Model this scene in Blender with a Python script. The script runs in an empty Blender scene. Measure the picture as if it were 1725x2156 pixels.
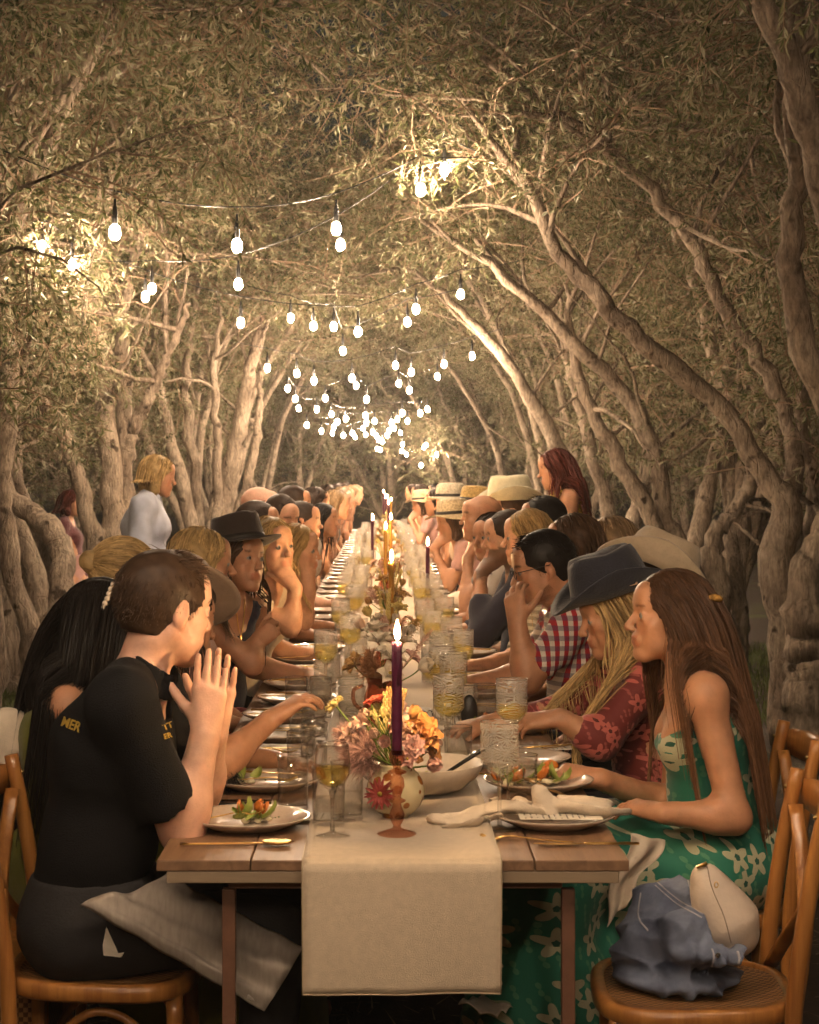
import bpy, math, random
import numpy as np
from mathutils import Vector, Matrix, noise as mnoise
random.seed(7); rng = np.random.default_rng(7)
S = bpy.context.scene; C = S.collection
# ---------------------------------------------------------------- camera, sky, exposure
CAMZ = 1.53; F = 3900.0; PX, PY = 808.0, 1005.0          # measured in a 1725 x 2156 view of the photograph
cd = bpy.data.cameras.new('camera'); cam = bpy.data.objects.new('camera', cd); C.objects.link(cam)
cam.location = (0, 0, CAMZ); cam.rotation_euler = (math.radians(90), 0, 0)
cd.sensor_fit = 'HORIZONTAL'; cd.sensor_width = 24.0; cd.lens = F/1725*24.0
cd.shift_x = (862.5-PX)/1725; cd.shift_y = -(1078-PY)/1725
cd.clip_start = .05; cd.clip_end = 400
cd.dof.use_dof = True; cd.dof.focus_distance = 5.6; cd.dof.aperture_fstop = 10
S.camera = cam
W = bpy.data.worlds.new('World'); S.world = W; W.use_nodes = True
nt = W.node_tree; bg = nt.nodes['Background']
sky = nt.nodes.new('ShaderNodeTexSky'); sky.sky_type = 'NISHITA'; sky.sun_disc = False
sky.sun_elevation = math.radians(1); sky.sun_rotation = math.radians(200)
nt.links.new(sky.outputs[0], bg.inputs[0]); bg.inputs[1].default_value = .022
S.view_settings.view_transform = 'Standard'; S.view_settings.look = 'None'
S.view_settings.exposure = 0.28; S.view_settings.gamma = 1.0; S.view_settings.use_curve_mapping = False
S.render.engine = 'CYCLES'
cy = S.cycles
cy.use_denoising = True; cy.use_adaptive_sampling = True; cy.adaptive_threshold = .12; cy.adaptive_min_samples = 12
try: cy.denoiser = 'OPENIMAGEDENOISE'
except Exception: pass
cy.max_bounces = 8; cy.diffuse_bounces = 2; cy.glossy_bounces = 2; cy.transmission_bounces = 8; cy.transparent_max_bounces = 24
cy.caustics_reflective = False; cy.caustics_refractive = False
cy.sample_clamp_indirect = 3.0; cy.sample_clamp_direct = 0
HAZE = .0013
BULB = 1150.0; BULBCOL = (1.0, .73, .49)
FLAME = 2200.0; FLAMECOL = (1.0, .60, .26)

NEARSTR = [(2.4, 2.95), (-1.6, 2.9)]
def at(x, y, Y): return np.array([(x-PX)*Y/F, Y, CAMZ-(y-PY)*Y/F])
TZ = .76; TX0, TX1, TY0, TY1 = -.458, .495, 3.72, 27.5

# ---------------------------------------------------------------- helpers
def tag(o, label=None, cat=None, group=None, kind=None):
    if label: o['label'] = label
    if cat: o['category'] = cat
    if group: o['group'] = group
    if kind: o['kind'] = kind
    return o
def mkmesh(name, V, Fs, smooth=True, col=None):
    """V (n,3), Fs: list of arrays of faces (each (m,k)) or python list of lists"""
    me = bpy.data.meshes.new(name)
    V = np.asarray(V, dtype=np.float32)
    if isinstance(Fs, np.ndarray): Fs = [Fs]
    if len(Fs) and not isinstance(Fs[0], np.ndarray):
        loops = np.concatenate([np.asarray(f, dtype=np.int32) for f in Fs]); sizes = np.array([len(f) for f in Fs], dtype=np.int32)
    else:
        Fs = [f for f in Fs if len(f)]
        loops = np.concatenate([f.reshape(-1) for f in Fs]).astype(np.int32)
        sizes = np.concatenate([np.full(len(f), f.shape[1], dtype=np.int32) for f in Fs])
    me.vertices.add(len(V)); me.vertices.foreach_set('co', V.reshape(-1))
    me.loops.add(len(loops)); me.loops.foreach_set('vertex_index', loops)
    st = np.concatenate([[0], np.cumsum(sizes)[:-1]]).astype(np.int32)
    me.polygons.add(len(sizes)); me.polygons.foreach_set('loop_start', st); me.polygons.foreach_set('loop_total', sizes)
    me.polygons.foreach_set('use_smooth', np.full(len(sizes), bool(smooth)))
    if col is not None:
        a = me.color_attributes.new('col', 'FLOAT_COLOR', 'POINT')
        cc = np.ones((len(V), 4), dtype=np.float32); cc[:, :3] = col
        a.data.foreach_set('color', cc.reshape(-1))
    me.update(calc_edges=True); me.validate()
    return me
def link(name, me, mat=None, parent=None, loc=None, rot=None):
    o = bpy.data.objects.new(name, me); C.objects.link(o)
    if mat is not None and me is not None and not len(me.materials): me.materials.append(mat)
    if parent is not None: o.parent = parent
    if loc is not None: o.location = loc
    if rot is not None: o.rotation_euler = rot
    return o
def empty(name, loc=(0, 0, 0), rz=0):
    o = bpy.data.objects.new(name, None); C.objects.link(o); o.location = loc; o.rotation_euler = (0, 0, rz); o.empty_display_size = .05
    return o
def copytree(o, parent=None):
    c = o.copy(); C.objects.link(c); c.parent = parent
    for ch in list(o.children): copytree(ch, c)
    return c
class MB:
    """mesh builder"""
    def __init__(s): s.v = []; s.f = []; s.n = 0
    def add(s, V, Fc):
        V = np.asarray(V, dtype=float).reshape(-1, 3)
        s.v.append(V); s.f += [[i+s.n for i in f] for f in Fc]; s.n += len(V); return s
    def box(s, lo, hi, bev=0.0):
        lo = np.array(lo, float); hi = np.array(hi, float)
        if bev <= 0:
            V = [[(lo, hi)[i >> 2 & 1][0], (lo, hi)[i >> 1 & 1][1], (lo, hi)[i & 1][2]] for i in range(8)]
            s.add(V, [[0, 1, 3, 2], [4, 6, 7, 5], [0, 4, 5, 1], [2, 3, 7, 6], [0, 2, 6, 4], [1, 5, 7, 3]])
        else:
            import bmesh
            bm = bmesh.new(); bmesh.ops.create_cube(bm, size=1)
            for v in bm.verts: v.co = Vector([(lo[i]+hi[i])/2+v.co[i]*(hi[i]-lo[i]) for i in range(3)])
            bmesh.ops.bevel(bm, geom=bm.edges[:], offset=bev, segments=2, affect='EDGES', profile=.5)
            bm.verts.index_update()
            s.add([v.co[:] for v in bm.verts], [[v.index for v in f.verts] for f in bm.faces]); bm.free()
        return s
    def tube(s, P, R, n=8, cap=True, flat=None, up=(0, 0, 1)):
        """tube along polyline; flat=(a,b) scales section along (side, normal)"""
        P = np.asarray(P, float); m = len(P); R = np.broadcast_to(np.asarray(R, float), (m,))
        T = np.gradient(P, axis=0); T /= np.linalg.norm(T, axis=1)[:, None]+1e-12
        u = np.array(up, float)
        if abs(T[0]@u) > .95: u = np.array([1., 0, 0])
        B = np.cross(T[0], u); B /= np.linalg.norm(B)
        rings = []
        a = np.arange(n)*2*math.pi/n
        fa, fb = flat if flat else (1, 1)
        for i in range(m):
            B = B-T[i]*(B@T[i]); B /= np.linalg.norm(B)+1e-12; N = np.cross(B, T[i])
            rings.append(P[i]+R[i]*(np.cos(a)[:, None]*B*fa+np.sin(a)[:, None]*N*fb))
        V = np.concatenate(rings)
        Fc = [[i*n+j, i*n+(j+1) % n, (i+1)*n+(j+1) % n, (i+1)*n+j] for i in range(m-1) for j in range(n)]
        if cap: Fc += [list(range(n))[::-1], [(m-1)*n+j for j in range(n)]]
        return s.add(V, Fc)
    def lathe(s, prof, n=24, c=(0, 0, 0), sx=1, sy=1):
        prof = [tuple(p) for p in prof]; V = []; idx = []
        a = np.arange(n)*2*math.pi/n
        for r, z in prof:
            if r < 1e-6: idx.append([len(V)]); V.append([c[0], c[1], c[2]+z])
            else:
                idx.append(list(range(len(V), len(V)+n)))
                V += [[c[0]+r*sx*math.cos(t), c[1]+r*sy*math.sin(t), c[2]+z] for t in a]
        Fc = []
        for i in range(len(prof)-1):
            A, B = idx[i], idx[i+1]
            if len(A) == 1 and len(B) == 1: continue
            for j in range(n):
                k = (j+1) % n
                if len(A) == 1: Fc.append([A[0], B[k], B[j]])
                elif len(B) == 1: Fc.append([A[j], A[k], B[0]])
                else: Fc.append([A[j], A[k], B[k], B[j]])
        return s.add(V, Fc)
    def sphere(s, c, r, n=12, m=8):
        r = np.broadcast_to(np.asarray(r, float), (3,))
        prof = [(math.sin(math.pi*i/m), -math.cos(math.pi*i/m)) for i in range(m+1)]
        k = len(s.v); s.lathe(prof, n); s.v[-1] = s.v[-1]*r+np.array(c, float); return s
    def xf(s, M):
        M = np.array(M); s.v = [v@M[:3, :3].T+M[:3, 3] for v in s.v]; return s
    def verts(s): return np.concatenate(s.v)
    def mesh(s, name, smooth=True): return mkmesh(name, s.verts(), s.f, smooth)
    def build(s, name, mat, parent=None, smooth=True, loc=None, rot=None):
        return link(name, s.mesh(name, smooth), mat, parent, loc, rot)
def spline(P, n):
    """Catmull-Rom resample"""
    P = np.asarray(P, float); m = len(P)
    Q = np.vstack([2*P[0]-P[1], P, 2*P[-1]-P[-2]])
    t = np.linspace(0, m-1, n); i = np.minimum(t.astype(int), m-2); u = (t-i)[:, None]
    a, b, c, d = Q[i], Q[i+1], Q[i+2], Q[i+3]
    return .5*((2*b)+(c-a)*u+(2*a-5*b+4*c-d)*u**2+(-a+3*b-3*c+d)*u**3)
def rotm(ax, ang):
    return np.array(Matrix.Rotation(ang, 3, Vector(ax)))
def unit(v):
    v = np.asarray(v, float); return v/(np.linalg.norm(v)+1e-12)

# ---------------------------------------------------------------- materials
MATS = {}
class NT:
    def __init__(s, m): s.t = m.node_tree; s.n = s.t.nodes; s.l = s.t.links
    def new(s, typ, **kw):
        n = s.n.new(typ)
        for k, v in kw.items():
            if k.startswith('i_'):
                key = k[2:]; key = int(key) if key.isdigit() else key.replace('_', ' ')
                n.inputs[key].default_value = v
            else: setattr(n, k, v)
        return n
    def ln(s, a, b): s.l.new(a, b)
def newmat(name):
    m = bpy.data.materials.new(name); m.use_nodes = True; MATS[name] = m
    return m, NT(m), m.node_tree.nodes['Principled BSDF']
def mat(name, col, rough=.5, var=0.15, scale=12, bump=0.0, bscale=60, metal=0, spec=.5, coat=0, sheen=0, sss=0, trans=0, col2=None, stretch=(1, 1, 1), attr=False, detail=4):
    """general procedural material: base colour broken up by noise, fine bump"""
    if name in MATS: return MATS[name]
    m, N, b = newmat(name)
    tc = N.new('ShaderNodeTexCoord'); mp = N.new('ShaderNodeMapping'); mp.inputs['Scale'].default_value = stretch
    N.ln(tc.outputs['Object'], mp.inputs[0])
    nz = N.new('ShaderNodeTexNoise', i_Scale=scale, i_Detail=detail, i_Roughness=.6); N.ln(mp.outputs[0], nz.inputs[0])
    c2 = col2 if col2 else tuple(max(0, c*(1-var*2)) for c in col)
    c1 = col if col2 else tuple(min(1, c*(1+var)) for c in col)
    mx = N.new('ShaderNodeMix', data_type='RGBA'); mx.inputs[6].default_value = (*c2, 1); mx.inputs[7].default_value = (*c1, 1)
    rp = N.new('ShaderNodeMapRange', i_1=.3, i_2=.7); N.ln(nz.outputs[0], rp.inputs[0]); N.ln(rp.outputs[0], mx.inputs[0])
    out = mx.outputs[2]
    if attr:
        at_ = N.new('ShaderNodeAttribute', attribute_name='col'); m2 = N.new('ShaderNodeMix', data_type='RGBA', blend_type='MULTIPLY'); m2.inputs[0].default_value = 1
        N.ln(out, m2.inputs[6]); N.ln(at_.outputs[0], m2.inputs[7]); out = m2.outputs[2]
    N.ln(out, b.inputs['Base Color'])
    b.inputs['Roughness'].default_value = rough; b.inputs['Metallic'].default_value = metal; b.inputs['Specular IOR Level'].default_value = spec
    b.inputs['Coat Weight'].default_value = coat; b.inputs['Sheen Weight'].default_value = sheen
    if sss: b.inputs['Subsurface Weight'].default_value = sss; b.inputs['Subsurface Radius'].default_value = (.012, .004, .002); b.inputs['Subsurface Scale'].default_value = .6
    if bump:
        n2 = N.new('ShaderNodeTexNoise', i_Scale=bscale, i_Detail=3); N.ln(mp.outputs[0], n2.inputs[0])
        bp = N.new('ShaderNodeBump', i_Strength=bump, i_Distance=.01); N.ln(n2.outputs[0], bp.inputs['Height']); N.ln(bp.outputs[0], b.inputs['Normal'])
    return m
def leafmat(name, c1, c2, back):
    """leaf: colour varies from leaf to leaf, paler underside, a little light through it"""
    m, N, b = newmat(name)
    geo = N.new('ShaderNodeNewGeometry')
    at_ = N.new('ShaderNodeAttribute', attribute_name='col')
    mx = N.new('ShaderNodeMix', data_type='RGBA'); mx.inputs[6].default_value = (*c1, 1); mx.inputs[7].default_value = (*c2, 1)
    N.ln(at_.outputs['Fac'], mx.inputs[0])
    m2 = N.new('ShaderNodeMix', data_type='RGBA'); N.ln(geo.outputs['Backfacing'], m2.inputs[0]); N.ln(mx.outputs[2], m2.inputs[6]); m2.inputs[7].default_value = (*back, 1)
    N.n.remove(b); df = N.new('ShaderNodeBsdfDiffuse'); N.ln(m2.outputs[2], df.inputs[0])
    tr = N.new('ShaderNodeBsdfTranslucent'); N.ln(m2.outputs[2], tr.inputs[0]); gl = N.new('ShaderNodeBsdfGlossy'); gl.inputs['Roughness'].default_value = .35; gl.inputs[0].default_value = (.9, .9, .8, 1)
    ms = N.new('ShaderNodeMixShader'); ms.inputs[0].default_value = .25; mg = N.new('ShaderNodeMixShader'); mg.inputs[0].default_value = .05
    out = N.n['Material Output']; N.ln(df.outputs[0], ms.inputs[1]); N.ln(tr.outputs[0], ms.inputs[2]); N.ln(ms.outputs[0], mg.inputs[1]); N.ln(gl.outputs[0], mg.inputs[2]); N.ln(mg.outputs[0], out.inputs[0])
    return m
def glassmat(name, tint=(1, 1, 1), rough=.0, bump=0, bscale=40, refr=0.0, refl=.85, engrave=0.0, base=0.0):
    """thin glass: clear transmission with Fresnel reflection"""
    m, N, b = newmat(name); N.n.remove(b)
    fr = N.new('ShaderNodeFresnel'); gi = N.new('ShaderNodeNewGeometry'); mr = N.new('ShaderNodeMapRange', i_3=1.5, i_4=1/1.5); N.ln(gi.outputs['Backfacing'], mr.inputs[0]); N.ln(mr.outputs[0], fr.inputs[0])
    tr = N.new('ShaderNodeBsdfTransparent'); tr.inputs[0].default_value = (*tint, 1)
    gl = N.new('ShaderNodeBsdfGlossy'); gl.inputs['Roughness'].default_value = rough+.008
    ms = N.new('ShaderNodeMixShader'); out = N.n['Material Output']
    mu = N.new('ShaderNodeMath', operation='MULTIPLY_ADD', i_1=refl, i_2=base); N.ln(fr.outputs[0], mu.inputs[0])
    N.ln(mu.outputs[0], ms.inputs[0]); N.ln(tr.outputs[0], ms.inputs[1]); N.ln(gl.outputs[0], ms.inputs[2]); last = ms
    if refr:
        gb = N.new('ShaderNodeBsdfGlass', i_IOR=1.48, i_Roughness=rough*.4); gb.inputs[0].default_value = (*tint, 1); m3 = N.new('ShaderNodeMixShader'); m3.inputs[0].default_value = refr; N.ln(ms.outputs[0], m3.inputs[1]); N.ln(gb.outputs[0], m3.inputs[2]); last = m3
    N.ln(last.outputs[0], out.inputs[0])
    if engrave:
        tc = N.new('ShaderNodeTexCoord'); vv = N.new('ShaderNodeTexVoronoi', i_Scale=38); N.ln(tc.outputs['Object'], vv.inputs[0]); sb = N.new('ShaderNodeVectorMath', operation='SUBTRACT'); N.ln(tc.outputs['Object'], sb.inputs[0]); N.ln(vv.outputs['Position'], sb.inputs[1]); s2 = N.new('ShaderNodeSeparateXYZ'); N.ln(sb.outputs[0], s2.inputs[0])
        sm = N.new('ShaderNodeMath', operation='ADD'); N.ln(s2.outputs[0], sm.inputs[0]); N.ln(s2.outputs[1], sm.inputs[1]); an = N.new('ShaderNodeMath', operation='ARCTAN2'); N.ln(sm.outputs[0], an.inputs[0]); N.ln(s2.outputs[2], an.inputs[1]); mk = N.new('ShaderNodeMath', operation='MULTIPLY', i_1=14.0); N.ln(an.outputs[0], mk.inputs[0]); co = N.new('ShaderNodeMath', operation='COSINE'); N.ln(mk.outputs[0], co.inputs[0])
        er = N.new('ShaderNodeMapRange', i_1=.55, i_2=.95, i_3=0, i_4=engrave); N.ln(co.outputs[0], er.inputs[0]); dfu = N.new('ShaderNodeBsdfTranslucent'); dfu.inputs[0].default_value = (.9, .88, .84, 1); dg = N.new('ShaderNodeBsdfDiffuse'); dg.inputs[0].default_value = (.8, .78, .74, 1); dm = N.new('ShaderNodeMixShader'); N.ln(dfu.outputs[0], dm.inputs[1]); N.ln(dg.outputs[0], dm.inputs[2])
        m5 = N.new('ShaderNodeMixShader'); N.ln(er.outputs[0], m5.inputs[0]); N.ln(last.outputs[0], m5.inputs[1]); N.ln(dm.outputs[0], m5.inputs[2]); N.ln(m5.outputs[0], out.inputs[0])
    if bump:
        tc = N.new('ShaderNodeTexCoord'); wv = N.new('ShaderNodeTexVoronoi', i_Scale=bscale); N.ln(tc.outputs['Object'], wv.inputs[0])
        bp = N.new('ShaderNodeBump', i_Strength=bump, i_Distance=.004); N.ln(wv.outputs[0], bp.inputs['Height']); N.ln(bp.outputs[0], gl.inputs['Normal']); N.ln(bp.outputs[0], fr.inputs['Normal'])
        if refr: N.ln(bp.outputs[0], gb.inputs['Normal'])
    return m
def emitmat(name, col, st):
    m, N, b = newmat(name); N.n.remove(b)
    e = N.new('ShaderNodeEmission'); e.inputs[0].default_value = (*col, 1); e.inputs[1].default_value = st
    N.ln(e.outputs[0], N.n['Material Output'].inputs[0]); return m

# ---------------------------------------------------------------- signed distance modelling (bodies, cloth)
def cap(a, b, r1, r2=None, side=None, ws=1.0, k=.02, cut=None, front=None, wf=1.0):
    return dict(t='c', a=np.array(a, float), b=np.array(b, float), r1=r1, r2=r1 if r2 is None else r2, side=None if side is None else unit(side), ws=ws, k=k, cut=cut, front=None if front is None else unit(front), wf=wf)
def ell(c, r, R=None, k=.02, sub=False, cut=None):
    return dict(t='e', c=np.array(c, float), r=np.broadcast_to(np.array(r, float), (3,)).copy(), R=np.eye(3) if R is None else np.array(R, float), k=k, sub=sub, cut=cut)
def pbox(p):
    if p['t'] == 'c':
        m = max(p['r1'], p['r2'])*max(p['ws'], p['wf'], 1); return np.minimum(p['a'], p['b'])-m, np.maximum(p['a'], p['b'])+m
    m = p['r'].max(); return p['c']-m, p['c']+m
def peval(p, X, Y, Z):
    if p['t'] == 'c':
        a, ab = p['a'], p['b']-p['a']; L = ab@ab+1e-12
        x, y, z = X-a[0], Y-a[1], Z-a[2]
        t = np.clip((x*ab[0]+y*ab[1]+z*ab[2])/L, 0, 1)
        r = p['r1']+(p['r2']-p['r1'])*t
        vx, vy, vz = x-t*ab[0], y-t*ab[1], z-t*ab[2]
        d2 = vx*vx+vy*vy+vz*vz; ms = 1.0
        for ax, w in ((p['side'], p['ws']), (p['front'], p['wf'])):
            if ax is not None and w != 1:
                s_ = vx*ax[0]+vy*ax[1]+vz*ax[2]; d2 = d2+s_*s_*(1/(w*w)-1); ms = min(ms, w)
        d = (np.sqrt(np.maximum(d2, 0))-r)*ms
    else:
        c, r, R = p['c'], p['r'], p['R']
        x, y, z = X-c[0], Y-c[1], Z-c[2]
        u = x*R[0, 0]+y*R[1, 0]+z*R[2, 0]; v = x*R[0, 1]+y*R[1, 1]+z*R[2, 1]; w = x*R[0, 2]+y*R[1, 2]+z*R[2, 2]
        k0 = np.sqrt((u/r[0])**2+(v/r[1])**2+(w/r[2])**2); k1 = np.sqrt((u/r[0]**2)**2+(v/r[1]**2)**2+(w/r[2]**2)**2)+1e-9
        d = k0*(k0-1)/k1
    if p['cut'] is not None:
        for q, n in p['cut']: d = np.maximum(d, (X-q[0])*n[0]+(Y-q[1])*n[1]+(Z-q[2])*n[2])
    return d
def sdf_grid(prims, lo, hi, h, infl=0.0):
    lo = np.array(lo, float); n = np.maximum(((np.array(hi)-lo)/h).astype(int)+2, 4)
    ax = [(lo[i]+h*np.arange(n[i])).astype(np.float32) for i in range(3)]
    D = np.full(tuple(n), .2, dtype=np.float32)
    for p in prims:
        a, b = pbox(p); m = infl+p['k']+2*h+.015
        s0 = np.clip(((a-m-lo)/h).astype(int), 0, n); s1 = np.clip(((b+m-lo)/h).astype(int)+2, 0, n)
        if (s1 <= s0).any(): continue
        sl = tuple(slice(s0[i], s1[i]) for i in range(3))
        X = ax[0][sl[0]][:, None, None]; Y = ax[1][sl[1]][None, :, None]; Z = ax[2][sl[2]][None, None, :]
        d = (peval(p, X, Y, Z)-(infl if not p.get('sub') else -infl)).astype(np.float32); k = p['k']; A = D[sl]
        if p.get('sub'):
            d = -d; hh = np.maximum(k-np.abs(A-d), 0)/k; D[sl] = np.maximum(A, d)+hh*hh*k*.25
        else:
            hh = np.maximum(k-np.abs(A-d), 0)/k; D[sl] = np.minimum(A, d)-hh*hh*k*.25
    return D, ax
def surfnet(D, ax):
    """naive surface nets -> verts, quads"""
    ins = D < 0
    n = D.shape
    c = np.zeros((n[0]-1, n[1]-1, n[2]-1), dtype=np.int8)
    for dx in (0, 1):
        for dy in (0, 1):
            for dz in (0, 1):
                c += ins[dx:n[0]-1+dx, dy:n[1]-1+dy, dz:n[2]-1+dz]
    act = (c > 0) & (c < 8)
    I = np.argwhere(act)
    if not len(I): return np.zeros((0, 3)), np.zeros((0, 4), int)
    idx = -np.ones(act.shape, dtype=np.int64); idx[act] = np.arange(len(I))
    acc = np.zeros((len(I), 3)); cnt = np.zeros(len(I))
    corners = [(x, y, z) for x in (0, 1) for y in (0, 1) for z in (0, 1)]
    for a in corners:
        for k in range(3):
            if a[k]: continue
            b = list(a); b[k] = 1
            da = D[I[:, 0]+a[0], I[:, 1]+a[1], I[:, 2]+a[2]]; db = D[I[:, 0]+b[0], I[:, 1]+b[1], I[:, 2]+b[2]]
            m = (da < 0) != (db < 0)
            t = np.where(m, da/np.where(m, da-db, 1), 0)
            p = np.array(a, float)[None].repeat(len(I), 0); p[:, k] = t
            acc += p*m[:, None]; cnt += m
    h = ax[0][1]-ax[0][0]
    V = np.array([ax[0][0], ax[1][0], ax[2][0]])+h*(I+acc/cnt[:, None])
    Q = []
    for k in range(3):
        o1, o2 = [(1, 2), (2, 0), (0, 1)][k]
        sa = [slice(0, n[i]) for i in range(3)]; sb = list(sa); sa[k] = slice(0, n[k]-1); sb[k] = slice(1, n[k])
        A = ins[tuple(sa)]; B = ins[tuple(sb)]
        E = np.argwhere(A != B)
        ok = (E[:, o1] > 0) & (E[:, o1] < n[o1]-1) & (E[:, o2] > 0) & (E[:, o2] < n[o2]-1)
        E = E[ok]
        if not len(E): continue
        fl = A[E[:, 0], E[:, 1], E[:, 2]]
        q = []
        for u, v in ((1, 1), (0, 1), (0, 0), (1, 0)):
            e = E.copy(); e[:, o1] -= u; e[:, o2] -= v; q.append(idx[e[:, 0], e[:, 1], e[:, 2]])
        q = np.stack(q, 1); q[~fl] = q[~fl][:, ::-1]; Q.append(q)
    return V, np.concatenate(Q) if Q else np.zeros((0, 4), int)
def bounds(prims, m=.03):
    B = [pbox(p) for p in prims if not p.get('sub')]
    return np.min([b[0] for b in B], 0)-m, np.max([b[1] for b in B], 0)+m
# ---------------------------------------------------------------- ground
def ground():
    xs = np.concatenate([-np.geomspace(60, 6, 14), np.linspace(-5.5, 5.5, 90), np.geomspace(6, 60, 14)])
    ys = np.concatenate([np.linspace(-12, 1.5, 8), np.linspace(2, 16, 110), np.linspace(16.5, 45, 40), np.geomspace(50, 160, 12)])
    X, Y = np.meshgrid(xs, ys, indexing='ij')
    Z = .012*np.sin(X*2.1+.6*Y)+.010*np.sin(Y*3.3-1.7*X)+.006*np.sin(7*X+5*Y)-.02
    Z += np.clip((np.abs(X)-3)/30, 0, 1)*.6
    V = np.stack([X, Y, Z], -1).reshape(-1, 3); n, m = X.shape
    i = np.arange(n-1)[:, None]*m+np.arange(m-1)[None]
    Q = np.stack([i, i+m, i+m+1, i+1], -1).reshape(-1, 4)
    M, N, b = newmat('orchard_soil')
    tc = N.new('ShaderNodeTexCoord')
    n1 = N.new('ShaderNodeTexNoise', i_Scale=.55, i_Detail=5, i_Roughness=.6); n2 = N.new('ShaderNodeTexNoise', i_Scale=26, i_Detail=6, i_Roughness=.75)
    N.ln(tc.outputs['Object'], n1.inputs[0]); N.ln(tc.outputs['Object'], n2.inputs[0])
    a = N.new('ShaderNodeMix', data_type='RGBA'); a.inputs[6].default_value = (.016, .010, .006, 1); a.inputs[7].default_value = (.085, .055, .032, 1); N.ln(n2.outputs[0], a.inputs[0])
    g = N.new('ShaderNodeMix', data_type='RGBA'); g.inputs[7].default_value = (.075, .085, .016, 1); N.ln(a.outputs[2], g.inputs[6])
    r = N.new('ShaderNodeMapRange', i_1=.52, i_2=.66); N.ln(n1.outputs[0], r.inputs[0]); N.ln(r.outputs[0], g.inputs[0])
    N.ln(g.outputs[2], b.inputs['Base Color']); b.inputs['Roughness'].default_value = .95
    bp = N.new('ShaderNodeBump', i_Strength=.8, i_Distance=.03); N.ln(n2.outputs[0], bp.inputs['Height']); N.ln(bp.outputs[0], b.inputs['Normal'])
    o = link('ground', mkmesh('ground', V, Q), M); tag(o, 'dark dry orchard ground with green grass patches', 'ground', kind='structure')
    # dry straw and grass blades on the ground
    def blades(n, xr, yr, hgt, col, name, label, flat):
        x = rng.uniform(*xr, n); y = rng.uniform(*yr, n); ln_ = rng.uniform(*hgt, n); az = rng.uniform(0, 6.283, n); el = rng.uniform(*flat, n)
        d = np.stack([np.cos(az)*np.cos(el), np.sin(az)*np.cos(el), np.sin(el)], 1)
        p = np.stack([x, y, np.full(n, 0.0)], 1); p[:, 2] = .012*np.sin(x*2.1+.6*y)+.010*np.sin(y*3.3-1.7*x)+.006*np.sin(7*x+5*y)-.018+np.clip((np.abs(x)-3)/30, 0, 1)*.6
        s = np.stack([-np.sin(az), np.cos(az), 0*az], 1)*.0028
        V = np.stack([p-s, p+s, p+d*ln_[:, None]], 1).reshape(-1, 3); Fc = np.arange(3*n).reshape(-1, 3)
        c = np.repeat(rng.uniform(.5, 1.2, n), 3)[:, None]*np.ones(3)
        o = link(name, mkmesh(name, V, Fc, False, c), mat(name+'_blade', col, .8, attr=True)); tag(o, label, name.split('_')[-1], kind='stuff')
    blades(26000, (-4.5, 4.5), (3, 15), (.03, .10), (.30, .21, .12), 'dry_straw', 'loose dry straw scattered over the dark ground', (0, .35))
    k = 20000
    blades(k, (-4.2, -1.9), (11, 15.5), (.04, .09), (.09, .12, .02), 'green_grass', 'patch of short green grass left of the table', (.6, 1.5))
    blades(k, (2.0, 4.6), (11.5, 17), (.04, .09), (.09, .12, .02), 'green_grass', 'patch of short green grass right of the table', (.6, 1.5))
ground()

# ---------------------------------------------------------------- trees
def barkmat():
    m, N, b = newmat('olive_bark'); tc = N.new('ShaderNodeTexCoord'); mp = N.new('ShaderNodeMapping'); mp.inputs['Scale'].default_value = (1, 1, .3); N.ln(tc.outputs['Object'], mp.inputs[0])
    n1 = N.new('ShaderNodeTexNoise', i_Scale=3.2, i_Detail=4, i_Distortion=.6); n2 = N.new('ShaderNodeTexNoise', i_Scale=38, i_Detail=6, i_Roughness=.7); v = N.new('ShaderNodeTexVoronoi', i_Scale=16, feature='DISTANCE_TO_EDGE'); n3 = N.new('ShaderNodeTexNoise', i_Scale=9, i_Detail=2)
    for q in (n1, n3): N.ln(tc.outputs['Object'], q.inputs[0])
    for q in (n2, v): N.ln(mp.outputs[0], q.inputs[0])
    a = N.new('ShaderNodeMix', data_type='RGBA'); a.inputs[6].default_value = (.25, .19, .14, 1); a.inputs[7].default_value = (.46, .37, .28, 1); r = N.new('ShaderNodeMapRange', i_1=.35, i_2=.65); N.ln(n1.outputs[0], r.inputs[0]); N.ln(r.outputs[0], a.inputs[0])
    c = N.new('ShaderNodeMix', data_type='RGBA', blend_type='MULTIPLY'); c.inputs[0].default_value = .95; N.ln(a.outputs[2], c.inputs[6]); cr = N.new('ShaderNodeMapRange', i_1=.3, i_2=.7, i_3=.28, i_4=1.25); N.ln(n2.outputs[0], cr.inputs[0]); N.ln(cr.outputs[0], c.inputs[7])
    d = N.new('ShaderNodeMix', data_type='RGBA'); d.inputs[7].default_value = (.06, .042, .028, 1); dr = N.new('ShaderNodeMapRange', i_1=.64, i_2=.72); N.ln(n3.outputs[0], dr.inputs[0]); N.ln(dr.outputs[0], d.inputs[0]); N.ln(c.outputs[2], d.inputs[6]); N.ln(d.outputs[2], b.inputs['Base Color'])
    b.inputs['Roughness'].default_value = .9; b.inputs['Specular IOR Level'].default_value = .2
    h = N.new('ShaderNodeMath', operation='ADD'); N.ln(n2.outputs[0], h.inputs[0]); vm = N.new('ShaderNodeMapRange', i_1=0, i_2=.05, i_3=0, i_4=.18); N.ln(v.outputs[0], vm.inputs[0]); N.ln(vm.outputs[0], h.inputs[1])
    bp = N.new('ShaderNodeBump', i_Strength=1.0, i_Distance=.028); N.ln(h.outputs[0], bp.inputs['Height']); N.ln(bp.outputs[0], b.inputs['Normal']); return m
BARK = barkmat()
TWIG = mat('olive_twig', (.33, .22, .145), .8, col2=(.20, .125, .08), scale=9)
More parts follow.
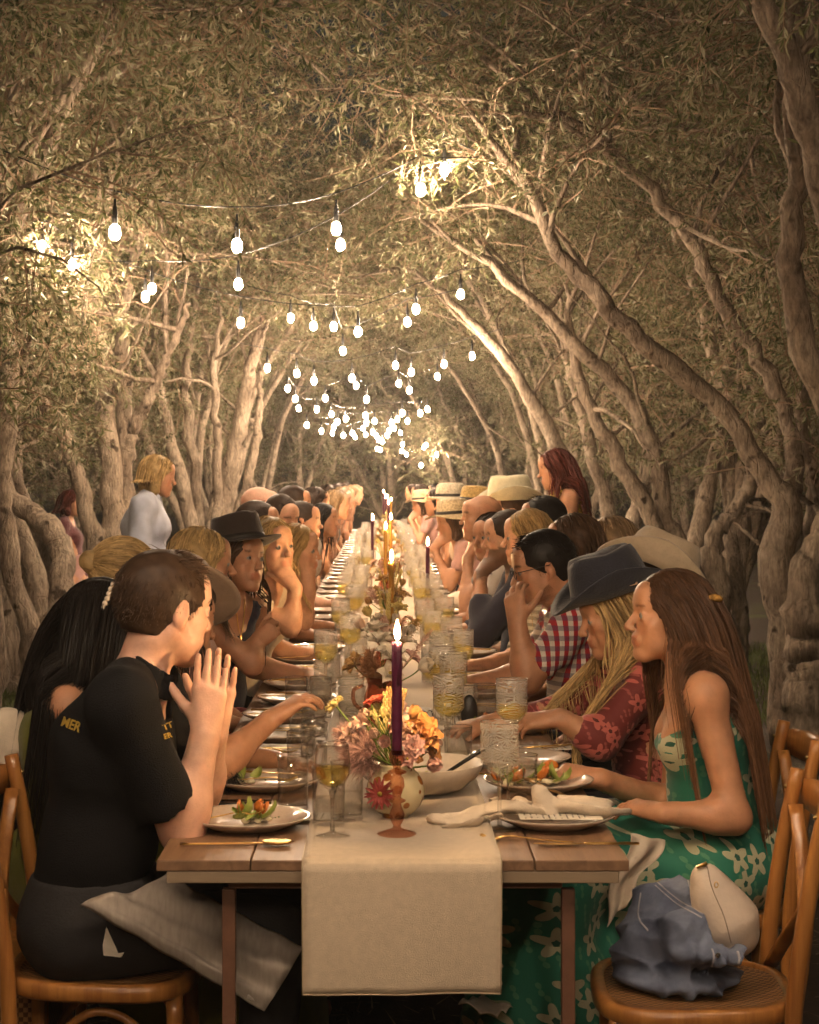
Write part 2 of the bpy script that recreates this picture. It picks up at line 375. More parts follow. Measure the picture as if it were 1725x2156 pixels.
LEAF = leafmat('olive_leaf', (.030, .044, .014), (.195, .20, .082), (.27, .25, .155))
def tubes(P, R, n=3):
    """P (k,m,3), R (k,m) -> verts, quads; n=2 gives a flat ribbon"""
    k, m, _ = P.shape
    if n == 2:
        T = P[:, -1]-P[:, 0]; T /= np.linalg.norm(T, axis=1)[:, None]+1e-9
        B = np.cross(T, np.stack([np.sin(np.arange(k)*2.4), np.cos(np.arange(k)*2.4), .3+0*np.arange(k)], 1)); B /= np.linalg.norm(B, axis=1)[:, None]+1e-9
        V = np.stack([P-B[:, None]*R[..., None], P+B[:, None]*R[..., None]], 2)
        i = (np.arange(k)[:, None]*m+np.arange(m-1)[None])*2; return V.reshape(-1, 3), np.stack([i, i+1, i+3, i+2], -1).reshape(-1, 4)
    T = np.gradient(P, axis=1); T /= np.linalg.norm(T, axis=2)[..., None]+1e-9
    u = np.where(np.abs(T[..., 2:3]) > .9, np.array([1., 0, 0]), np.array([0, 0, 1.]))
    B = np.cross(T, u); B /= np.linalg.norm(B, axis=2)[..., None]+1e-9; N = np.cross(B, T)
    a = np.arange(n)*2*math.pi/n
    V = P[:, :, None]+R[:, :, None, None]*(np.cos(a)[:, None]*B[:, :, None]+np.sin(a)[:, None]*N[:, :, None])
    base = (np.arange(k)[:, None, None]*m+np.arange(m-1)[None, :, None])*n
    j = np.arange(n); q = np.stack([base+j, base+(j+1) % n, base+n+(j+1) % n, base+n+j], -1).reshape(-1, 4)
    return V.reshape(-1, 3), q
def grow(p, d, L, m, droop, jit, r):
    P = [p]; d = d/np.linalg.norm(d, axis=1)[:, None]
    for i in range(m):
        d = d+r.normal(0, jit, d.shape); d[:, 2] -= droop; d /= np.linalg.norm(d, axis=1)[:, None]
        P.append(P[-1]+d*(L/m)[:, None])
    return np.stack(P, 1)
def spawn(P, n, lo, hi, spread, r, up=0.0):
    """n side shoots per polyline"""
    k, m, _ = P.shape
    t = r.uniform(lo, hi, (k, n))*(m-1); i = np.minimum(t.astype(int), m-2); f = (t-i)[..., None]
    kk = np.arange(k)[:, None]
    p = P[kk, i]*(1-f)+P[kk, i+1]*f; T = P[kk, i+1]-P[kk, i]; T /= np.linalg.norm(T, axis=2)[..., None]+1e-9
    d = T*(1-spread)+r.normal(0, 1, p.shape)*spread; d[..., 2] += up
    return p.reshape(-1, 3), d.reshape(-1, 3)
def leaves(P, per, r, size=(.035, .068), wid=.23):
    p, d = spawn(P, per, .08, 1.0, .45, r); n = len(p); d[:, 2] -= .15; d /= np.linalg.norm(d, axis=1)[:, None]
    s = np.cross(d, r.normal(0, 1, d.shape)); s /= np.linalg.norm(s, axis=1)[:, None]+1e-9
    nn = np.cross(s, d); L = r.uniform(*size, n)[:, None]; w = L*wid*r.uniform(.7, 1.15, (n, 1))*.5
    V = np.stack([p, p+d*L*.45+s*w+nn*w*.3, p+d*L-nn*L*.06, p+d*L*.45-s*w+nn*w*.3], 1).reshape(-1, 3)
    Q = np.arange(4*n).reshape(-1, 4); F3 = np.concatenate([Q[:, [0, 1, 2]], Q[:, [0, 2, 3]]])
    tn = .5+.5*np.sin(3.1*p[:, 0]+1.3*np.sin(2.1*p[:, 2]))*np.sin(2.7*p[:, 1]+2.2*p[:, 2]); c = np.repeat(np.clip(r.beta(1.6, 2.2, n)*.7+tn*.45-.12, 0, 1), 4)[:, None]*np.ones(3)
    return V, F3, c
def tree_meshes(stems, seed, nb=11, nt=11, nf=6, nl=11, keep=None, bl=(1.0, 2.1), bstart=.4, size=(.04, .078), bare=4, stemseg=34, gnarl=1.0):
    r = np.random.default_rng(seed)
    mb = MB(); ends = []
    for st in stems:
        P = spline(st[0], stemseg); n = len(P); P[1:] += r.normal(0, .012*gnarl, (n-1, 3))
        R = np.interp(np.linspace(0, 1, n), np.linspace(0, 1, len(st[1])), st[1])*(1+.035*gnarl*np.sin(np.arange(n)*1.3+r.uniform(0, 6))+r.normal(0, .015*gnarl, n))
        for _ in range(4): s0 = r.uniform(.05, .8); R = R*(1+r.uniform(.05, .14)*gnarl*np.exp(-((np.linspace(0, 1, n)-s0)/.022)**2))
        k = mb.n; mb.tube(P, R, 12)
        V = mb.v[-1]; V += np.stack([.0, .0, .0])+(np.array([mnoise.noise(Vector(v*5))+.5*mnoise.noise(Vector(v*13)) for v in V])*.13*np.interp(np.arange(len(V)), [0, len(V)], [R[0], R[-1]]))[:, None]*unit_rows(V-np.repeat(P, 12, 0)[:len(V)])
        ends.append((P, st[2] if len(st) > 2 else bstart))
    B = []
    for P, b0 in ends:
        if b0 >= 1: continue
        p, d = spawn(P[None], nb, b0, 1.0, .5, r, .12); L = r.uniform(*bl, len(p))
        B.append(grow(p, d, L, 8, .035, .13, r))
    B = np.concatenate(B)
    def flt(A): return A if keep is None else A[keep(A[:, A.shape[1]//2]) & keep(A[:, -1])]
    B = flt(B)
    Vb, Qb = tubes(B, np.linspace(.021, .003, 9)[None]*r.uniform(.7, 1.2, (len(B), 1)), 5)
    mb_v = np.concatenate([mb.verts(), Vb]); 
    Qs = mb.f+[list(q) for q in (Qb+mb.n)]
    p, d = spawn(B, nt, .15, 1.0, .55, r); T = flt(grow(p, d, r.uniform(.35, .9, len(p)), 6, .10, .12, r))
    p, d = spawn(T, nf, .1, 1.0, .6, r); Fn = flt(grow(p, d, r.uniform(.15, .42, len(p)), 3, .14, .16, r))
    # long bare hanging twigs
    p, d = spawn(B, bare, .2, 1.0, .5, r); H = flt(grow(p, d, r.uniform(.5, 1.1, len(p)), 6, .11, .16, r))
    V1, Q1 = tubes(T, np.linspace(.0046, .0016, 7)[None]*np.ones((len(T), 1)), 2)
    V2, Q2 = tubes(Fn, np.linspace(.0022, .001, 4)[None]*np.ones((len(Fn), 1)), 2)
    V3, Q3 = tubes(H, np.linspace(.004, .0014, 7)[None]*np.ones((len(H), 1)), 2)
    tw = mkmesh('twigs', np.concatenate([V1, V2, V3]), np.concatenate([Q1, Q2+len(V1), Q3+len(V1)+len(V2)]))
    la = leaves(Fn, nl, r, size); lb = leaves(T, nl, r, size)
    lf = mkmesh('crown', np.concatenate([la[0], lb[0]]), np.concatenate([la[1], lb[1]+len(la[0])]), False, np.concatenate([la[2], lb[2]]))
    return mkmesh('trunk', mb_v, Qs), tw, lf
def unit_rows(A): return A/(np.linalg.norm(A, axis=1)[:, None]+1e-9)
TREES = []
def put_tree(ms, loc, rz=0, sc=(1, 1, 1), label=None, group=None):
    o = empty('olive_tree', loc, rz); o.scale = sc
    link('trunk', ms[0], BARK, o)
    c = link('crown', ms[2], LEAF, o); c['kind'] = 'stuff'
    t = link('twigs', ms[1], TWIG, c); t['kind'] = 'stuff'
    tag(o, label, 'tree', group); TREES.append(o); return o
# local frame of a generic tree: +x points to the table, base at 0
def keep_in(P): return ((P[:, 0] < .55) | (P[:, 2] > 2.95-.0*P[:, 0])) & ((P[:, 2] > 1.5) | (P[:, 0] < -.9)) & (P[:, 0] < 3.4)
def gen_stems(seed, n=4, reach=1.0):
    r = np.random.default_rng(seed); st = []
    for i in range(n):
        a = r.uniform(-1, 1); tgt = np.array([[2.0, .8, .2, -.8][i % 4]*reach+r.uniform(-.3, .3), r.uniform(-1.6, 1.6), r.uniform(4.2, 5.4)])
        b = np.array([r.uniform(-.16, .16), r.uniform(-.2, .2), -.1]); mid = b+(tgt-b)*.42+np.array([-.35, r.uniform(-.25, .25), .45]); m0 = b+np.array([r.uniform(-.1, .2), r.uniform(-.15, .15), .65])
        st.append(([b, m0, mid, b+(tgt-b)*.75+np.array([-.1, r.uniform(-.2, .2), .35]), tgt], [.082, .060, .048, .030, .010]))
    return st
VAR = [tree_meshes(gen_stems(40+i, 4+(i % 2)), 60+i, keep=keep_in, nb=12, nt=12, nf=7, nl=11, bare=4) for i in range(3)]
VARC = [tree_meshes(gen_stems(140+i, 3, .2), 160+i, keep=lambda P: (P[:, 2] > 3.3) | (P[:, 0] < .3) & (P[:, 2] > 1.6), nb=24, nt=12, nf=7, nl=11, bl=(1.6, 3.4), bare=5) for i in range(2)]
def keep_bg(P): return (P[:, 2] > .9)
BGV = [tree_meshes(gen_stems(80+i, 5), 90+i, keep=keep_bg, bstart=.2, nb=11, nt=9, nf=6, nl=9, size=(.055, .095), bl=(1.0, 2.2)) for i in range(2)]

# --- trees on the left, from the nearest
def T3(*pts): return [at(*p) for p in pts]
def px_tree(base, stems, seed, **kw):
    """stems given by picture position and depth; base = world xy of the root"""
    b = np.array([base[0], base[1], 0.0])
    ms = tree_meshes([([p-b for p in st[0]],)+tuple(st[1:]) for st in stems], seed, **kw)
    return ms, b
def keepw(bx):
    def k(P):
        x = P[:, 0]+bx
        return ((np.abs(x) > 1.75) | (P[:, 2] > 2.95)) & ((P[:, 2] > 1.5) | (np.abs(x) > 3.2))
    return k
put_tree(VARC[0], (-2.9, 5.2, 0), .2, label='olive tree whose crown hangs in the top left corner nearest the camera')
put_tree(VARC[1], (-3.0, 8.6, 0), -.1, (1, -1, 1), label='olive tree behind the near end of the string lights on the left')
# leaning thin trunk at the left edge
ms, b = px_tree((-2.42, 12.6), [(T3((72, 1485, 12.6), (62, 1330, 12.6), (20, 1160, 12.6), (4, 1000, 12.6), (14, 820, 12.6), (0, 700, 12.6), (-60, 430, 12.6)), [.085, .07, .065, .06, .09, .075, .03], .5),
                                (T3((66, 1480, 12.6), (130, 1230, 12.9), (112, 1120, 13.1), (20, 1050, 13.3), (-60, 960, 13.4)), [.09, .085, .085, .07, .04], .9)], 11, keep=keepw(-2.42), bare=4)
put_tree(ms, b, label='olive tree with a thin leaning trunk at the left edge')
# pair of pale upright stems
ms, b = px_tree((-1.98, 14), [(T3((232, 1432, 14), (236, 1180, 14), (240, 1080, 14), (222, 900, 14), (212, 760, 14), (195, 560, 13.6), (250, 300, 13.0)), [.13, .105, .09, .078, .066, .045, .015], .5),
                              (T3((245, 1432, 14.1), (256, 1150, 14.1), (268, 1000, 14.1), (262, 840, 14.1), (262, 640, 14), (330, 380, 13.5)), [.11, .085, .066, .06, .045, .015], .5),
                              (T3((236, 1432, 13.9), (196, 1150, 13.9), (140, 930, 13.8), (60, 800, 13.6), (30, 640, 13.4)), [.09, .07, .055, .045, .02], .4),
                              (T3((262, 950, 14.1), (320, 820, 14), (400, 640, 13.8)), [.05, .04, .02], .3)], 12, keep=keepw(-1.98))
put_tree(ms, b, label='olive tree with two pale upright trunks behind the woman standing in a light shirt')
# fan of stems
ms, b = px_tree((-1.86, 18.6), [(T3((420, 1326, 18.6), (410, 1150, 18.6), (352, 900, 18.6), (330, 760, 18.5), (345, 600, 18.3), (420, 420, 18)), [.11, .085, .06, .05, .036, .015], .5),
                                (T3((425, 1326, 18.7), (425, 1120, 18.7), (395, 880, 18.7), (400, 700, 18.6), (430, 560, 18.4)), [.09, .065, .05, .036, .014], .5),
                                (T3((432, 1326, 18.8), (470, 1080, 18.8), (505, 900, 18.8), (535, 740, 18.7), (600, 540, 18.5)), [.13, .10, .08, .055, .015], .5),
                                (T3((432, 1326, 18.6), (455, 1100, 18.6), (458, 930, 18.6), (452, 760, 18.6), (470, 600, 18.6)), [.085, .06, .042, .035, .014], .5),
                                (T3((430, 1326, 18.9), (520, 1010, 18.9), (545, 880, 19), (548, 730, 19.2)), [.08, .045, .036, .014], .5)], 13, keep=keepw(-1.86))
put_tree(ms, b, label='olive tree with a fan of stems left of the far table')
for i, y in enumerate((23.0, 27.5, 32.0, 36.5, 41.5)):
    put_tree(VAR[(i+2) % 3], (-2.3-.1*(i % 2), y, 0), .15*i-.3, (1, -1 if i % 2 else 1, 1), ['first', 'second', 'third', 'fourth', 'fifth'][i]+' far olive tree arching over the left side of the table', 'far olive trees on the left')
# --- trees on the right
ms, b = px_tree((2.25, 7.3), [(T3((2010, 1822, 7.3), (1960, 1300, 7.3), (1850, 760, 7.2), (1735, 390, 7.1), (1690, 210, 7.0), (1625, 40, 6.9), (1520, -200, 6.7)), [0.112, 0.096, 0.08, 0.0624, 0.056, 0.0496, 0.024], .55),
                              (T3((1985, 1822, 7.6), (1880, 1250, 7.6), (1790, 930, 7.7), (1700, 760, 7.7), (1672, 600, 7.7), (1668, 450, 7.7), (1692, 300, 7.7), (1705, 150, 7.7), (1660, -60, 7.5)), [0.112, 0.088, 0.068, 0.0576, 0.0528, 0.0496, 0.044, 0.032, 0.016], .6)], 21, keep=keepw(2.25), nb=13, bare=5)
put_tree(ms, b, label='olive tree with a thick leaning trunk in the top right corner')
ms, b = px_tree((2.33, 10.7), [(T3((1668, 1562, 10.7), (1662, 1380, 10.7), (1640, 1200, 10.7), (1652, 1080, 10.7), (1598, 985, 10.7), (1492, 838, 10.7), (1385, 745, 10.6), (1300, 678, 10.5), (1268, 628, 10.5), (1192, 556, 10.5), (1132, 440, 10.4), (1062, 330, 10.4), (992, 235, 10.3)), [0.136, 0.116, 0.1, 0.092, 0.0624, 0.056, 0.0528, 0.0496, 0.0528, 0.0448, 0.0368, 0.0288, 0.0096], .55),
                               (T3((1672, 1562, 10.8), (1664, 1200, 10.8), (1662, 1060, 10.8), (1676, 955, 10.8), (1630, 810, 10.8), (1552, 690, 10.8), (1502, 595, 10.8), (1420, 460, 10.8), (1292, 322, 10.7), (1132, 205, 10.6), (950, 62, 10.4)), [0.112, 0.088, 0.072, 0.0544, 0.048, 0.0448, 0.0464, 0.0416, 0.036, 0.028, 0.0096], .5),
                               (T3((1700, 1562, 10.5), (1706, 1400, 10.5), (1700, 1250, 10.5), (1745, 1100, 10.5), (1790, 900, 10.5), (1830, 600, 10.4)), [0.152, 0.136, 0.12, 0.088, 0.072, 0.032], .5),
                               (T3((1700, 1260, 10.9), (1716, 1040, 10.9), (1690, 900, 10.9), (1704, 760, 10.9), (1660, 620, 10.9), (1610, 530, 10.9)), [.07, .045, .04, .034, .025, .01], .5)], 22, keep=keepw(2.33), nb=13, bare=6, stemseg=44)
put_tree(ms, b, label='forked olive tree whose long limb reaches the string lights on the right')
ms, b = px_tree((2.42, 14.4), [(T3((1478, 1420, 14.4), (1470, 1290, 14.4), (1440, 1180, 14.4), (1400, 1090, 14.4), (1360, 900, 14.4), (1250, 760, 14.3), (1060, 580, 14.1), (880, 455, 13.8)), [0.168, 0.144, 0.112, 0.08, 0.068, 0.056, 0.04, 0.016], .45),
                               (T3((1500, 1420, 14.5), (1508, 1250, 14.5), (1505, 1130, 14.5), (1555, 1065, 14.5), (1600, 930, 14.5), (1580, 700, 14.5)), [0.16, 0.12, 0.072, 0.056, 0.048, 0.024], .5),
                               (T3((1470, 1420, 14.3), (1440, 1215, 14.3), (1395, 1140, 14.3), (1300, 960, 14.3), (1220, 800, 14.3), (1190, 600, 14.2)), [0.112, 0.08, 0.072, 0.06, 0.044, 0.016], .45)], 23, keep=keepw(2.42), nb=11)
put_tree(ms, b, label='gnarled olive tree with a twisted trunk behind the woman in green')
ms, b = px_tree((2.15, 18.2), [(T3((1270, 1333, 18.2), (1250, 1150, 18.2), (1190, 980, 18.2), (1110, 820, 18.1), (980, 660, 18.0), (860, 560, 17.8)), [0.128, 0.096, 0.08, 0.064, 0.04, 0.016], .4),
                               (T3((1275, 1333, 18.4), (1290, 1130, 18.4), (1240, 930, 18.4), (1205, 780, 18.4), (1180, 620, 18.4)), [0.112, 0.08, 0.064, 0.048, 0.016], .4),
                               (T3((1280, 1333, 18.1), (1330, 1120, 18.1), (1370, 930, 18.1), (1350, 700, 18.1)), [.12, .09, .06, .02], .4)], 24, keep=keepw(2.15))
put_tree(ms, b, label='olive tree leaning left behind the woman in the yellow dress')
for i, y in enumerate((22.5, 27.0, 31.5, 36.0, 41.0)):
    put_tree(VAR[(i+1) % 3], (2.3+.1*(i % 2), y, 0), math.pi+.15*i-.2, (1, -1 if i % 2 else 1, 1), ['first', 'second', 'third', 'fourth', 'fifth'][i]+' far olive tree arching over the right side of the table', 'far olive trees on the right')
put_tree(VARC[1], (3.0, 4.6, 0), math.pi, label='olive tree overhead just right of the camera')
put_tree(VARC[1], (-2.45, 10.4, 0), .5, label='olive tree spreading over the middle of the strings from the left'); put_tree(VARC[0], (2.75, 6.6, 0), math.pi-.4, (1, -1, 1), label='olive tree spreading over the table from the upper right')
put_tree(VARC[0], (-2.75, 13.4, 0), .3, (1.25, 1, 1.22), label='tall olive tree closing the canopy over the middle from the left'); put_tree(VARC[1], (2.8, 14.8, 0), math.pi+.2, (1.25, 1, 1.25), label='tall olive tree closing the canopy over the middle from the right')
put_tree(VARC[0], (3.1, 8.8, 0), math.pi+.3, label='olive tree filling the upper right with fine twigs')
for i, (x, y) in enumerate(((-3.1, 12.2), (3.2, 12.6), (-3.1, 16.2), (3.2, 16.6))): put_tree(VARC[i % 2], (x, y, 0), (0 if x < 0 else math.pi)+.2*i-.3, (1, -1 if i > 1 else 1, 1), ('nearer' if i < 2 else 'farther')+' slender olive tree between the bigger ones on the '+('left' if x < 0 else 'right'), 'slender olive trees between the bigger ones')
# --- rows behind
for sx in (-1, 1):
    side = 'left' if sx < 0 else 'right'
    for i, y in enumerate((9.0, 12.5, 16.5, 20.5, 25, 30, 35)):
        put_tree(BGV[i % 2], (sx*(5.3+.4*math.sin(i*2.3)), y+.5*sx, 0), i*1.1+(math.pi if sx > 0 else 0), (1, 1, 1), 'dark olive tree in the row behind on the '+side, 'second row of olive trees on the '+side)
    for i, y in enumerate((15, 20, 26, 32, 39)):
        put_tree(BGV[(i+1) % 2], (sx*(8.6+.4*math.sin(i*1.7)), y, 0), i*.9, (1, 1, 1.1), 'dark olive tree deep in the grove on the '+side, 'third row of olive trees on the '+side)
for i in range(7):
    put_tree(BGV[i % 2], (-4.5+1.5*i, 36.5+1.2*(i % 2)-1.5*(i in (2, 3, 4)), 0), i*.8, (1, 1, .8), 'olive tree closing the far end of the avenue', 'olive trees across the far end')

# ---------------------------------------------------------------- string lights
BULBM = emitmat('lit_bulb', BULBCOL, BULB)
BLACK = mat('black_rubber', (.012, .012, .012), .45)
bprof = [(0, -.034), (.012, -.032), (.021, -.025), (.0255, -.012), (.026, 0), (.024, .015), (.017, .030), (.013, .036), (0, .038)]
bulb_me = MB().lathe([bprof[i] for i in (0, 1, 3, 5, 6, 8)], 9).mesh('bulb'); bulb_me.materials.append(BULBM)
sock_me = MB().lathe([(0, .155), (.006, .155), (.006, .125), (.010, .118), (.013, .09), (.0135, .045), (.012, .034), (0, .034)], 10).mesh('socket'); sock_me.materials.append(BLACK)
def strand(pts, label, ends=None, group=None, drop=.19):
    """pts: bulb centres in the world, wire runs above them"""
    o = empty('string_light', pts[0]); o0 = np.array(pts[0])
    K = [np.array(p)+np.array([0, 0, drop]) for p in pts]
    if ends: 
        if ends[0] is not None: K = [np.array(ends[0])]+K
        if ends[1] is not None: K = K+[np.array(ends[1])]
    Wp = []
    for i in range(len(K)-1):
        n = 7
        for j in range(n):
            t = j/n; q = K[i]*(1-t)+K[i+1]*t; q[2] -= .10*np.linalg.norm(K[i+1]-K[i])*t*(1-t); Wp.append(q)
    Wp.append(K[-1])
    MB().tube(np.array(Wp)-o0, .0036, 5).build('wire', BLACK, o)
    for p in pts:
        b = link('bulb', bulb_me, None, o, np.array(p)-o0); link('socket', sock_me, None, b)
    tag(o, label, 'string light', group)
st = strand([at(*p) for p in ((242, 490, 8.4), (499, 518, 9.0), (708, 482, 9.7), (886, 400, 10.0))], 'nearest string of bulbs sagging across the upper left', (at(-60, 285, 8.1), at(1010, 330, 10.3)))
strand([at(*p) for p in ((936, 357, 10.3), (717, 516, 11.0), (502, 599, 11.8), (320, 608, 12.4))], 'second string of bulbs running back from the lit branch', (at(1010, 320, 10.35), at(130, 540, 12.7)))
strand([at(*p) for p in ((89, 518, 12.6), (152, 558, 12.7), (306, 625, 12.9), (507, 680, 13.2), (754, 699, 13.6), (876, 651, 13.8), (970, 620, 14.0))], 'third string of bulbs crossing the avenue behind the leaves', (at(30, 480, 12.5), at(1110, 545, 14.1)))
strand([at(*p) for p in ((612, 670, 15.4), (660, 687, 15.2), (703, 688, 15.0), (722, 739, 16), (858, 678, 15.2))], 'string of bulbs below the third one, five bulbs at mid height', (at(520, 600, 15.6), at(960, 610, 15.1)))
strand([at(*p) for p in ((563, 775, 17.5), (625, 787, 17.6), (661, 802, 17.8), (741, 797, 18), (833, 770, 18), (866, 784, 18.2), (935, 767, 18), (994, 750, 17.8))], 'wide string of eight bulbs over the middle of the table', (at(500, 720, 17.4), at(1060, 690, 17.6)))
far = [(606, 818), (622, 840), (685, 839), (772, 841), (750, 812), (840, 808), (862, 822), (921, 793),
       (629, 860), (667, 862), (698, 872), (728, 882), (770, 875), (847, 870), (885, 870), (900, 862),
       (646, 895), (711, 888), (703, 900), (772, 890), (789, 887), (825, 890), (837, 883), (858, 887),
       (677, 908), (700, 912), (723, 917), (742, 912), (765, 902), (785, 910), (820, 907), (830, 902), (843, 911),
       (748, 920), (770, 915), (793, 918), (797, 925), (805, 930), (815, 917), (848, 936), (897, 937), (893, 942),
       (795, 945), (801, 947), (846, 950), (856, 957), (920, 957), (887, 980)]
for i in range(0, len(far), 8):
    g = sorted(far[i:i+8], key=lambda q: q[0])
    strand([at(x, y, 20+i*.32+.6*math.sin(j)) for j, (x, y) in enumerate(g)], 'far string of small bulbs low over the end of the table', None, 'far string lights', .14)
# the strings go on over the near end of the table and above the camera
for yy, z0 in NEARSTR:
    xs = np.arange(-1.5, 1.6, .6)
    strand([np.array([x, yy+.25*x, z0+.16*(x/1.5)**2]) for x in xs], 'string of bulbs over the near end of the table and the camera', None, 'string lights above the camera')

# ---------------------------------------------------------------- table
def wood(name, c1, c2, rough, axis=1, scale=1.0, coat=0.0):
    m, N, b = newmat(name)
    tc = N.new('ShaderNodeTexCoord'); mp = N.new('ShaderNodeMapping'); s = [14, 14, 14]; s[axis] = .9; mp.inputs['Scale'].default_value = [q*scale for q in s]
    oi = N.new('ShaderNodeObjectInfo'); va = N.new('ShaderNodeVectorMath', operation='ADD'); vs = N.new('ShaderNodeVectorMath', operation='SCALE', i_Scale=9.0)
    cb = N.new('ShaderNodeCombineXYZ'); 
    for i in range(3): N.ln(oi.outputs['Random'], cb.inputs[i])
    N.ln(cb.outputs[0], vs.inputs[0]); N.ln(tc.outputs['Object'], va.inputs[0]); N.ln(vs.outputs[0], va.inputs[1]); N.ln(va.outputs[0], mp.inputs[0])
    n = N.new('ShaderNodeTexNoise', i_Scale=2.2, i_Detail=7, i_Roughness=.65, i_Distortion=.8); N.ln(mp.outputs[0], n.inputs[0])
    r = N.new('ShaderNodeMapRange', i_1=.3, i_2=.7); N.ln(n.outputs[0], r.inputs[0])
    mx = N.new('ShaderNodeMix', data_type='RGBA'); mx.inputs[6].default_value = (*c1, 1); mx.inputs[7].default_value = (*c2, 1); N.ln(r.outputs[0], mx.inputs[0]); N.ln(mx.outputs[2], b.inputs['Base Color'])
    b.inputs['Roughness'].default_value = rough; b.inputs['Coat Weight'].default_value = coat; b.inputs['Coat Roughness'].default_value = .15
    bp = N.new('ShaderNodeBump', i_Strength=.12, i_Distance=.003); N.ln(n.outputs[0], bp.inputs['Height']); N.ln(bp.outputs[0], b.inputs['Normal'])
    return m
TOPW = wood('table_top_wood', (.15, .082, .045), (.27, .155, .085), .5, 1, coat=.0)
EDGEW = wood('table_edge_wood', (.20, .145, .095), (.31, .23, .15), .55, 0)
LEGM = mat('table_leg_paint', (.16, .075, .045), .5, scale=20)
cx = (TX0+TX1)/2; L = (TY1-TY0)/10
plank_w = (TX1-TX0)/5
plank_me = MB().box((-plank_w/2+.0012, 0.0015, -.022), (plank_w/2-.0012, L-.0015, 0), .0025).mesh('plank', False); plank_me.materials.append(TOPW)
batt_me = MB().box((-.455, -.0, -.024), (.455, .03, 0), .002).mesh('end_batten', False); batt_me.materials.append(EDGEW)
side_me = MB().box((-.011, .032, -.022), (.011, L-.032, 0), .002).mesh('side_rail', False); side_me.materials.append(EDGEW)
leg_me = MB().box((-.0135, -.0135, 0), (.0135, .0135, .693), .002).mesh('leg', False); leg_me.materials.append(LEGM)
fr_me = MB().box((-.34, .044, -.019), (.34, .060, 0), .002).mesh('leg_frame', False); fr_me.materials.append(LEGM)
for i in range(10):
    t = empty('dining_table', (cx, TY0+i*L, 0))
    for k in range(5): link('plank', plank_me, None, t, (TX0-cx+plank_w*(k+.5), 0, TZ))
    for yy in (.003, L-.033): link('end_batten', batt_me, None, t, (0, yy, TZ-.0225))
    for xx in (-.443, .443): link('side_rail', side_me, None, t, (xx, 0, TZ-.0225))
    for yy in (0, L-.1): link('leg_frame', fr_me, None, t, (.005, yy, TZ-.047))
    for xx in (-.333, .357):
        for yy in (.052, L-.052): link('leg', leg_me, None, t, (xx, yy, 0))
    tag(t, 'wooden plank table at the front of the long row' if i == 0 else 'wooden table further down the long row, joined end to end', 'table', 'tables joined in one row')
# linen runner along the table, hanging over the front edge
LINEN = mat('runner_linen', (.60, .49, .36), .9, var=.05, scale=60, bump=.25, bscale=420, sheen=.2)
def runner():
    x0, x1 = -.163, .236
    xs = np.linspace(x0, x1, 22); path = [(TY0-.016-.004*math.sin(3*t), TZ+.004-(.268)*t) for t in np.linspace(1, .03, 16)]
    path += [(TY0-.014, TZ-.004), (TY0-.009, TZ+.002), (TY0, TZ+.004)]+[(y, TZ+.004) for y in np.concatenate([np.linspace(TY0+.03, TY0+3, 40), np.linspace(TY0+3.2, TY1-.1, 60)])]
    V = []
    for i, (y, z) in enumerate(path):
        hang = max(0, TZ-z)
        for x in xs:
            u = (x-x0)/(x1-x0)
            wob = .0015*math.sin(9*y+3*u) if hang == 0 else 0
            V.append([x+hang*(.006-.03*u*u*.4)+(.004*math.sin(2.1*y) if hang == 0 and y > TY0+.5 else 0), y-hang*(.05*math.sin(u*5+.4)+.022*math.sin(u*13+1)+.03*math.exp(-((u-.5)/.02)**2)*(1-hang))*.5, z+(abs(wob))+(.0012*(1+math.sin(13*y+9*u)) if hang == 0 else 0)])
    n, m = len(path), len(xs); i = np.arange(n-1)[:, None]*m+np.arange(m-1)[None]
    Q = np.stack([i, i+1, i+m+1, i+m], -1).reshape(-1, 4)
    o = link('table_runner', mkmesh('table_runner', V, Q), LINEN)
    md = o.modifiers.new('thick', 'SOLIDIFY'); md.thickness = .0016; md.offset = 1
    tag(o, 'beige linen runner hanging over the front edge of the table', 'table runner')
    hem = MB(); P = [V[k*m] for k in range(22)]+[]; Pr = [V[k*m+m-1] for k in range(22)]; Pb = [V[k] for k in range(m)]
    for q in (P, Pr, Pb): hem.tube(np.array(q)+np.array([0, -.0012, .0006]), .0016, 5)
    hem.build('hem', mat('hem_thread', (.50, .39, .26), .9), o)
runner()
# ---------------------------------------------------------------- chairs
CHW = wood('chair_wood', (.21, .075, .02), (.48, .215, .055), .32, 2, .6, .3)
def canemat():
    m, N, b = newmat('woven_cane')
    tc = N.new('ShaderNodeTexCoord'); mp = N.new('ShaderNodeMapping'); mp.inputs['Scale'].default_value = (95, 95, 95); N.ln(tc.outputs['Object'], mp.inputs[0])
    w1 = N.new('ShaderNodeTexChecker', i_Scale=1.0); N.ln(mp.outputs[0], w1.inputs[0])
    w1.inputs[1].default_value = (.33, .17, .065, 1); w1.inputs[2].default_value = (.10, .045, .018, 1)
    N.ln(w1.outputs[0], b.inputs['Base Color']); b.inputs['Roughness'].default_value = .5
    bp = N.new('ShaderNodeBump', i_Strength=.6, i_Distance=.003); N.ln(w1.outputs[1], bp.inputs['Height']); N.ln(bp.outputs[0], b.inputs['Normal'])
    return m
CANE = canemat(); BRASS = mat('screw_brass', (.35, .24, .10), .4, metal=1)
def seat_outline(n=48, sc=1.0):
    P = []
    for i in range(n):
        t = 2*math.pi*i/n; c, s = math.cos(t), math.sin(t); e = .62
        x = .205*np.sign(c)*abs(c)**e; y = .215*np.sign(s)*abs(s)**e*(1+.10*x/.2)
        P.append([x*sc, y*sc, 0])
    return np.array(P)
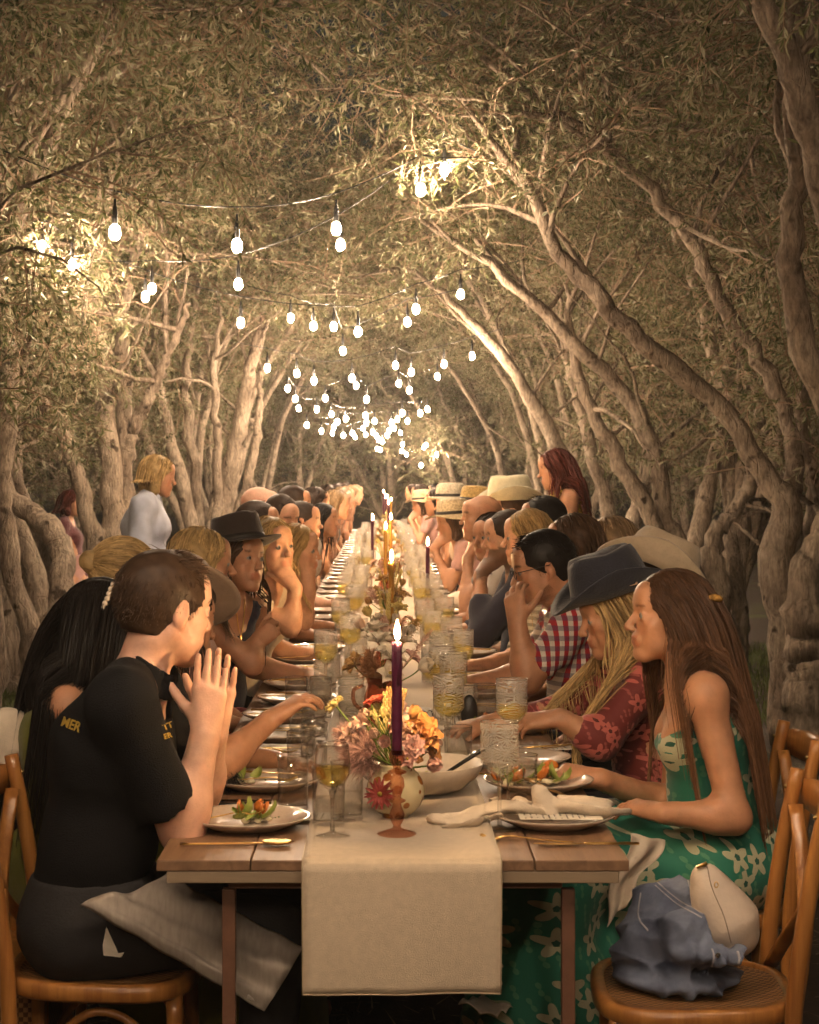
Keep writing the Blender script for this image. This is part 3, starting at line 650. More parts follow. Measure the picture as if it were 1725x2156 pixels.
def make_chair():
    o = empty('chair'); W_ = CHW
    P = seat_outline(); n = len(P)
    prof = [(-.02, .425), (.0, .420), (.008, .428), (.008, .452), (0, .459), (-.02, .459)]
    V = []; c = P/np.linalg.norm(P, axis=1)[:, None]
    for d, z in prof: V += [list(P[i]+c[i]*d+np.array([0, 0, z])) for i in range(n)]
    m = len(prof); Fc = [[a*n+j, a*n+(j+1) % n, ((a+1) % m)*n+(j+1) % n, ((a+1) % m)*n+j] for a in range(m) for j in range(n)]
    MB().add(V, Fc).build('seat_rim', W_, o)
    rings = [.0, .35, .65, .9]; V = [[0, 0, .446]]
    for q in rings[1:]: V += [list(p*q+np.array([0, 0, .446+.009*q*q])) for p in P]
    Fc = [[0, 1+j, 1+(j+1) % n] for j in range(n)]+[[1+a*n+j, 1+(a+1)*n+j, 1+(a+1)*n+(j+1) % n, 1+a*n+(j+1) % n] for a in range(2) for j in range(n)]
    Fc = [f[::-1] if 0 else f for f in Fc]
    MB().add(V, Fc).build('seat', CANE, o)
    for s in (-1, 1):
        MB().tube(spline([(.168, s*.165, .43), (.172, s*.170, .22), (.178, s*.176, 0)], 8), np.linspace(.019, .014, 8), 10).build('front_leg', W_, o)
        MB().tube(spline([(-.190, s*.176, 0), (-.180, s*.182, .22), (-.183, s*.186, .44), (-.200, s*.188, .60), (-.226, s*.188, .76), (-.252, s*.188, .885)], 20), np.r_[np.linspace(.015, .0185, 10), np.linspace(.0185, .0165, 10)], 12).build('back_post', W_, o)
        # bent arches under the seat
        MB().tube(spline([(-.176, s*.172, .13), (-.13, s*.168, .27), (-.04, s*.160, .37), (.03, s*.160, .385), (.10, s*.162, .34), (.15, s*.166, .24), (.168, s*.17, .13)], 22), .0095, 8).build('side_arch', W_, o)
        # crossing back slats
        MB().tube(spline([(-.243, s*.160, .81), (-.246, s*.10, .72), (-.238, 0, .615+.006*s), (-.212, -s*.10, .53), (-.188, -s*.165, .455)], 16), .0175, 8, flat=(1.0, .28)if 0 else (.30, 1.0), up=(1, 0, 0)).build('cross_slat', W_, o)
        MB().sphere((-.238, s*.188+.0, .852), (.006, .006, .006), 8, 6).v and MB().sphere((-.226, s*.19, .845), .0055, 8, 6).build('screw', BRASS, o)
    MB().tube(spline([(.168, -.15, .13), (.155, -.12, .27), (.150, -.05, .36), (.150, .05, .36), (.155, .12, .27), (.168, .15, .13)], 20), .0095, 8).build('front_arch', W_, o)
    # curved top rail
    V = []; t = np.linspace(-1, 1, 17)
    for q in t:
        x = -.262-.030*(1-q*q)+.0; y = q*.212
        e = 1-.35*abs(q)**4
        for dx, dz in ((-.008, -.040*e), (.008, -.040*e), (.010, 0), (.008, .036*e), (-.008, .036*e), (-.010, 0)): V.append([x+dx-.06*dz, y, .835+dz])
    Fc = [[i*6+j, i*6+(j+1) % 6, (i+1)*6+(j+1) % 6, (i+1)*6+j] for i in range(16) for j in range(6)]+[[5, 4, 3, 2, 1, 0], [96+j for j in range(6)]]
    MB().add(V, Fc).build('top_rail', W_, o)
    return o
CHAIR = make_chair()
def put_chair(x, y, rz, label, first=[True], group='cross-back chairs along the table'):
    o = CHAIR if first[0] else copytree(CHAIR)
    first[0] = False
    o.location = (x, y, 0); o.rotation_euler = (0, 0, rz); tag(o, label, 'chair', group); return o

# ---------------------------------------------------------------- tableware meshes
CER = mat('plate_glaze', (.56, .47, .39), .18, col2=(.47, .39, .32), scale=30, coat=.3)
GOLD = mat('brushed_gold', (.80, .52, .18), .28, metal=1, var=.1, scale=30)
GLS = glassmat('clear_glass', (.99, .985, .98), refr=.06, refl=1.1, base=.006); ETCH = glassmat('etched_glass', (.98, .97, .955), .05, .6, 110, refr=.05, engrave=.55); STEMG = glassmat('stem_glass', (.98, .975, .96), refr=.35, refl=1.3, base=.04); RIMG = glassmat('glass_rim', (.98, .97, .95), refl=1.5, base=.28, rough=.12)
WATER = glassmat('water', (.97, .97, .95), refl=.3); WINE = glassmat('white_wine', (.98, .91, .48), refl=.5); AMBERG = glassmat('amber_glass', (.84, .60, .50), .02, refr=.15)
def lm(prof, name, m, n=28):
    me = MB().lathe(prof, n).mesh(name); me.materials.append(m); return me
plate_me = lm([(0, .008), (.082, .009), (.092, .013), (.128, .025), (.1365, .0275), (.1375, .0265), (.130, .020), (.097, .006), (.088, .001), (.080, 0), (0, .001)], 'plate', CER, 40)
def tumbler(name, h, r, m, fill, fm, base=.012, etched=False):
    g = lm([(0, 0), (r*.93, 0), (r*.96, .003), (r, h-.001), (r-.0008, h), (r-.0018, h-.001), (r*.92, base), (0, base)], name, m)
    f = lm([(0, base+.001), (r*.905, base+.001), (r-.0032-.0, base+fill), (0, base+fill)], 'water', fm) if fill else None
    return g, f
HB = tumbler('highball', .128, .0365, GLS, .05, WATER); HB2 = tumbler('highball', .128, .0365, GLS, .075, WATER)
ET = tumbler('etched_tumbler', .105, .0435, ETCH, .035, WATER)
def goblet(etched, fill, fm):
    r = .042
    up = lm([(.008, .118), (r*.62, .128), (r*.96, .146), (r, .152), (r, .235), (r-.001, .236), (r-.002, .235), (r-.002, .153), (r*.55, .130), (0, .122)], 'bowl', ETCH if etched else GLS)
    stm = lm([(0, .0), (.037, .0), (.0375, .0022), (.02, .005), (.0055, .010), (.0042, .03), (.0040, .08), (.006, .110), (.0085, .119), (0, .121)], 'stem', STEMG, 20)
    liq = lm([(0, .1225), (r*.55, .131), (r*.93, .148), (r-.0035, .154), (r-.0035, .154+fill), (0, .154+fill)], 'wine', fm) if fill is not None else None
    return up, stm, liq
GO = goblet(True, .028, WINE); GO2 = goblet(True, .0, WATER); GO3 = goblet(True, .012, WINE)
def wineglass():
    up = lm([(0, .098), (.010, .100), (.026, .112), (.036, .130), (.039, .150), (.036, .180), (.034, .197), (.0332, .1975), (.035, .180), (.038, .150), (.035, .131), (.025, .114), (0, .101)], 'bowl', GLS)
    stm = lm([(0, 0), (.0385, 0), (.039, .002), (.018, .005), (.005, .012), (.0036, .04), (.004, .08), (.008, .097), (0, .099)], 'stem', STEMG, 24)
    liq = lm([(0, .102), (.0245, .115), (.0345, .132), (.0372, .146), (0, .146)], 'wine', WINE); return up, stm, liq
WG = wineglass()
SETG = []
rim_me = {}
def rim(par, r, z):
    if (r, z) not in rim_me:
        q = MB().tube([(r*math.cos(t), r*math.sin(t), z) for t in np.linspace(0, 2*math.pi, 33)], .0011, 6, cap=False).mesh('rim'); q.materials.append(RIMG); rim_me[(r, z)] = q
    link('rim', rim_me[(r, z)], None, par)
def put_glass(kind, x, y, label, group='glasses along the table'):
    z = TZ+(.0065 if -.163 < x < .24 else .0005)
    if kind in ('hb', 'hb2', 'et'):
        g, f = dict(hb=HB, hb2=HB2, et=ET)[kind]; o = link('tumbler' if kind != 'et' else 'etched_tumbler', g, None, None, (x, y, z), (0, 0, random.uniform(0, 6)))
        if f: link('water', f, None, o)
        if y < 9: rim(o, .0365 if kind != 'et' else .0435, .128 if kind != 'et' else .105)
    else:
        b, s, l = dict(go=GO, go2=GO2, go3=GO3, wg=WG)[kind]; o = empty('goblet', (x, y, z), random.uniform(0, 6))
        link('bowl', b, None, o); link('stem', s, None, o)
        if l: link('wine', l, None, o)
        if y < 9: rim(o, .042 if kind != 'wg' else .034, .236 if kind != 'wg' else .1975)
    tag(o, label, 'glass', group); return o
def fork_me():
    mb = MB(); P = np.array([(-.10, 0, .004), (-.03, 0, .006), (.03, 0, .010), (.05, 0, .008), (.062, 0, .004)]); mb.tube(spline(P, 12), np.r_[np.linspace(.0048, .003, 6), np.linspace(.003, .0085, 6)], 8, flat=(1, .35))
    for k in range(4): yv = (k-1.5)*.0052; mb.tube(spline([(.060, yv, .004), (.08, yv, .003), (.1, yv, .010)], 5), np.linspace(.0018, .0011, 5), 5)
    return mb
def knife_me():
    mb = MB(); mb.tube([(-.11, 0, .005), (0, 0, .005), (.005, 0, .005)], [.0055, .0045, .004], 8, flat=(1, .6)); mb.tube(spline([(.004, 0, .005), (.04, .001, .005), (.08, .001, .005), (.11, -.003, .005)], 9), [.006, .0085, .009, .009, .0088, .0085, .008, .006, .002], 8, flat=(1, .14)); return mb
def spoon_me():
    mb = MB(); mb.tube(spline([(-.12, 0, .004), (-.04, 0, .005), (.04, 0, .006), (.055, 0, .007)], 12), np.linspace(.0052, .0032, 12), 8, flat=(1, .5)); mb.sphere((.083, 0, .008), (.032, .019, .006), 16, 10)
    V = mb.v[-1]; V[:, 2] = np.where(V[:, 2] > .008, .012-(V[:, 2]-.008)*.5, V[:, 2]); return mb
FK, KN, SP = [q.mesh(nm) for q, nm in ((fork_me(), 'fork'), (knife_me(), 'knife'), (spoon_me(), 'spoon'))]
for q in (FK, KN, SP): q.materials.append(GOLD)
def put_cut(kind, x, y, z, rz, label, tilt=0, group='gold cutlery'):
    o = link({'f': 'fork', 'k': 'knife', 's': 'spoon'}[kind], dict(f=FK, k=KN, s=SP)[kind], None, None, (x, y, z), (0, tilt, rz)); tag(o, label, 'cutlery', group); return o
MENU = mat('menu_paper', (.72, .66, .56), .8, var=.04); INK = mat('menu_ink', (.10, .08, .07), .8)
def menu_me():
    mb = MB().box((-.05, -.09, 0), (.05, .09, .0006)); return mb
menu_card = menu_me().mesh('menu_card', False); menu_card.materials.append(MENU)
def ink_me():
    mb = MB(); r = random.Random(5)
    for k in range(11):
        y = .075-.013*k; x = -.042
        while x < .03:
            w = r.uniform(.004, .012)
            if r.random() < .85: mb.add([[x, y, .0011], [x+w, y, .0011], [x+w, y+.0035, .0011], [x, y+.0035, .0011]], [[0, 1, 2, 3]])
            x += w+.003
    return mb
menu_ink = ink_me().mesh('print', False); menu_ink.materials.append(INK)
def put_menu(x, y, z, rz, label):
    o = link('menu_card', menu_card, None, None, (x, y, z), (0, 0, rz)); link('print', menu_ink, None, o); tag(o, label, 'menu', 'printed menu cards'); return o

# ---------------------------------------------------------------- food
GREENS = mat('lettuce', (.20, .27, .04), .4, col2=(.30, .34, .10), scale=40); SQUASH = mat('roast_squash', (.62, .22, .03), .4, scale=50, col2=(.45, .12, .02)); CREAM = mat('soft_cheese', (.70, .64, .46), .5, bump=.5, bscale=90); HERB = mat('herb', (.05, .09, .02), .5)
def petal(l, w, cup=.3, curl=.2, n=5, m=5, ruf=0.0, seed=0):
    V = []
    for i in range(n):
        t = i/(n-1); ww = w*math.sin(math.pi*(.10+.80*t)**.85)
        for j in range(m):
            s = 2*j/(m-1)-1
            V.append([l*t*math.cos(curl*t), s*ww*.5, l*t*math.sin(curl*t)+cup*w*s*s*.5+ruf*l*math.sin(7*s+3*t+seed)*t*t])
    Fc = [[i*m+j, i*m+j+1, (i+1)*m+j+1, (i+1)*m+j] for i in range(n-1) for j in range(m-1)]
    return V, Fc
def salad(x, y, z, seed, label):
    r = random.Random(seed); o = empty('salad', (x, y, z)); mb = MB()
    for k in range(14):
        mb.sphere((r.gauss(0, .014), r.gauss(0, .012), .006+abs(r.gauss(0, .004))), (.011*r.uniform(.6, 1.2), .010*r.uniform(.6, 1.2), .006), 7, 5)
    mb.build('soft_cheese', CREAM, o)
    for k in range(9):
        V, Fc = petal(r.uniform(.03, .05), r.uniform(.015, .028), .5, r.uniform(.3, 1.2), ruf=.12, seed=k)
        MB().add(V, Fc).build('lettuce_leaf', GREENS, o, loc=(r.gauss(0, .02), r.gauss(0, .014), .010), rot=(r.uniform(-.6, .6), r.uniform(-.25, .2), r.uniform(0, 6.28)))
    for k in range(3):
        V, Fc = petal(.045, .028, .6, .8); 
        w = MB().add(V, Fc).build('squash_wedge', SQUASH, o, loc=(r.gauss(-.01, .015), r.gauss(0, .012), .012), rot=(r.uniform(-.9, .9), -r.uniform(-.1, .4), r.uniform(0, 6.28))); md = w.modifiers.new('thick', 'SOLIDIFY'); md.thickness = .006
    mb = MB()
    for k in range(10): mb.sphere((r.gauss(0, .03), r.gauss(0, .02), .012), (.003, .002, .0015), 5, 4)
    mb.build('herbs', HERB, o); tag(o, label, 'food', 'salads on the plates'); return o

# ---------------------------------------------------------------- candles
FLM = emitmat('candle_flame', FLAMECOL, FLAME)
flame_me = MB().lathe([(0, 0), (.004, .004), (.0065, .012), (.0065, .020), (.0042, .032), (.0015, .041), (0, .045)], 10).mesh('flame'); flame_me.materials.append(FLM)
WAXP = mat('burgundy_wax', (.10, .012, .045), .35, sss=.2, var=.15, scale=60, bump=.2, bscale=120); WAXG = mat('mustard_wax', (.50, .25, .035), .4, sss=.2, var=.1, scale=60, bump=.2, bscale=120)
def candle(x, y, hz, h, wax, label, holder=True, lean=0.0):
    z = TZ+.0065; o = empty('candlestick', (x, y, z))
    if holder:
        s = hz/.18
        prof = [(0, 0), (.040, .0), (.042, .003), (.030, .007), (.010, .014), (.008, .02), (.014, .03), (.017, .042), (.011, .058), (.009, .066), (.018, .070), (.019, .073), (.009, .078), (.010, .086), (.0165, .102), (.015, .118), (.009, .126), (.020, .130), (.021, .133), (.009, .138), (.008, .142), (.016, .156), (.017, .168), (.0125, .178), (.0115, .178), (.0115, .168), (0, .166)]
        MB().lathe([(r_, z_*s) for r_, z_ in prof], 24).build('holder', AMBERG, o)
    r = random.Random(int(y*100)); mb = MB()
    P = np.array([(lean*t*h, 0, hz-.012+h*t) for t in np.linspace(0, 1, 12)]); mb.tube(P, [.0118-.0012*t+.0006*r.uniform(-1, 1) for t in np.linspace(0, 1, 12)], 16)
    for k in range(7):
        a = r.uniform(0, 6.28); L_ = r.uniform(.03, .12); t0 = hz+h-.014
        mb.tube([(lean*h+.0108*math.cos(a), .0108*math.sin(a), t0), (lean*h+.0116*math.cos(a), .0116*math.sin(a), t0-L_*.5), (lean*h*.9+.0114*math.cos(a), .0114*math.sin(a), t0-L_)], [.0022, .0026, .0012], 6)
    c = mb.build('candle', wax, o)
    MB().tube([(lean*h, 0, hz-.012+h), (lean*h+.001, 0, hz+h-.002)], .0009, 5).build('wick', BLACK, c)
    link('flame', flame_me, None, c, (lean*h+.001, 0, hz+h-.008))
    tag(o, label, 'candle', 'tall candles along the table'); return o

# ---------------------------------------------------------------- flowers
FC = dict(orange=((.70, .27, .06), (.80, .42, .14)), peach=((.78, .54, .38), (.74, .46, .36)), white=((.78, .70, .56), (.70, .58, .44)), red=((.55, .05, .04), (.65, .14, .06)), maroon=((.22, .018, .02), (.36, .05, .03)), pink=((.58, .30, .25), (.70, .42, .35)), yellow=((.62, .48, .12), (.7, .58, .25)), rust=((.34, .13, .05), (.42, .2, .09)), gold=((.42, .22, .06), (.5, .3, .1)))
def pm(c): return mat('petal_'+c, FC[c][0], .6, col2=FC[c][1], scale=30, sheen=.2, bump=.3, bscale=150)
STEMM = mat('flower_stem', (.13, .19, .03), .55, scale=40)
def flower(par, kind, col, base, pos, size, seed, face=None):
    """a part of the bouquet: stem from base to pos and its petals as sub-parts"""
    r = random.Random(seed); pos = np.array(pos, float); base = np.array(base, float)
    f = MB().tube(spline([base, base*.4+pos*.6+np.array([r.uniform(-.01, .01), r.uniform(-.01, .01), -.0]), pos], 10), .0022, 6)
    d = unit(face if face is not None else pos-base+np.array([0, -.05, .02])); u = unit(np.cross(d, [.3, .9, .1])); v = np.cross(d, u); B = np.stack([u, v, d], 1)
    fo = f.build('flower', STEMM, par)
    rings = dict(rose=[(3, .35, 1.35, .9), (4, .55, 1.1, .9), (5, .8, .85, .85), (6, 1.0, .5, .8)], ranun=[(4, .6, 1.35, 1.0), (5, .8, 1.1, 1.0), (6, 1.0, .85, 1.0)], open=[(5, .8, .95, .8), (6, 1.0, .5, .75)], daisy=[(13, .75, .6, .26), (18, 1.0, .3, .24)], bud=[(4, 1.0, 1.25, .8)], crumple=[(4, .5, 1.2, 1.0), (6, .8, .8, .9), (7, 1.1, .45, .8)])[kind]
    for n, l, el, w in rings:
        V, Fc = petal(size*l, size*l*w, .55 if kind != 'daisy' else .2, .55 if kind in ('ranun', 'rose', 'bud') else -.2, ruf=.05 if kind != 'crumple' else .16, seed=seed)
        me = mkmesh('petal', V, Fc); me.materials.append(pm(col)); a0 = r.uniform(0, 6)
        for k in range(n):
            a = a0+2*math.pi*k/n+r.uniform(-.15, .15); e = el+r.uniform(-.15, .15)
            dx = np.array([math.cos(a)*math.cos(e), math.sin(a)*math.cos(e), math.sin(e)]); dy = np.array([-math.sin(a), math.cos(a), 0]); dz = np.cross(dx, dy)
            M = np.eye(4); M[:3, :3] = B@np.stack([dx, dy, dz], 1); M[:3, 3] = pos-d*size*.12
            q = link('petal', me, None, fo); q.matrix_local = Matrix(M.tolist())
    if kind in ('open', 'daisy'):
        MB().sphere(pos, size*.16, 10, 6).build('flower_centre', mat('pollen', (.35, .25, .03), .8, bump=.8), fo)
    return fo
def plume(par, base, tip, col, n=420, L=.05, seed=1, name='plume', thick=.0006):
    r = np.random.default_rng(seed); base = np.array(base, float); tip = np.array(tip, float); S_ = spline([base, base*.45+tip*.55+r.normal(0, .01, 3), tip], 24)
    t = r.uniform(.35, 1, n); i = (t*22).astype(int); p = S_[i]; T = unit_rows(S_[i+1]-S_[i]); d = T*1.1+r.normal(0, .55, (n, 3)); Ln = L*np.sin(np.pi*(t-.30)/.75)*r.uniform(.5, 1.1, n)
    P = grow(p, d, np.maximum(Ln, .004), 5, .10, .12, r); V, Q, c = tubes_col(P, np.linspace(thick*1.3, thick*.6, 6)[None]*np.ones((n, 1)), r.uniform(.6, 1.3, n))
    st = MB().tube(S_, np.linspace(.0016, .0007, 24), 5)
    o = link(name, mkmesh(name, np.concatenate([st.verts(), V]), st.f+[list(q) for q in Q+st.n], True, np.concatenate([np.ones((st.n, 3)), c])), mat('plume_'+col, FC[col][1], .9, attr=True), par); return o
def wheat(par, base, tip, seed, col='yellow'):
    r = random.Random(seed); S_ = spline([base, (np.array(base)*.5+np.array(tip)*.5)+np.array([r.uniform(-.01, .01), 0, .01]), tip], 20); mb = MB().tube(S_, .0012, 5)
    for i in range(11, 20):
        for k in range(3):
            a = k*2.1+i; T = unit(S_[min(i+1, 19)]-S_[i-1]); u = unit(np.cross(T, [0, 1, .2])); v = np.cross(T, u); q = S_[i]+(u*math.cos(a)+v*math.sin(a))*.0045; M = mb.n
            mb.sphere((0, 0, 0), (.0024, .0024, .006), 6, 5); B = np.stack([u, v, T], 1); mb.v[-1] = mb.v[-1]@B.T+q
    return mb.build('grass_ear', pm(col), par)
def vasemat():
    m, N, b = newmat('speckled_vase')
    tc = N.new('ShaderNodeTexCoord'); vo = N.new('ShaderNodeTexVoronoi', i_Scale=34, i_Randomness=1.0); N.ln(tc.outputs['Object'], vo.inputs[0])
    r = N.new('ShaderNodeMapRange', i_1=.36, i_2=.41); N.ln(vo.outputs[0], r.inputs[0])
    n = N.new('ShaderNodeTexNoise', i_Scale=28); N.ln(tc.outputs['Object'], n.inputs[0]); sp = N.new('ShaderNodeMapRange', i_1=.61, i_2=.64); N.ln(n.outputs[0], sp.inputs[0])
    mx0 = N.new('ShaderNodeMath', operation='MAXIMUM'); N.ln(r.outputs[0], mx0.inputs[0]); N.ln(sp.outputs[0], mx0.inputs[1])
    cs = N.new('ShaderNodeMix', data_type='RGBA'); cs.inputs[6].default_value = (.20, .045, .02, 1); cs.inputs[7].default_value = (.45, .20, .03, 1); N.ln(vo.outputs['Color'], cs.inputs[0])
    mx = N.new('ShaderNodeMix', data_type='RGBA'); mx.inputs[7].default_value = (.66, .58, .36, 1); N.ln(cs.outputs[2], mx.inputs[6]); N.ln(mx0.outputs[0], mx.inputs[0]); N.ln(mx.outputs[2], b.inputs['Base Color'])
    b.inputs['Roughness'].default_value = .08; b.inputs['Coat Weight'].default_value = .6; b.inputs['Subsurface Weight'].default_value = .15; b.inputs['Subsurface Radius'].default_value = (.02, .015, .008)
    return m
# ---------------------------------------------------------------- people
ZU = np.array([0, 0, 1.])
SKINS = [mat('skin_light', (.62, .335, .21), .52, var=.10, scale=22, bump=.10, bscale=240, attr=True, sss=.12),
         mat('skin_tan', (.50, .25, .14), .52, var=.10, scale=22, bump=.10, bscale=240, attr=True, sss=.12),
         mat('skin_pale', (.66, .385, .275), .52, var=.10, scale=22, bump=.10, bscale=240, attr=True, sss=.12)]
HAIRC = dict(walnut=(.062, .036, .022), black=(.014, .011, .010), dark=(.045, .026, .017), brown=(.10, .055, .032), chestnut=(.15, .075, .04), blonde=(.50, .34, .15), ash=(.30, .20, .11), grey=(.25, .21, .18), red=(.10, .022, .014))
def hairmat(c):
    return mat('hair_'+c, HAIRC[c], .5, var=.12, scale=40, attr=True, spec=.22)
EYEM = mat('eyeball', (.75, .72, .68), .3, var=.0, attr=True)
def head_prims(H, R, hs, fem):
    def P(x, y, z): return H+R@(np.array([x, y, z])*hs)
    jw = .9 if fem else 1.0; k = .02
    pr = [ell(P(-.017, 0, .034), np.array([.098, .075, .083])*hs, R, .02), ell(P(.028, 0, -.025), np.array([.058, .058*jw, .082])*hs, R, .03)]
    for s in (-1, 1):
        pr += [cap(P(-.012, s*.052*jw, -.045), P(.062, s*.016, -.1), .020*hs*jw, .017*hs, k=.03), ell(P(.052, s*.042, -.022), np.array([.024, .020, .018])*hs, R, .02), ell(P(.045, s*.034, -.056), np.array([.026, .022, .030])*hs, R, .025)]
    pr += [ell(P(.073, 0, -.098), np.array([.017, .019*jw, .016])*hs, R, .018), cap(P(.077, -.03, .026), P(.077, .03, .026), (.0085 if fem else .012)*hs, k=.018),
           ell(P(.070, 0, .055), np.array([.022, .045, .035])*hs, R, .03)]
    for s in (-1, 1): pr.append(dict(ell(P(.093, s*.032, .006), np.array([.016, .019, .011])*hs, R, .014), sub=True))
    for s in (-1, 1): pr += [ell(P(.0745, s*.032, .004), np.array([.0135]*3)*hs, R, .003)]
    for s in (-1, 1): pr += [cap(P(.0830, s*.020, .0105), P(.0810, s*.044, .0100), .0038*hs, k=.003), cap(P(.0845, s*.026, .0125), P(.0845, s*.038, .0125), .0036*hs, k=.003), cap(P(.0825, s*.021, -.0060), P(.0805, s*.043, -.0055), .0040*hs, k=.004)]
    pr += [cap(P(.084, 0, .014), P(.108, 0, -.026), .0075*hs, .0105*hs, k=.012), ell(P(.110, 0, -.030), .0095*hs, R, .008)]
    for s in (-1, 1): pr.append(ell(P(.099, s*.0125, -.034), .0078*hs, R, .007))
    pr += [ell(P(.083, 0, -.062), np.array([.013, .026, .018])*hs, R, .012), cap(P(.0875, -.017, -.0575), P(.0875, .017, -.0575), .0042*hs, k=.006), cap(P(.0925, -.006, -.0555), P(.0925, .006, -.0555), .004*hs, k=.006),
           cap(P(.0885, -.013, -.0705), P(.0885, .013, -.0705), .005*hs, k=.006), dict(cap(P(.1, -.022, -.064), P(.1, .022, -.064), .0028*hs, k=.004), sub=True)]
    for s in (-1, 1):
        Re = R@rotm((0, 0, 1), s*.35)@rotm((0, 1, 0), .18)
        pr += [ell(P(-.012, s*.077, -.004), np.array([.019, .0065, .031])*hs, Re, .006), dict(ell(P(-.008, s*.085, .002), np.array([.011, .006, .017])*hs, Re, .004), sub=True), ell(P(-.006, s*.074, -.031), np.array([.009, .006, .010])*hs, Re, .005)]
    return pr
def hand_prims(W, x, z, left, curl=(.25, .35, .3), spread=.12, hs=1.0, thumb=.5, tcurl=.3):
    x = unit(x); z = unit(z-x*(np.dot(z, x))); y = np.cross(z, x)*(-1 if left else 1)
    def P(a, b, c): return W+(x*a+y*b+z*c)*hs
    pr = []
    yk = (.029, .010, -.0095, -.027); yb = (.016, .006, -.005, -.015); kx = (.086, .090, .085, .077); ln_ = (.070, .078, .072, .056); rd = (.0088, .009, .0085, .0075)
    pr.append(cap(P(-.02, 0, 0), P(.03, 0, 0), .023*hs, .025*hs, side=y, ws=1.15, front=z, wf=.75, k=.015))
    for i in range(4):
        kn = P(kx[i], yk[i], .002); pr.append(cap(P(.015, yb[i], 0), kn, .0135*hs, .0112*hs, k=.016))
        a = math.atan2(yk[i], .25)*spread*8; d0 = x*math.cos(a)+y*math.sin(a); p = kn; ang = 0
        for j, fr in enumerate((.45, .30, .25)):
            c = curl[j] if not isinstance(curl[0], (tuple, list)) else curl[i][j]
            ang += c; d = d0*math.cos(ang)-z*math.sin(ang); q = p+d*ln_[i]*fr*hs
            pr.append(cap(p, q, (rd[i]-.0006*j)*hs, (rd[i]-.0006*(j+1))*hs, k=.0035)); p = q
    t0 = P(.022, .018, -.008); td = unit(x*math.cos(thumb)+y*math.sin(thumb)-z*.25); t1 = t0+td*.042*hs; td2 = unit(td*math.cos(tcurl)+x*math.sin(tcurl)-z*.1); t2 = t1+td2*.034*hs; t3 = t2+unit(td2+x*.2)*.026*hs
    pr += [cap(t0, t1, .0165*hs, .0125*hs, k=.014), cap(t1, t2, .0115*hs, .0098*hs, k=.004), cap(t2, t3, .0098*hs, .0078*hs, k=.004)]
    return pr
def mesh_sdf(prims, boxes, h, name, infl=0, fn=None, colfn=None):
    """boxes: list of (lo,hi,h) finer windows"""
    lo, hi = bounds(prims, .02+infl); Vs, Qs, n = [], [], 0
    wins = [(lo, hi, h, boxes)]+[(np.maximum(b[0], lo), np.minimum(b[1], hi), b[2], boxes[i+1:]) for i, b in enumerate(boxes)]
    for wl, wh, hh, ex in wins:
        if (wh-wl < 3*hh).any(): continue
        D, ax = sdf_grid(prims, wl, wh, hh, infl)
        if fn is not None: D = fn(D, ax[0][:, None, None], ax[1][None, :, None], ax[2][None, None, :])
        V, Q = surfnet(D, ax)
        if not len(Q): continue
        cen = V[Q].mean(1); keep = np.ones(len(Q), bool)
        for b in ex: keep &= ~((cen > b[0]+1.2*hh) & (cen < b[1]-1.2*hh)).all(1)
        Q = Q[keep]; u, inv = np.unique(Q, return_inverse=True); V = V[u]; Q = inv.reshape(-1, 4)
        Vs.append(V); Qs.append(Q+n); n += len(V)
    V = np.concatenate(Vs); Q = np.concatenate(Qs)
    return mkmesh(name, V, Q, True, colfn(V) if colfn else None), V
def folds(seed, A=.004, f=18, ridge=0.0):
    r = np.random.default_rng(seed); K = r.normal(0, 1, (5, 3))*f*np.array([1, 1, .6]); ph = r.uniform(0, 6, 5)
    def fn(D, X, Y, Z):
        s = 0
        w = .6*np.sin(9*X+7*Y+5*Z+ph[0])
        for k in range(5): s = s+np.sin(K[k, 0]*X+K[k, 1]*Y+K[k, 2]*Z+ph[k]+w*2)
        if ridge: s = s+ridge*(np.abs(np.sin(K[0, 0]*.8*X+11*Z+6*Y+w*1.5+ph[1]))**.6-.6)
        return D+(A*.45*s).astype(np.float32)
    return fn
def tubes_col(P, R, tone, n=2, root=.8, tip=1.1):
    V, Q = tubes(P, R, n); g = np.repeat(np.linspace(root, tip, P.shape[1]), n); c = (tone[:, None]*g[None]).reshape(-1, 1)*np.ones(3); return V, Q, c

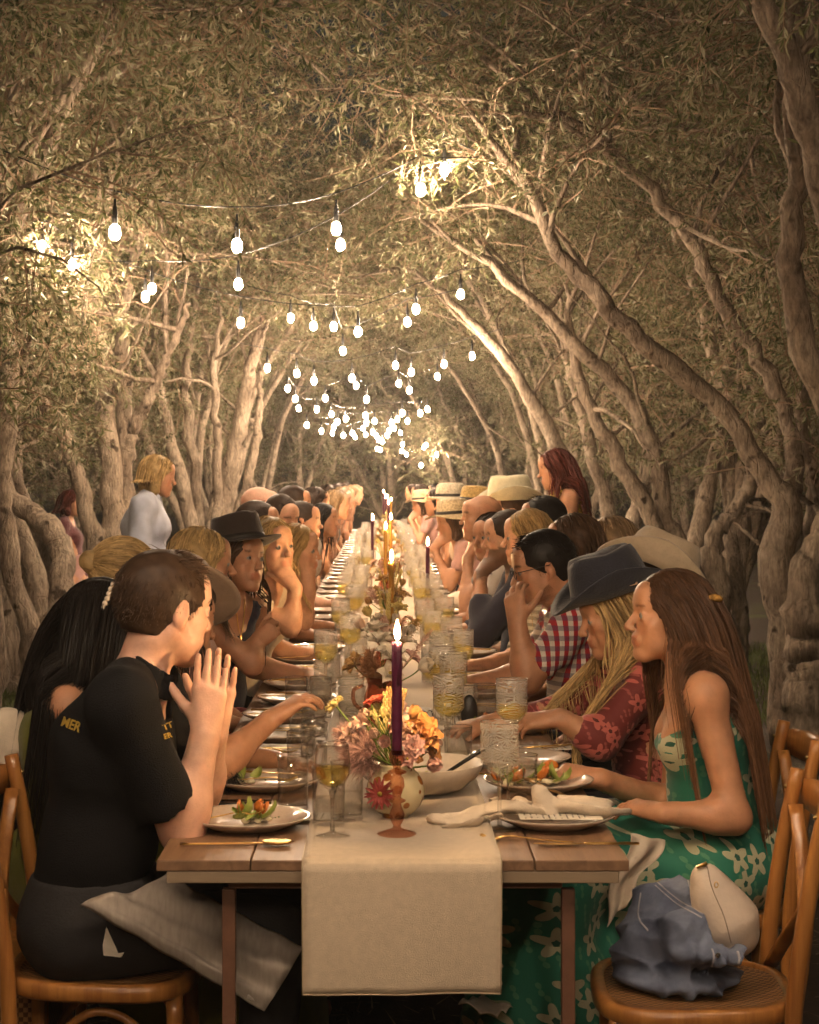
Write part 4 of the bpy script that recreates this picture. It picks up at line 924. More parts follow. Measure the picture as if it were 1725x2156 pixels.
def person(label, side, Y, hx, hy, yaw=0, pitch=0, roll=0, fem=True, hs=None, skin=0, hair=None, hairc='brown', hlen=.3, strands=350, top=None, sleeve=.5, neckc=.075, arms=None, px=None, py=0, legs=None, seed=None,
           twist=0, stand=False, skirt=None, beard=None, base=None, tight=0.0, pz=None, eyes=None, cutz=None, hat=None, brows=None, shoulder=1.0, dress=False, waist=None, wavy=0.0, front=0.0, collar=False, ombre=(.8, 1.1), blen=.145):
    """one person: continuous body mesh with hair, clothing and hat as children"""
    seed = seed or int(Y*1000) % 9973+int(hx); r = np.random.default_rng(seed)
    sg = 1 if side == 'L' else -1
    hs = hs or (.96 if fem else 1.03)
    H = at(hx, hy, Y)
    yw = math.radians(-yaw*sg) if side == 'L' else math.pi+math.radians(yaw)
    R = rotm((0, 0, 1), yw)@rotm((0, 1, 0), math.radians(pitch))@rotm((1, 0, 0), math.radians(roll))
    by = math.radians(twist)*(-sg); fb = np.array([sg*math.cos(by), math.sin(by) if side == 'L' else -math.sin(by), 0]); fb = unit(fb); lb = np.cross(ZU, fb)
    nt_ = H+R@np.array([-.028, 0, -.07])*hs; N = nt_-fb*.028-ZU*.075*hs
    edge = TX0 if side == 'L' else TX1
    if stand: Pv = np.array([H[0]-.03*sg if px is None else px, Y+py, H[2]-.66 if pz is None else pz])
    else: Pv = np.array([(edge-.25*sg) if px is None else px, Y+py, .56 if pz is None else pz])
    g = .88 if fem else 1.0; sw = (.158 if fem else .188)*shoulder
    dn = unit(N-Pv); bk = unit(np.cross(lb, dn)) ; bk = bk if bk@fb < 0 else -bk
    W1 = Pv+(N-Pv)*.32+bk*.005; Ch = Pv+(N-Pv)*.70+bk*.022
    sh = {}
    for s, key in ((1, 'l'), (-1, 'r')): sh[key] = N+lb*sw*s-dn*.045+bk*.008
    torso = [cap(Pv, W1, .128*(1.06 if fem else 1), .108*g, side=lb, ws=1.28, k=.05), cap(W1, Ch, .108*g, .118*g, side=lb, ws=1.32 if fem else 1.42, k=.06), cap(Ch, N-dn*.05, .118*g, .062, side=lb, ws=1.4, k=.05),
             cap(sh['l'], sh['r'], .05*g, side=ZU, ws=1.0, k=.05)]
    if fem: torso += [ell(Ch+lb*s*.066-bk*.080-dn*.02, .047, k=.05) for s in (1, -1)]
    neck = [cap(N-dn*.02, nt_, (.05 if fem else .06), (.046 if fem else .056)*hs, k=.035)]+[cap(N-dn*.01+lb*s*.03, sh['l' if s > 0 else 'r']+dn*.012, .042*g, .045*g, k=.04) for s in (1, -1)]
    near, farr = ('r', 'l') if side == 'L' else ('l', 'r')
    A = {}; HAND = {}; arms = arms or {}
    hY = float(np.clip(.0028*Y, .0115, .03)); hH = float(np.clip(.00115*Y, .0048, .02)); hHd = float(np.clip(.00105*Y, .0040, .012))
    for nf, key in (('n', near), ('f', farr)):
        sp = arms.get(nf, 'lap'); S_ = sh[key]; sd = lb*(1 if key == 'l' else -1); left = key == 'l'; kw = {}
        chin = H+R@np.array([.05, 0, -.13])*hs
        if isinstance(sp, dict): E, Wr, hd, dz = [np.array(sp[q], float) for q in ('E', 'W', 'hd', 'dn')]; kw = sp.get('kw', {})
        elif sp == 'table': E = np.array([edge-.03*sg, S_[1]+sd[1]*.06, TZ+.055]); Wr = np.array([edge+.19*sg, S_[1]-sd[1]*.05, TZ+.035]); hd = fb*.8-sd*.6; dz = ZU; kw = dict(curl=(.3, .4, .3))
        elif sp == 'chin': E = np.array([edge+.05*sg, S_[1]+sd[1]*.02, TZ+.05]); Wr = chin-ZU*.085+fb*.02+sd*.03; hd = ZU*.9-fb*.35-sd*.2; dz = fb+sd*.4; kw = dict(curl=(.9, .9, .6))
        elif sp == 'mouth': E = np.array([edge+.06*sg, S_[1]+sd[1]*.05, TZ+.055]); Wr = chin+fb*.085-ZU*.03+sd*.05; hd = ZU*.7-fb*.5-sd*.3; dz = fb*.6+sd*.6; kw = dict(curl=(.7, .7, .5))
        elif sp == 'side': E = S_-ZU*.27+sd*.06-fb*.02; Wr = E-ZU*.22+fb*.1; hd = -ZU+fb*.2; dz = sd; kw = dict(curl=(.3, .3, .2))
        else: E = S_-ZU*.25+sd*.05-fb*.02; Wr = Pv+fb*.25+ZU*.13+sd*.04; hd = fb*.7-sd*.6; dz = ZU; kw = dict(curl=(.3, .4, .3))
        ra = .043 if fem else .051
        A[key] = dict(u=(S_, E, ra*1.05, ra*.86), f=(E, Wr, ra*.88, .0275 if fem else .031), S=S_, E=E, W=Wr)
        HAND[key] = hand_prims(Wr+unit(hd)*.012, hd, dz, left, hs=.92 if fem else 1.02, **kw)
    armp = []
    for key in 'lr':
        a = A[key]; m = a['E']+(a['W']-a['E'])*.28
        armp += [cap(*a['u'], k=.03), ell(a['S'], .047*g, k=.04), cap(a['E'], m, a['f'][2], a['f'][2]*1.02, k=.03), cap(m, a['W'], a['f'][2]*1.02, a['f'][3], k=.03)]
    if stand:
        legp = [(Pv+lb*s*.085, Pv+lb*s*.09-ZU*(Pv[2]*.47), Pv*np.array([1, 1, 0])+lb*s*.09+ZU*.09) for s in (1, -1)]
    else: legp = [(Pv+lb*s*.09-ZU*.01, Pv*np.array([1, 1, 0])+fb*.43+lb*s*.10+ZU*.545, Pv*np.array([1, 1, 0])+fb*.40+lb*s*.10+ZU*.09) for s in (1, -1)] if legs is None else legs
    lg = []
    for a, b, c in legp: lg += [cap(a, b, .088*g, .058*g, k=.05), cap(b, c, .056*g, .036*g, k=.03), cap(c-ZU*.035-fb*.03, c-ZU*.05+fb*.13, .036, .028, k=.02)]
    hp = head_prims(H, R, hs, fem)
    allp = torso+neck+armp+lg+hp
    for key in 'lr': allp = allp+HAND[key]
    base = np.array([Pv[0], Pv[1], 0.0])
    for q in allp:
        if q['t'] == 'c': q['a'] -= base; q['b'] -= base
        else: q['c'] -= base
    H = H-base; N = N-base; Pv = Pv-base; Ch = Ch-base; W1 = W1-base
    for key in 'lr':
        for q in ('S', 'E', 'W'): A[key][q] = A[key][q]-base
        sh[key] = sh[key]-base
    boxes = [(H-.155*hs, H+.145*hs, hH)]
    for key in 'lr':
        B = bounds(HAND[key], .008); boxes.append((B[0], B[1], hHd))
    lipc = np.array([.96, .74, .70]) if fem else np.array([.95, .72, .68])
    hc = np.array(HAIRC[hairc]); sk = np.array([.6, .38, .27])
    def colf(V):
        c = np.ones((len(V), 3)); q = (V-H)@R/hs
        x, y, z = q[:, 0], q[:, 1], q[:, 2]; hd_ = (np.abs(q) < .16).all(1)
        m = hd_ & (x > .079) & (np.abs(y) < .023) & (z < -.050) & (z > -.078); c[m] *= lipc
        if brows is not False:
            m = hd_ & (x > .055) & (np.abs(y) > .012) & (np.abs(y) < .047) & (np.abs(z-(.0275+.06*(np.abs(y)-.03))) < .0042 if not fem else np.abs(z-(.028+.05*(np.abs(y)-.03))) < .0026); c[m] *= np.clip(hc/sk*1.8, .3, .85)
        m = hd_ & (x > .03) & (np.abs(np.abs(y)-.042) < .018) & (np.abs(z+.028) < .02); c[m] *= np.array([1.02, .95, .94])
        m = hd_ & (np.abs(y) > .068) & (x < .02); c[m] *= np.array([1.0, .93, .91])
        if beard:
            m = hd_ & (z < -.035-.25*(x-.03).clip(-1, .03)) & (x > .0) & ~((x > .085) & (z > -.08) & (np.abs(y) < .022)); c[m] *= beard
        return c
    me, _ = mesh_sdf(allp, boxes, hY, 'person', colfn=colf)
    o = link('person', me, SKINS[skin], None, base); tag(o, label, 'person')
    o['_H'] = list(H)
    # ---- eyes
    if (Y < 9.5 if eyes is None else eyes):
        for s in (-1, 1):
            mb = MB().sphere((0, 0, 0), .0125, 12, 10); V = mb.verts()@rotm((0, 1, 0), math.pi/2).T
            c = np.where((np.hypot(V[:, 1], V[:, 2]) < .0066)[:, None] & (V[:, :1] > 0), np.array([.04, .028, .02]), np.ones(3)*.32)
            link('eye', mkmesh('eye', ((V+np.array([.0771, s*.032, .0040]))*hs)@R.T+H, mb.f, True, c), EYEM, o)
    # ---- clothing
    fl = folds(seed, .0050 if Y < 7 else .006, 20, 3.2)
    def shirt(mat_, sleeve, name='shirt', infl=.012, loose=.010, zcut=None, hem=None, tank=False):
        pr = [dict(q, k=.05) for q in torso]
        if sleeve == 'tank' or tank:
            pr += [cap(N-dn*.03+lb*s*.062-bk*.05, N-dn*.02+lb*s*.07+bk*.05, .03, k=.03) for s in (1, -1)]
        elif sleeve is not None and sleeve != 'strapless':
            pr += [cap(N-dn*.01+lb*s*.035, sh['l' if s > 0 else 'r']+dn*.012, .042*g, .045*g, k=.04) for s in (1, -1)]
            for key in 'lr':
                a = A[key]; t = min(sleeve, 1.0)*.92 if sleeve <= 1 else 1
                d = unit(a['E']-a['S']); cp = a['S']+(a['E']-a['S'])*t
                pr += [cap(a['S'], a['E'], a['u'][2]+.004, a['u'][3]+loose, k=.03, cut=[(cp, d)] if sleeve <= 1 else None), ell(a['S'], .047*g, k=.04)]
                if sleeve > 1:
                    d = unit(a['W']-a['E']); cp = a['E']+(a['W']-a['E'])*min(sleeve-1, .95); pr.append(cap(a['E'], a['W'], a['f'][2]+.004, a['f'][3]+.008, k=.03, cut=[(cp, d)]))
        nk = N-dn*.005-bk*.022
        cuts = []
        if sleeve == 'strapless': cuts = [((Ch+dn*.008), unit(dn-.25*bk))]
        for q in pr:
            cl = list(q['cut'] or [])
            if cuts: cl += cuts
            q['cut'] = cl or None
        subs = []
        if sleeve != 'strapless': subs.append(dict(cap(nk-bk*.03-dn*.02, nk+dn*.16-bk*.05, neckc, neckc*.95, k=.012), sub=True))
        if sleeve == 'tank': subs += [dict(ell(sh[q]-dn*.01+lb*(1 if q == 'l' else -1)*.03, .085, k=.02), sub=True) for q in 'lr']
        hz = (Pv+dn*.0 if hem is None else Pv+dn*hem)
        def fn(D, X, Y_, Z):
            D = fl(D, X, Y_, Z); return np.maximum(D, -((X-hz[0])*dn[0]+(Y_-hz[1])*dn[1]+(Z-hz[2])*dn[2])).astype(np.float32)
        m_, _ = mesh_sdf(pr+subs, [], max(.0095, hY), name, infl, fn)
        return link(name, m_, mat_, o)
    if collar:
        ca = N-dn*.012-bk*.012; cb = N+dn*.045-bk*.030; pr = [cap(ca, cb, neckc+.012, neckc-.004, k=.01, side=lb, ws=1.06, cut=[(cb, unit(cb-ca)), (ca, -unit(cb-ca))]), dict(cap(ca-dn*.03, cb+dn*.04-bk*.012, neckc-.002, neckc-.012, k=.004, side=lb, ws=1.06), sub=True), dict(ell(cb-bk*.075-dn*.02, (.05, .035, .06), k=.01), sub=True)]
        m_, _ = mesh_sdf(pr, [], .005, 'collar', 0); link('collar', m_, top, o)
    if top is not None: shirt(top, sleeve, 'dress_top' if dress else 'shirt', .010+tight, hem=waist)
    bm_ = skirt if skirt is not None else mat('dark_trousers', (.016, .015, .017), .85, bump=.2, bscale=200, var=.2)
    if skirt is not None and not stand:
        kn = Pv*np.array([1, 1, 0])+fb*.47+ZU*.54
        pr = [cap(Pv, kn, .145, .13, side=lb, ws=1.45, k=.08), cap(kn, kn*np.array([1, 1, 0])+fb*.02+ZU*.14, .13, .17, side=lb, ws=1.5, k=.08), cap(Pv-ZU*.03, kn*np.array([1, 1, 0])-fb*.15+ZU*.16, .13, .16, side=lb, ws=1.35, k=.08)]
        m_, _ = mesh_sdf(pr, [], max(.011, hY), 'skirt', .0, folds(seed+5, .012, 16)); link('skirt', m_, bm_, o)
    elif skirt is not None:
        pr = [cap(Pv+ZU*.12, Pv-ZU*.45, .125, .20, side=lb, ws=1.25, k=.05)]
        m_, _ = mesh_sdf(pr, [], max(.011, hY), 'skirt', .0, folds(seed+5, .010, 16)); link('skirt', m_, bm_, o)
    else:
        pr = [dict(q) for q in lg if q['r1'] > .037]+[cap(Pv, W1, .128*(1.06 if fem else 1), .108*g, side=lb, ws=1.28, k=.05)]
        def fnp(D, X, Y_, Z): return np.maximum(fl(D, X, Y_, Z), (Z-(Pv[2]+.10))).astype(np.float32)
        m_, _ = mesh_sdf(pr, [], max(.016, hY*1.2), 'trousers', .017, fnp); link('trousers', m_, bm_, o)
    # ---- hair
    HM = hairmat(hairc)
    def HP(x, y, z): return H+R@(np.array([x, y, z])*hs)
    gl = -ZU
    if hair and hair != 'bald':
        n1 = R@np.array([.78, 0, -.62]); cuts = [(HP(.088, 0, .06), n1)]
        if hair in ('short', 'crop'): cuts.append((HP(-.07, 0, -.052), -unit(R@np.array([.25, 0, 1]))))
        th = {'short': .0105, 'crop': .009}.get(hair, .012)
        ts = th*(.45 if hair in ('short', 'crop') else 1); pr = [ell(HP(-.019, 0, .035), np.array([.098+th*.8, .075+ts, .083+th*1.1])*hs, R, .01, cut=cuts)]
        if hair in ('short', 'crop'): pr.append(cap(HP(-.045, 0, .0), HP(-.05, 0, -.055), .062*hs, .05*hs, k=.03, cut=cuts))
        if hair == 'bun': pr += [ell(HP(-.125, .0, .045), .036*hs, k=.012), cap(HP(-.045, 0, .0), HP(-.055, 0, -.04), .07*hs, .055*hs, k=.03, cut=cuts)]
        if hair == 'bob': pr += [cap(HP(-.03, s*.055, .03), HP(-.005, s*.068, -.085), .045*hs, .035*hs, k=.03, cut=[(HP(.045, 0, 0), R@np.array([1., 0, -.15]))]) for s in (-1, 1)]+[cap(HP(-.06, 0, .03), HP(-.065, 0, -.075), .06*hs, .05*hs, k=.03)]
        if hair == 'long':
            e1 = HP(-.06, 0, -.06); e2 = N+bk*.075+dn*-.02; e3 = e2+unit(-dn+bk*.12)*max(.02, hlen-.16)
            pr += [cap(HP(-.055, 0, .02), e1, .068*hs, .066*hs, k=.03), cap(e1, e2, .066*hs, .06, side=lb, ws=1.25, k=.03), cap(e2, e3, .055, .025, side=lb, ws=1.7, k=.03)]
            pr += [cap(HP(-.02, s*.06, .03), HP(-.01, s*.067, -.07), .035*hs, .028*hs, k=.02, cut=[(HP(.035, 0, 0), R@np.array([1., 0, -.2]))]) for s in (-1, 1)]
        def fh(D, X, Y_, Z):
            q = [(X-H[0])*R[0, i]+(Y_-H[1])*R[1, i]+(Z-H[2])*R[2, i] for i in range(3)]
            gr = .35 if hair in ('short', 'crop') else 1.0
            return (D+gr*.0022*np.sin(np.arctan2(q[1], q[2]+.02)*23+q[0]*60)+gr*.0016*np.sin(np.arctan2(q[1], q[0])*31+q[2]*40)).astype(np.float32)
        m_, V_ = mesh_sdf(pr, [], max(.0065, hH*1.3), 'hair', 0, fh, colfn=lambda V: ombre[0]*(.8+.35*np.abs(np.sin(V@np.array([61., 83, 37]))).reshape(-1, 1))*np.ones(3))
        ho = link('hair', m_, HM, o)
        # strands
        n = strands if Y < 7 else int(strands*.75)
        d = r.normal(0, 1, (n*4, 3)); d /= np.linalg.norm(d, axis=1)[:, None]
        rad = np.array([.098+th*.8, .075+ts, .083+th]); pl = np.array([-.019, 0, .035])+d*rad
        ok = (pl@np.array([.78, 0, -.62]) < .028) & (pl[:, 2] > (-.06 if hair != 'crop' else -.05)) ; pl = pl[ok][:n]; n = len(pl); dl = d[ok][:n]
        p = H+(pl*hs)@R.T; m_s = 9
        if hair in ('short', 'crop'):
            L_ = r.uniform(.012, .026, n)*(.85+.9*np.clip(pl[:, 2]-.06, 0, .06)/.06)*(1 if hair == 'short' else .6)
            tz = np.clip((pl[:, 2]-.055)/.03, 0, 1); dirl = dl*.30+np.stack([-.45+1.0*tz*np.clip((pl[:, 0]+.06)/.08, 0, 1), .12*np.sign(pl[:, 1])+.25*tz, -.85+.85*tz*np.clip((pl[:, 0]+.08)/.10, 0, 1)], 1)+r.normal(0, .07, (n, 3))
            Pn = grow(p-R.dot((dl*.004).T).T, dirl@R.T, L_, 5, .05, .05, r)
            Vt, Qt, ct = tubes_col(Pn, np.linspace(1.0, .35, 6)[None]*np.full((n, 1), .0011 if Y < 5 else .0016), r.uniform(.6, 1.5, n))
        else:
            tail = hair in ('bun',)
            L_ = (hlen if hair == 'long' else blen if hair == 'bob' else .13)*r.uniform(.75, 1.05, n)*(1 if hair != 'long' else 1); st_ = 12 if Y < 6 else 9
            sgn = np.sign(pl[:, 1]+r.normal(0, .012, n)); sgn[sgn == 0] = 1
            dirl = np.stack([np.full(n, -.35), .55*sgn, np.full(n, -.2)], 1) if not tail else np.stack([np.full(n, -1.), -.6*pl[:, 1]/.08, np.full(n, .1)], 1)
            bunc = H+R@(np.array([-.125, 0, .045])*hs); L_ = np.where(tail, np.linalg.norm(p-bunc, axis=1)*1.15, L_); dv = unit_rows(dirl@R.T); Pn = [p]; cen = H+R@(np.array([-.019, 0, .035])*hs); step = (L_/st_)[:, None]; wv = r.uniform(0, 6, n); fdir = pl[:, 0]+r.normal(0, .02, n)+front
            for i in range(st_):
                if tail: dv = unit_rows(bunc-Pn[-1])
                else: dv = unit_rows(dv*.62+gl*.38+(R@np.array([-.10, 0, 0]))*.6)
                q = Pn[-1]+dv*step
                ql = (q-cen)@R/hs; e = np.linalg.norm(ql/(rad*1.035), axis=1); q = np.where((e < 1)[:, None], cen+((ql/np.maximum(e, .2)[:, None])*hs)@R.T, q)
                for a_, b_, rr, wsd in ((Ch, N, .135, 1.35), (W1, Ch, .13, 1.35), (sh['l'], sh['r'], .062, 1.0)):
                    ab = b_-a_; t = np.clip(((q-a_)@ab)/(ab@ab), 0, 1); v = q-(a_+t[:, None]*ab); s_ = v@lb; v2 = v-np.outer(s_*(1-1/wsd), lb); dd = np.linalg.norm(v2, axis=1)
                    q = np.where((dd < rr)[:, None] & (i > 3), q+v2/(dd[:, None]+1e-6)*(rr-dd)[:, None], q)
                for key in 'lr':
                    a_, b_ = A[key]['S']+ZU*.05, A[key]['E']; ab = b_-a_; t = np.clip(((q-a_)@ab)/(ab@ab), 0, 1); v = q-(a_+t[:, None]*ab); dd = np.linalg.norm(v, axis=1); fx = v@fb
                    gd = np.where(fdir > 0, 1., -1.); q = np.where((dd < .074)[:, None] & (i > 3) & (not tail), q+np.outer(gd*(.074-gd*fx).clip(0, .12), fb)*.7, q)
                # keep the face clear
                ql = (q-H)@R/hs; f = (ql[:, 0] > .03) & (np.abs(ql[:, 1]) < .075) & (ql[:, 2] > -.13) & (ql[:, 2] < .045)
                ql[:, 0] = np.where(f, .012+.35*np.clip(ql[:, 2], 0, .06), ql[:, 0]); ql[:, 1] = np.where(f & (np.abs(ql[:, 1]) < .072), sgn*.078, ql[:, 1]); q = np.where(f[:, None], H+(ql*hs)@R.T, q)
                q = q+(.0016+wavy)*np.sin(i*.9+wv)[:, None]*lb+wavy*np.cos(i*.8+wv*1.7)[:, None]*fb
                Pn.append(q)
            Pn = np.stack(Pn, 1); w0 = .00095 if Y < 5 else float(np.clip(.0004*Y, .0018, .006))
            Vt, Qt, ct = tubes_col(Pn, np.linspace(1, .4, st_+1)[None]*np.full((n, 1), w0), r.uniform(.6, 1.45, n), root=ombre[0], tip=ombre[1])
        so = link('hair_strands', mkmesh('hair_strands', Vt, Qt, True, ct), HM, ho)
    if hat: hat(o, H, R, hs)
    return o

# ---------------------------------------------------------------- hats
def hat(kind, col, name='hat', tilt=(0, 0), scale=1.0, off=(0, 0, 0), band=(.02, .015, .012)):
    M_ = mat('felt_%02x%02x%02x' % tuple(int(c*255) for c in col), col, .85, var=.08, scale=25, bump=.25, bscale=180, sheen=.3) if kind != 'straw' else mat('straw_%02x%02x%02x' % tuple(int(c*255) for c in col), col, .75, var=.25, scale=80, bump=.7, bscale=120)
    def put(o, H, R, hs):
        n, a = 40, np.arange(40)*2*math.pi/40
        if kind == 'cowboy': rings = [(.092, 0), (.10, -.001), (.12, .0), (.138, .003), (.152, .008), (.154, .012), (.138, .007), (.10, .004), (.097, .02), (.092, .06), (.084, .095), (.078, .112), (.06, .116), (.03, .108), (0.001, .104)]
        elif kind == 'fedora': rings = [(.092, 0), (.12, -.003), (.14, -.004), (.155, -.002), (.155, .002), (.12, .002), (.098, .004), (.096, .02), (.09, .07), (.086, .098), (.08, .108), (.06, .110), (.03, .100), (.001, .096)]
        else: rings = [(.092, 0), (.12, -.006), (.15, -.012), (.166, -.014), (.166, -.010), (.12, .0), (.098, .004), (.096, .02), (.092, .06), (.085, .09), (.07, .10), (.03, .104), (.001, .104)]
        V = []
        for rr, z in rings:
            for t in a:
                x, y = rr*math.cos(t)*1.14, rr*math.sin(t); zz = z
                if rr > .1:
                    e = (rr-.1)/.056
                    if kind == 'cowboy': zz += .062*e*abs(math.sin(t))**1.8-.018*e*abs(math.cos(t)); y *= 1-.16*e*abs(math.sin(t))
                    elif kind == 'fedora': zz += .010*math.sin(t*2)*e
                    else: zz += .012*math.sin(3*t)*e
                if z > .05 and kind != 'straw': zz += -.014*math.exp(-(y/.02)**2)*(1 if rr < .08 else .4)+.012*(abs(math.cos(t))-.5)*(rr/.09); y *= 1-.12*max(0, math.cos(t))*(z/.11)
                V.append([x, y, zz])
        m = len(rings); Fc = [[i*n+j, i*n+(j+1) % n, (i+1)*n+(j+1) % n, (i+1)*n+j] for i in range(m-1) for j in range(n)]
        mb = MB().add(V, Fc); mb.v[0] = mb.v[0]*1.06*scale*hs
        Rh = R@rotm((0, 1, 0), math.radians(tilt[0]))@rotm((1, 0, 0), math.radians(tilt[1]))
        ctr = H+R@(np.array([-.012+off[0], off[1], .068+off[2]])*hs)
        mb.v[0] = mb.v[0]@Rh.T+ctr
        h = mb.build(name, M_, o)
        bb = MB().lathe([(.0985, .006), (.0995, .007), (.0975, .026), (.096, .026)], 40, sx=1.14); bb.v[0] = (bb.v[0]*1.06*scale*hs)@Rh.T+ctr
        bb.build('hat_band', mat('band_%02x%02x%02x' % tuple(int(c*255) for c in band), band, .6), h)
    return put
def cloth(name, col, **kw): return mat('cloth_'+name, col, kw.pop('rough', .85), var=.08, scale=18, bump=.25, bscale=300, sheen=.15, **kw)
POLO = mat('black_polo', (.0085, .0085, .010), .9, var=.1, bump=.3, bscale=300, spec=.25)
def floral(name, base, motif, dark, scale=9, R=.42):
    """printed flowers: five-petalled motifs scattered in a Voronoi pattern, with small leaves"""
    m, N, b = newmat(name)
    tc = N.new('ShaderNodeTexCoord'); sp = N.new('ShaderNodeSeparateXYZ'); N.ln(tc.outputs['Object'], sp.inputs[0]); cb = N.new('ShaderNodeCombineXYZ')
    ax = N.new('ShaderNodeMath', operation='MULTIPLY_ADD', i_1=.8); N.ln(sp.outputs[1], ax.inputs[0]); N.ln(sp.outputs[0], ax.inputs[2]); N.ln(ax.outputs[0], cb.inputs[0]); N.ln(sp.outputs[2], cb.inputs[1])
    def layer(sc, R, amp, k, off):
        ad = N.new('ShaderNodeVectorMath', operation='MULTIPLY_ADD'); ad.inputs[1].default_value = (sc, sc, 0); ad.inputs[2].default_value = (off, off*1.7, 0); N.ln(cb.outputs[0], ad.inputs[0])
        v = N.new('ShaderNodeTexVoronoi', voronoi_dimensions='2D', i_Scale=1.0, i_Randomness=.85); N.ln(ad.outputs[0], v.inputs['Vector'])
        sb = N.new('ShaderNodeVectorMath', operation='SUBTRACT'); N.ln(ad.outputs[0], sb.inputs[0]); N.ln(v.outputs['Position'], sb.inputs[1]); s2 = N.new('ShaderNodeSeparateXYZ'); N.ln(sb.outputs[0], s2.inputs[0])
        at_ = N.new('ShaderNodeMath', operation='ARCTAN2'); N.ln(s2.outputs[0], at_.inputs[0]); N.ln(s2.outputs[1], at_.inputs[1]); mk = N.new('ShaderNodeMath', operation='MULTIPLY_ADD', i_1=k); N.ln(at_.outputs[0], mk.inputs[0]); N.ln(v.outputs['Color'], mk.inputs[2])
        co = N.new('ShaderNodeMath', operation='COSINE'); N.ln(mk.outputs[0], co.inputs[0]); ra = N.new('ShaderNodeMath', operation='MULTIPLY_ADD', i_1=R*amp, i_2=R*(1-amp)); N.ln(co.outputs[0], ra.inputs[0])
        lt = N.new('ShaderNodeMath', operation='LESS_THAN'); N.ln(v.outputs['Distance'], lt.inputs[0]); N.ln(ra.outputs[0], lt.inputs[1]); return lt.outputs[0], v
    f1, v1 = layer(scale, R, .28, 5, 0); f2, v2 = layer(scale*1.9, .32, .55, 2, 3.3); f3, v3 = layer(scale, R*.22, .1, 5, 0)
    a = N.new('ShaderNodeMix', data_type='RGBA'); a.inputs[6].default_value = (*base, 1); a.inputs[7].default_value = (*dark, 1); N.ln(f2, a.inputs[0])
    c = N.new('ShaderNodeMix', data_type='RGBA'); c.inputs[7].default_value = (*motif, 1); N.ln(a.outputs[2], c.inputs[6]); N.ln(f1, c.inputs[0])
    g = N.new('ShaderNodeMix', data_type='RGBA'); g.inputs[7].default_value = (*[q*.5 for q in base], 1); N.ln(c.outputs[2], g.inputs[6]); N.ln(f3, g.inputs[0]); N.ln(g.outputs[2], b.inputs['Base Color'])
    b.inputs['Roughness'].default_value = .75; b.inputs['Sheen Weight'].default_value = .15
    return m
def plaid(name, c0, c1, c2, s=28):
    m, N, b = newmat(name); tc = N.new('ShaderNodeTexCoord'); sx = N.new('ShaderNodeSeparateXYZ'); N.ln(tc.outputs['Object'], sx.inputs[0])
    ad = N.new('ShaderNodeMath', operation='MULTIPLY_ADD', i_1=.25); N.ln(sx.outputs[1], ad.inputs[0]); N.ln(sx.outputs[0], ad.inputs[2])
    last = None
    outs = []
    for src in (ad.outputs[0], sx.outputs[2]):
        mu = N.new('ShaderNodeMath', operation='MULTIPLY', i_1=s); N.ln(src, mu.inputs[0]); fr = N.new('ShaderNodeMath', operation='FRACT'); N.ln(mu.outputs[0], fr.inputs[0]); gt = N.new('ShaderNodeMath', operation='GREATER_THAN', i_1=.5); N.ln(fr.outputs[0], gt.inputs[0]); outs.append(gt.outputs[0])
    a = N.new('ShaderNodeMix', data_type='RGBA'); a.inputs[6].default_value = (*c0, 1); a.inputs[7].default_value = (*c1, 1); N.ln(outs[0], a.inputs[0])
    c = N.new('ShaderNodeMix', data_type='RGBA'); c.inputs[7].default_value = (*c2, 1); N.ln(a.outputs[2], c.inputs[6]); hf = N.new('ShaderNodeMath', operation='MULTIPLY', i_1=.55); N.ln(outs[1], hf.inputs[0]); N.ln(hf.outputs[0], c.inputs[0]); N.ln(c.outputs[2], b.inputs['Base Color']); b.inputs['Roughness'].default_value = .85
    return m
GREENF = floral('green_floral', (.010, .15, .10), (.40, .40, .27), (.06, .22, .13), 10.5, .43)
REDF = floral('red_floral', (.16, .022, .022), (.48, .12, .10), (.30, .07, .06), 16, .46)
PLAID = plaid('red_plaid', (.62, .55, .50), (.36, .02, .03), (.03, .04, .10), 30); GRID = plaid('check_shirt', (.62, .57, .46), (.55, .5, .4), (.10, .085, .06), 34)
OLIVE = cloth('olive_green', (.14, .145, .012)); PEACH = cloth('peach_tee', (.66, .55, .42)); NAVY = cloth('navy', (.02, .02, .04)); TANC = cloth('tan', (.42, .30, .20)); WHITEC = cloth('white', (.66, .60, .54)); SKY = cloth('pale_blue', (.46, .50, .62)); YEL = floral('yellow_floral', (.52, .34, .02), (.58, .46, .14), (.36, .24, .02), 14, .44); BLK = cloth('black', (.02, .018, .02)); MAR = cloth('maroon', (.10, .02, .025)); GREYC = cloth('grey', (.30, .26, .24)); BLUE = cloth('blue', (.05, .07, .16)); RUST = cloth('rust', (.32, .14, .07)); ROSE = cloth('rose', (.45, .25, .22))
PP = {}
def add(key, *a, **k): PP[key] = person(*a, **k)
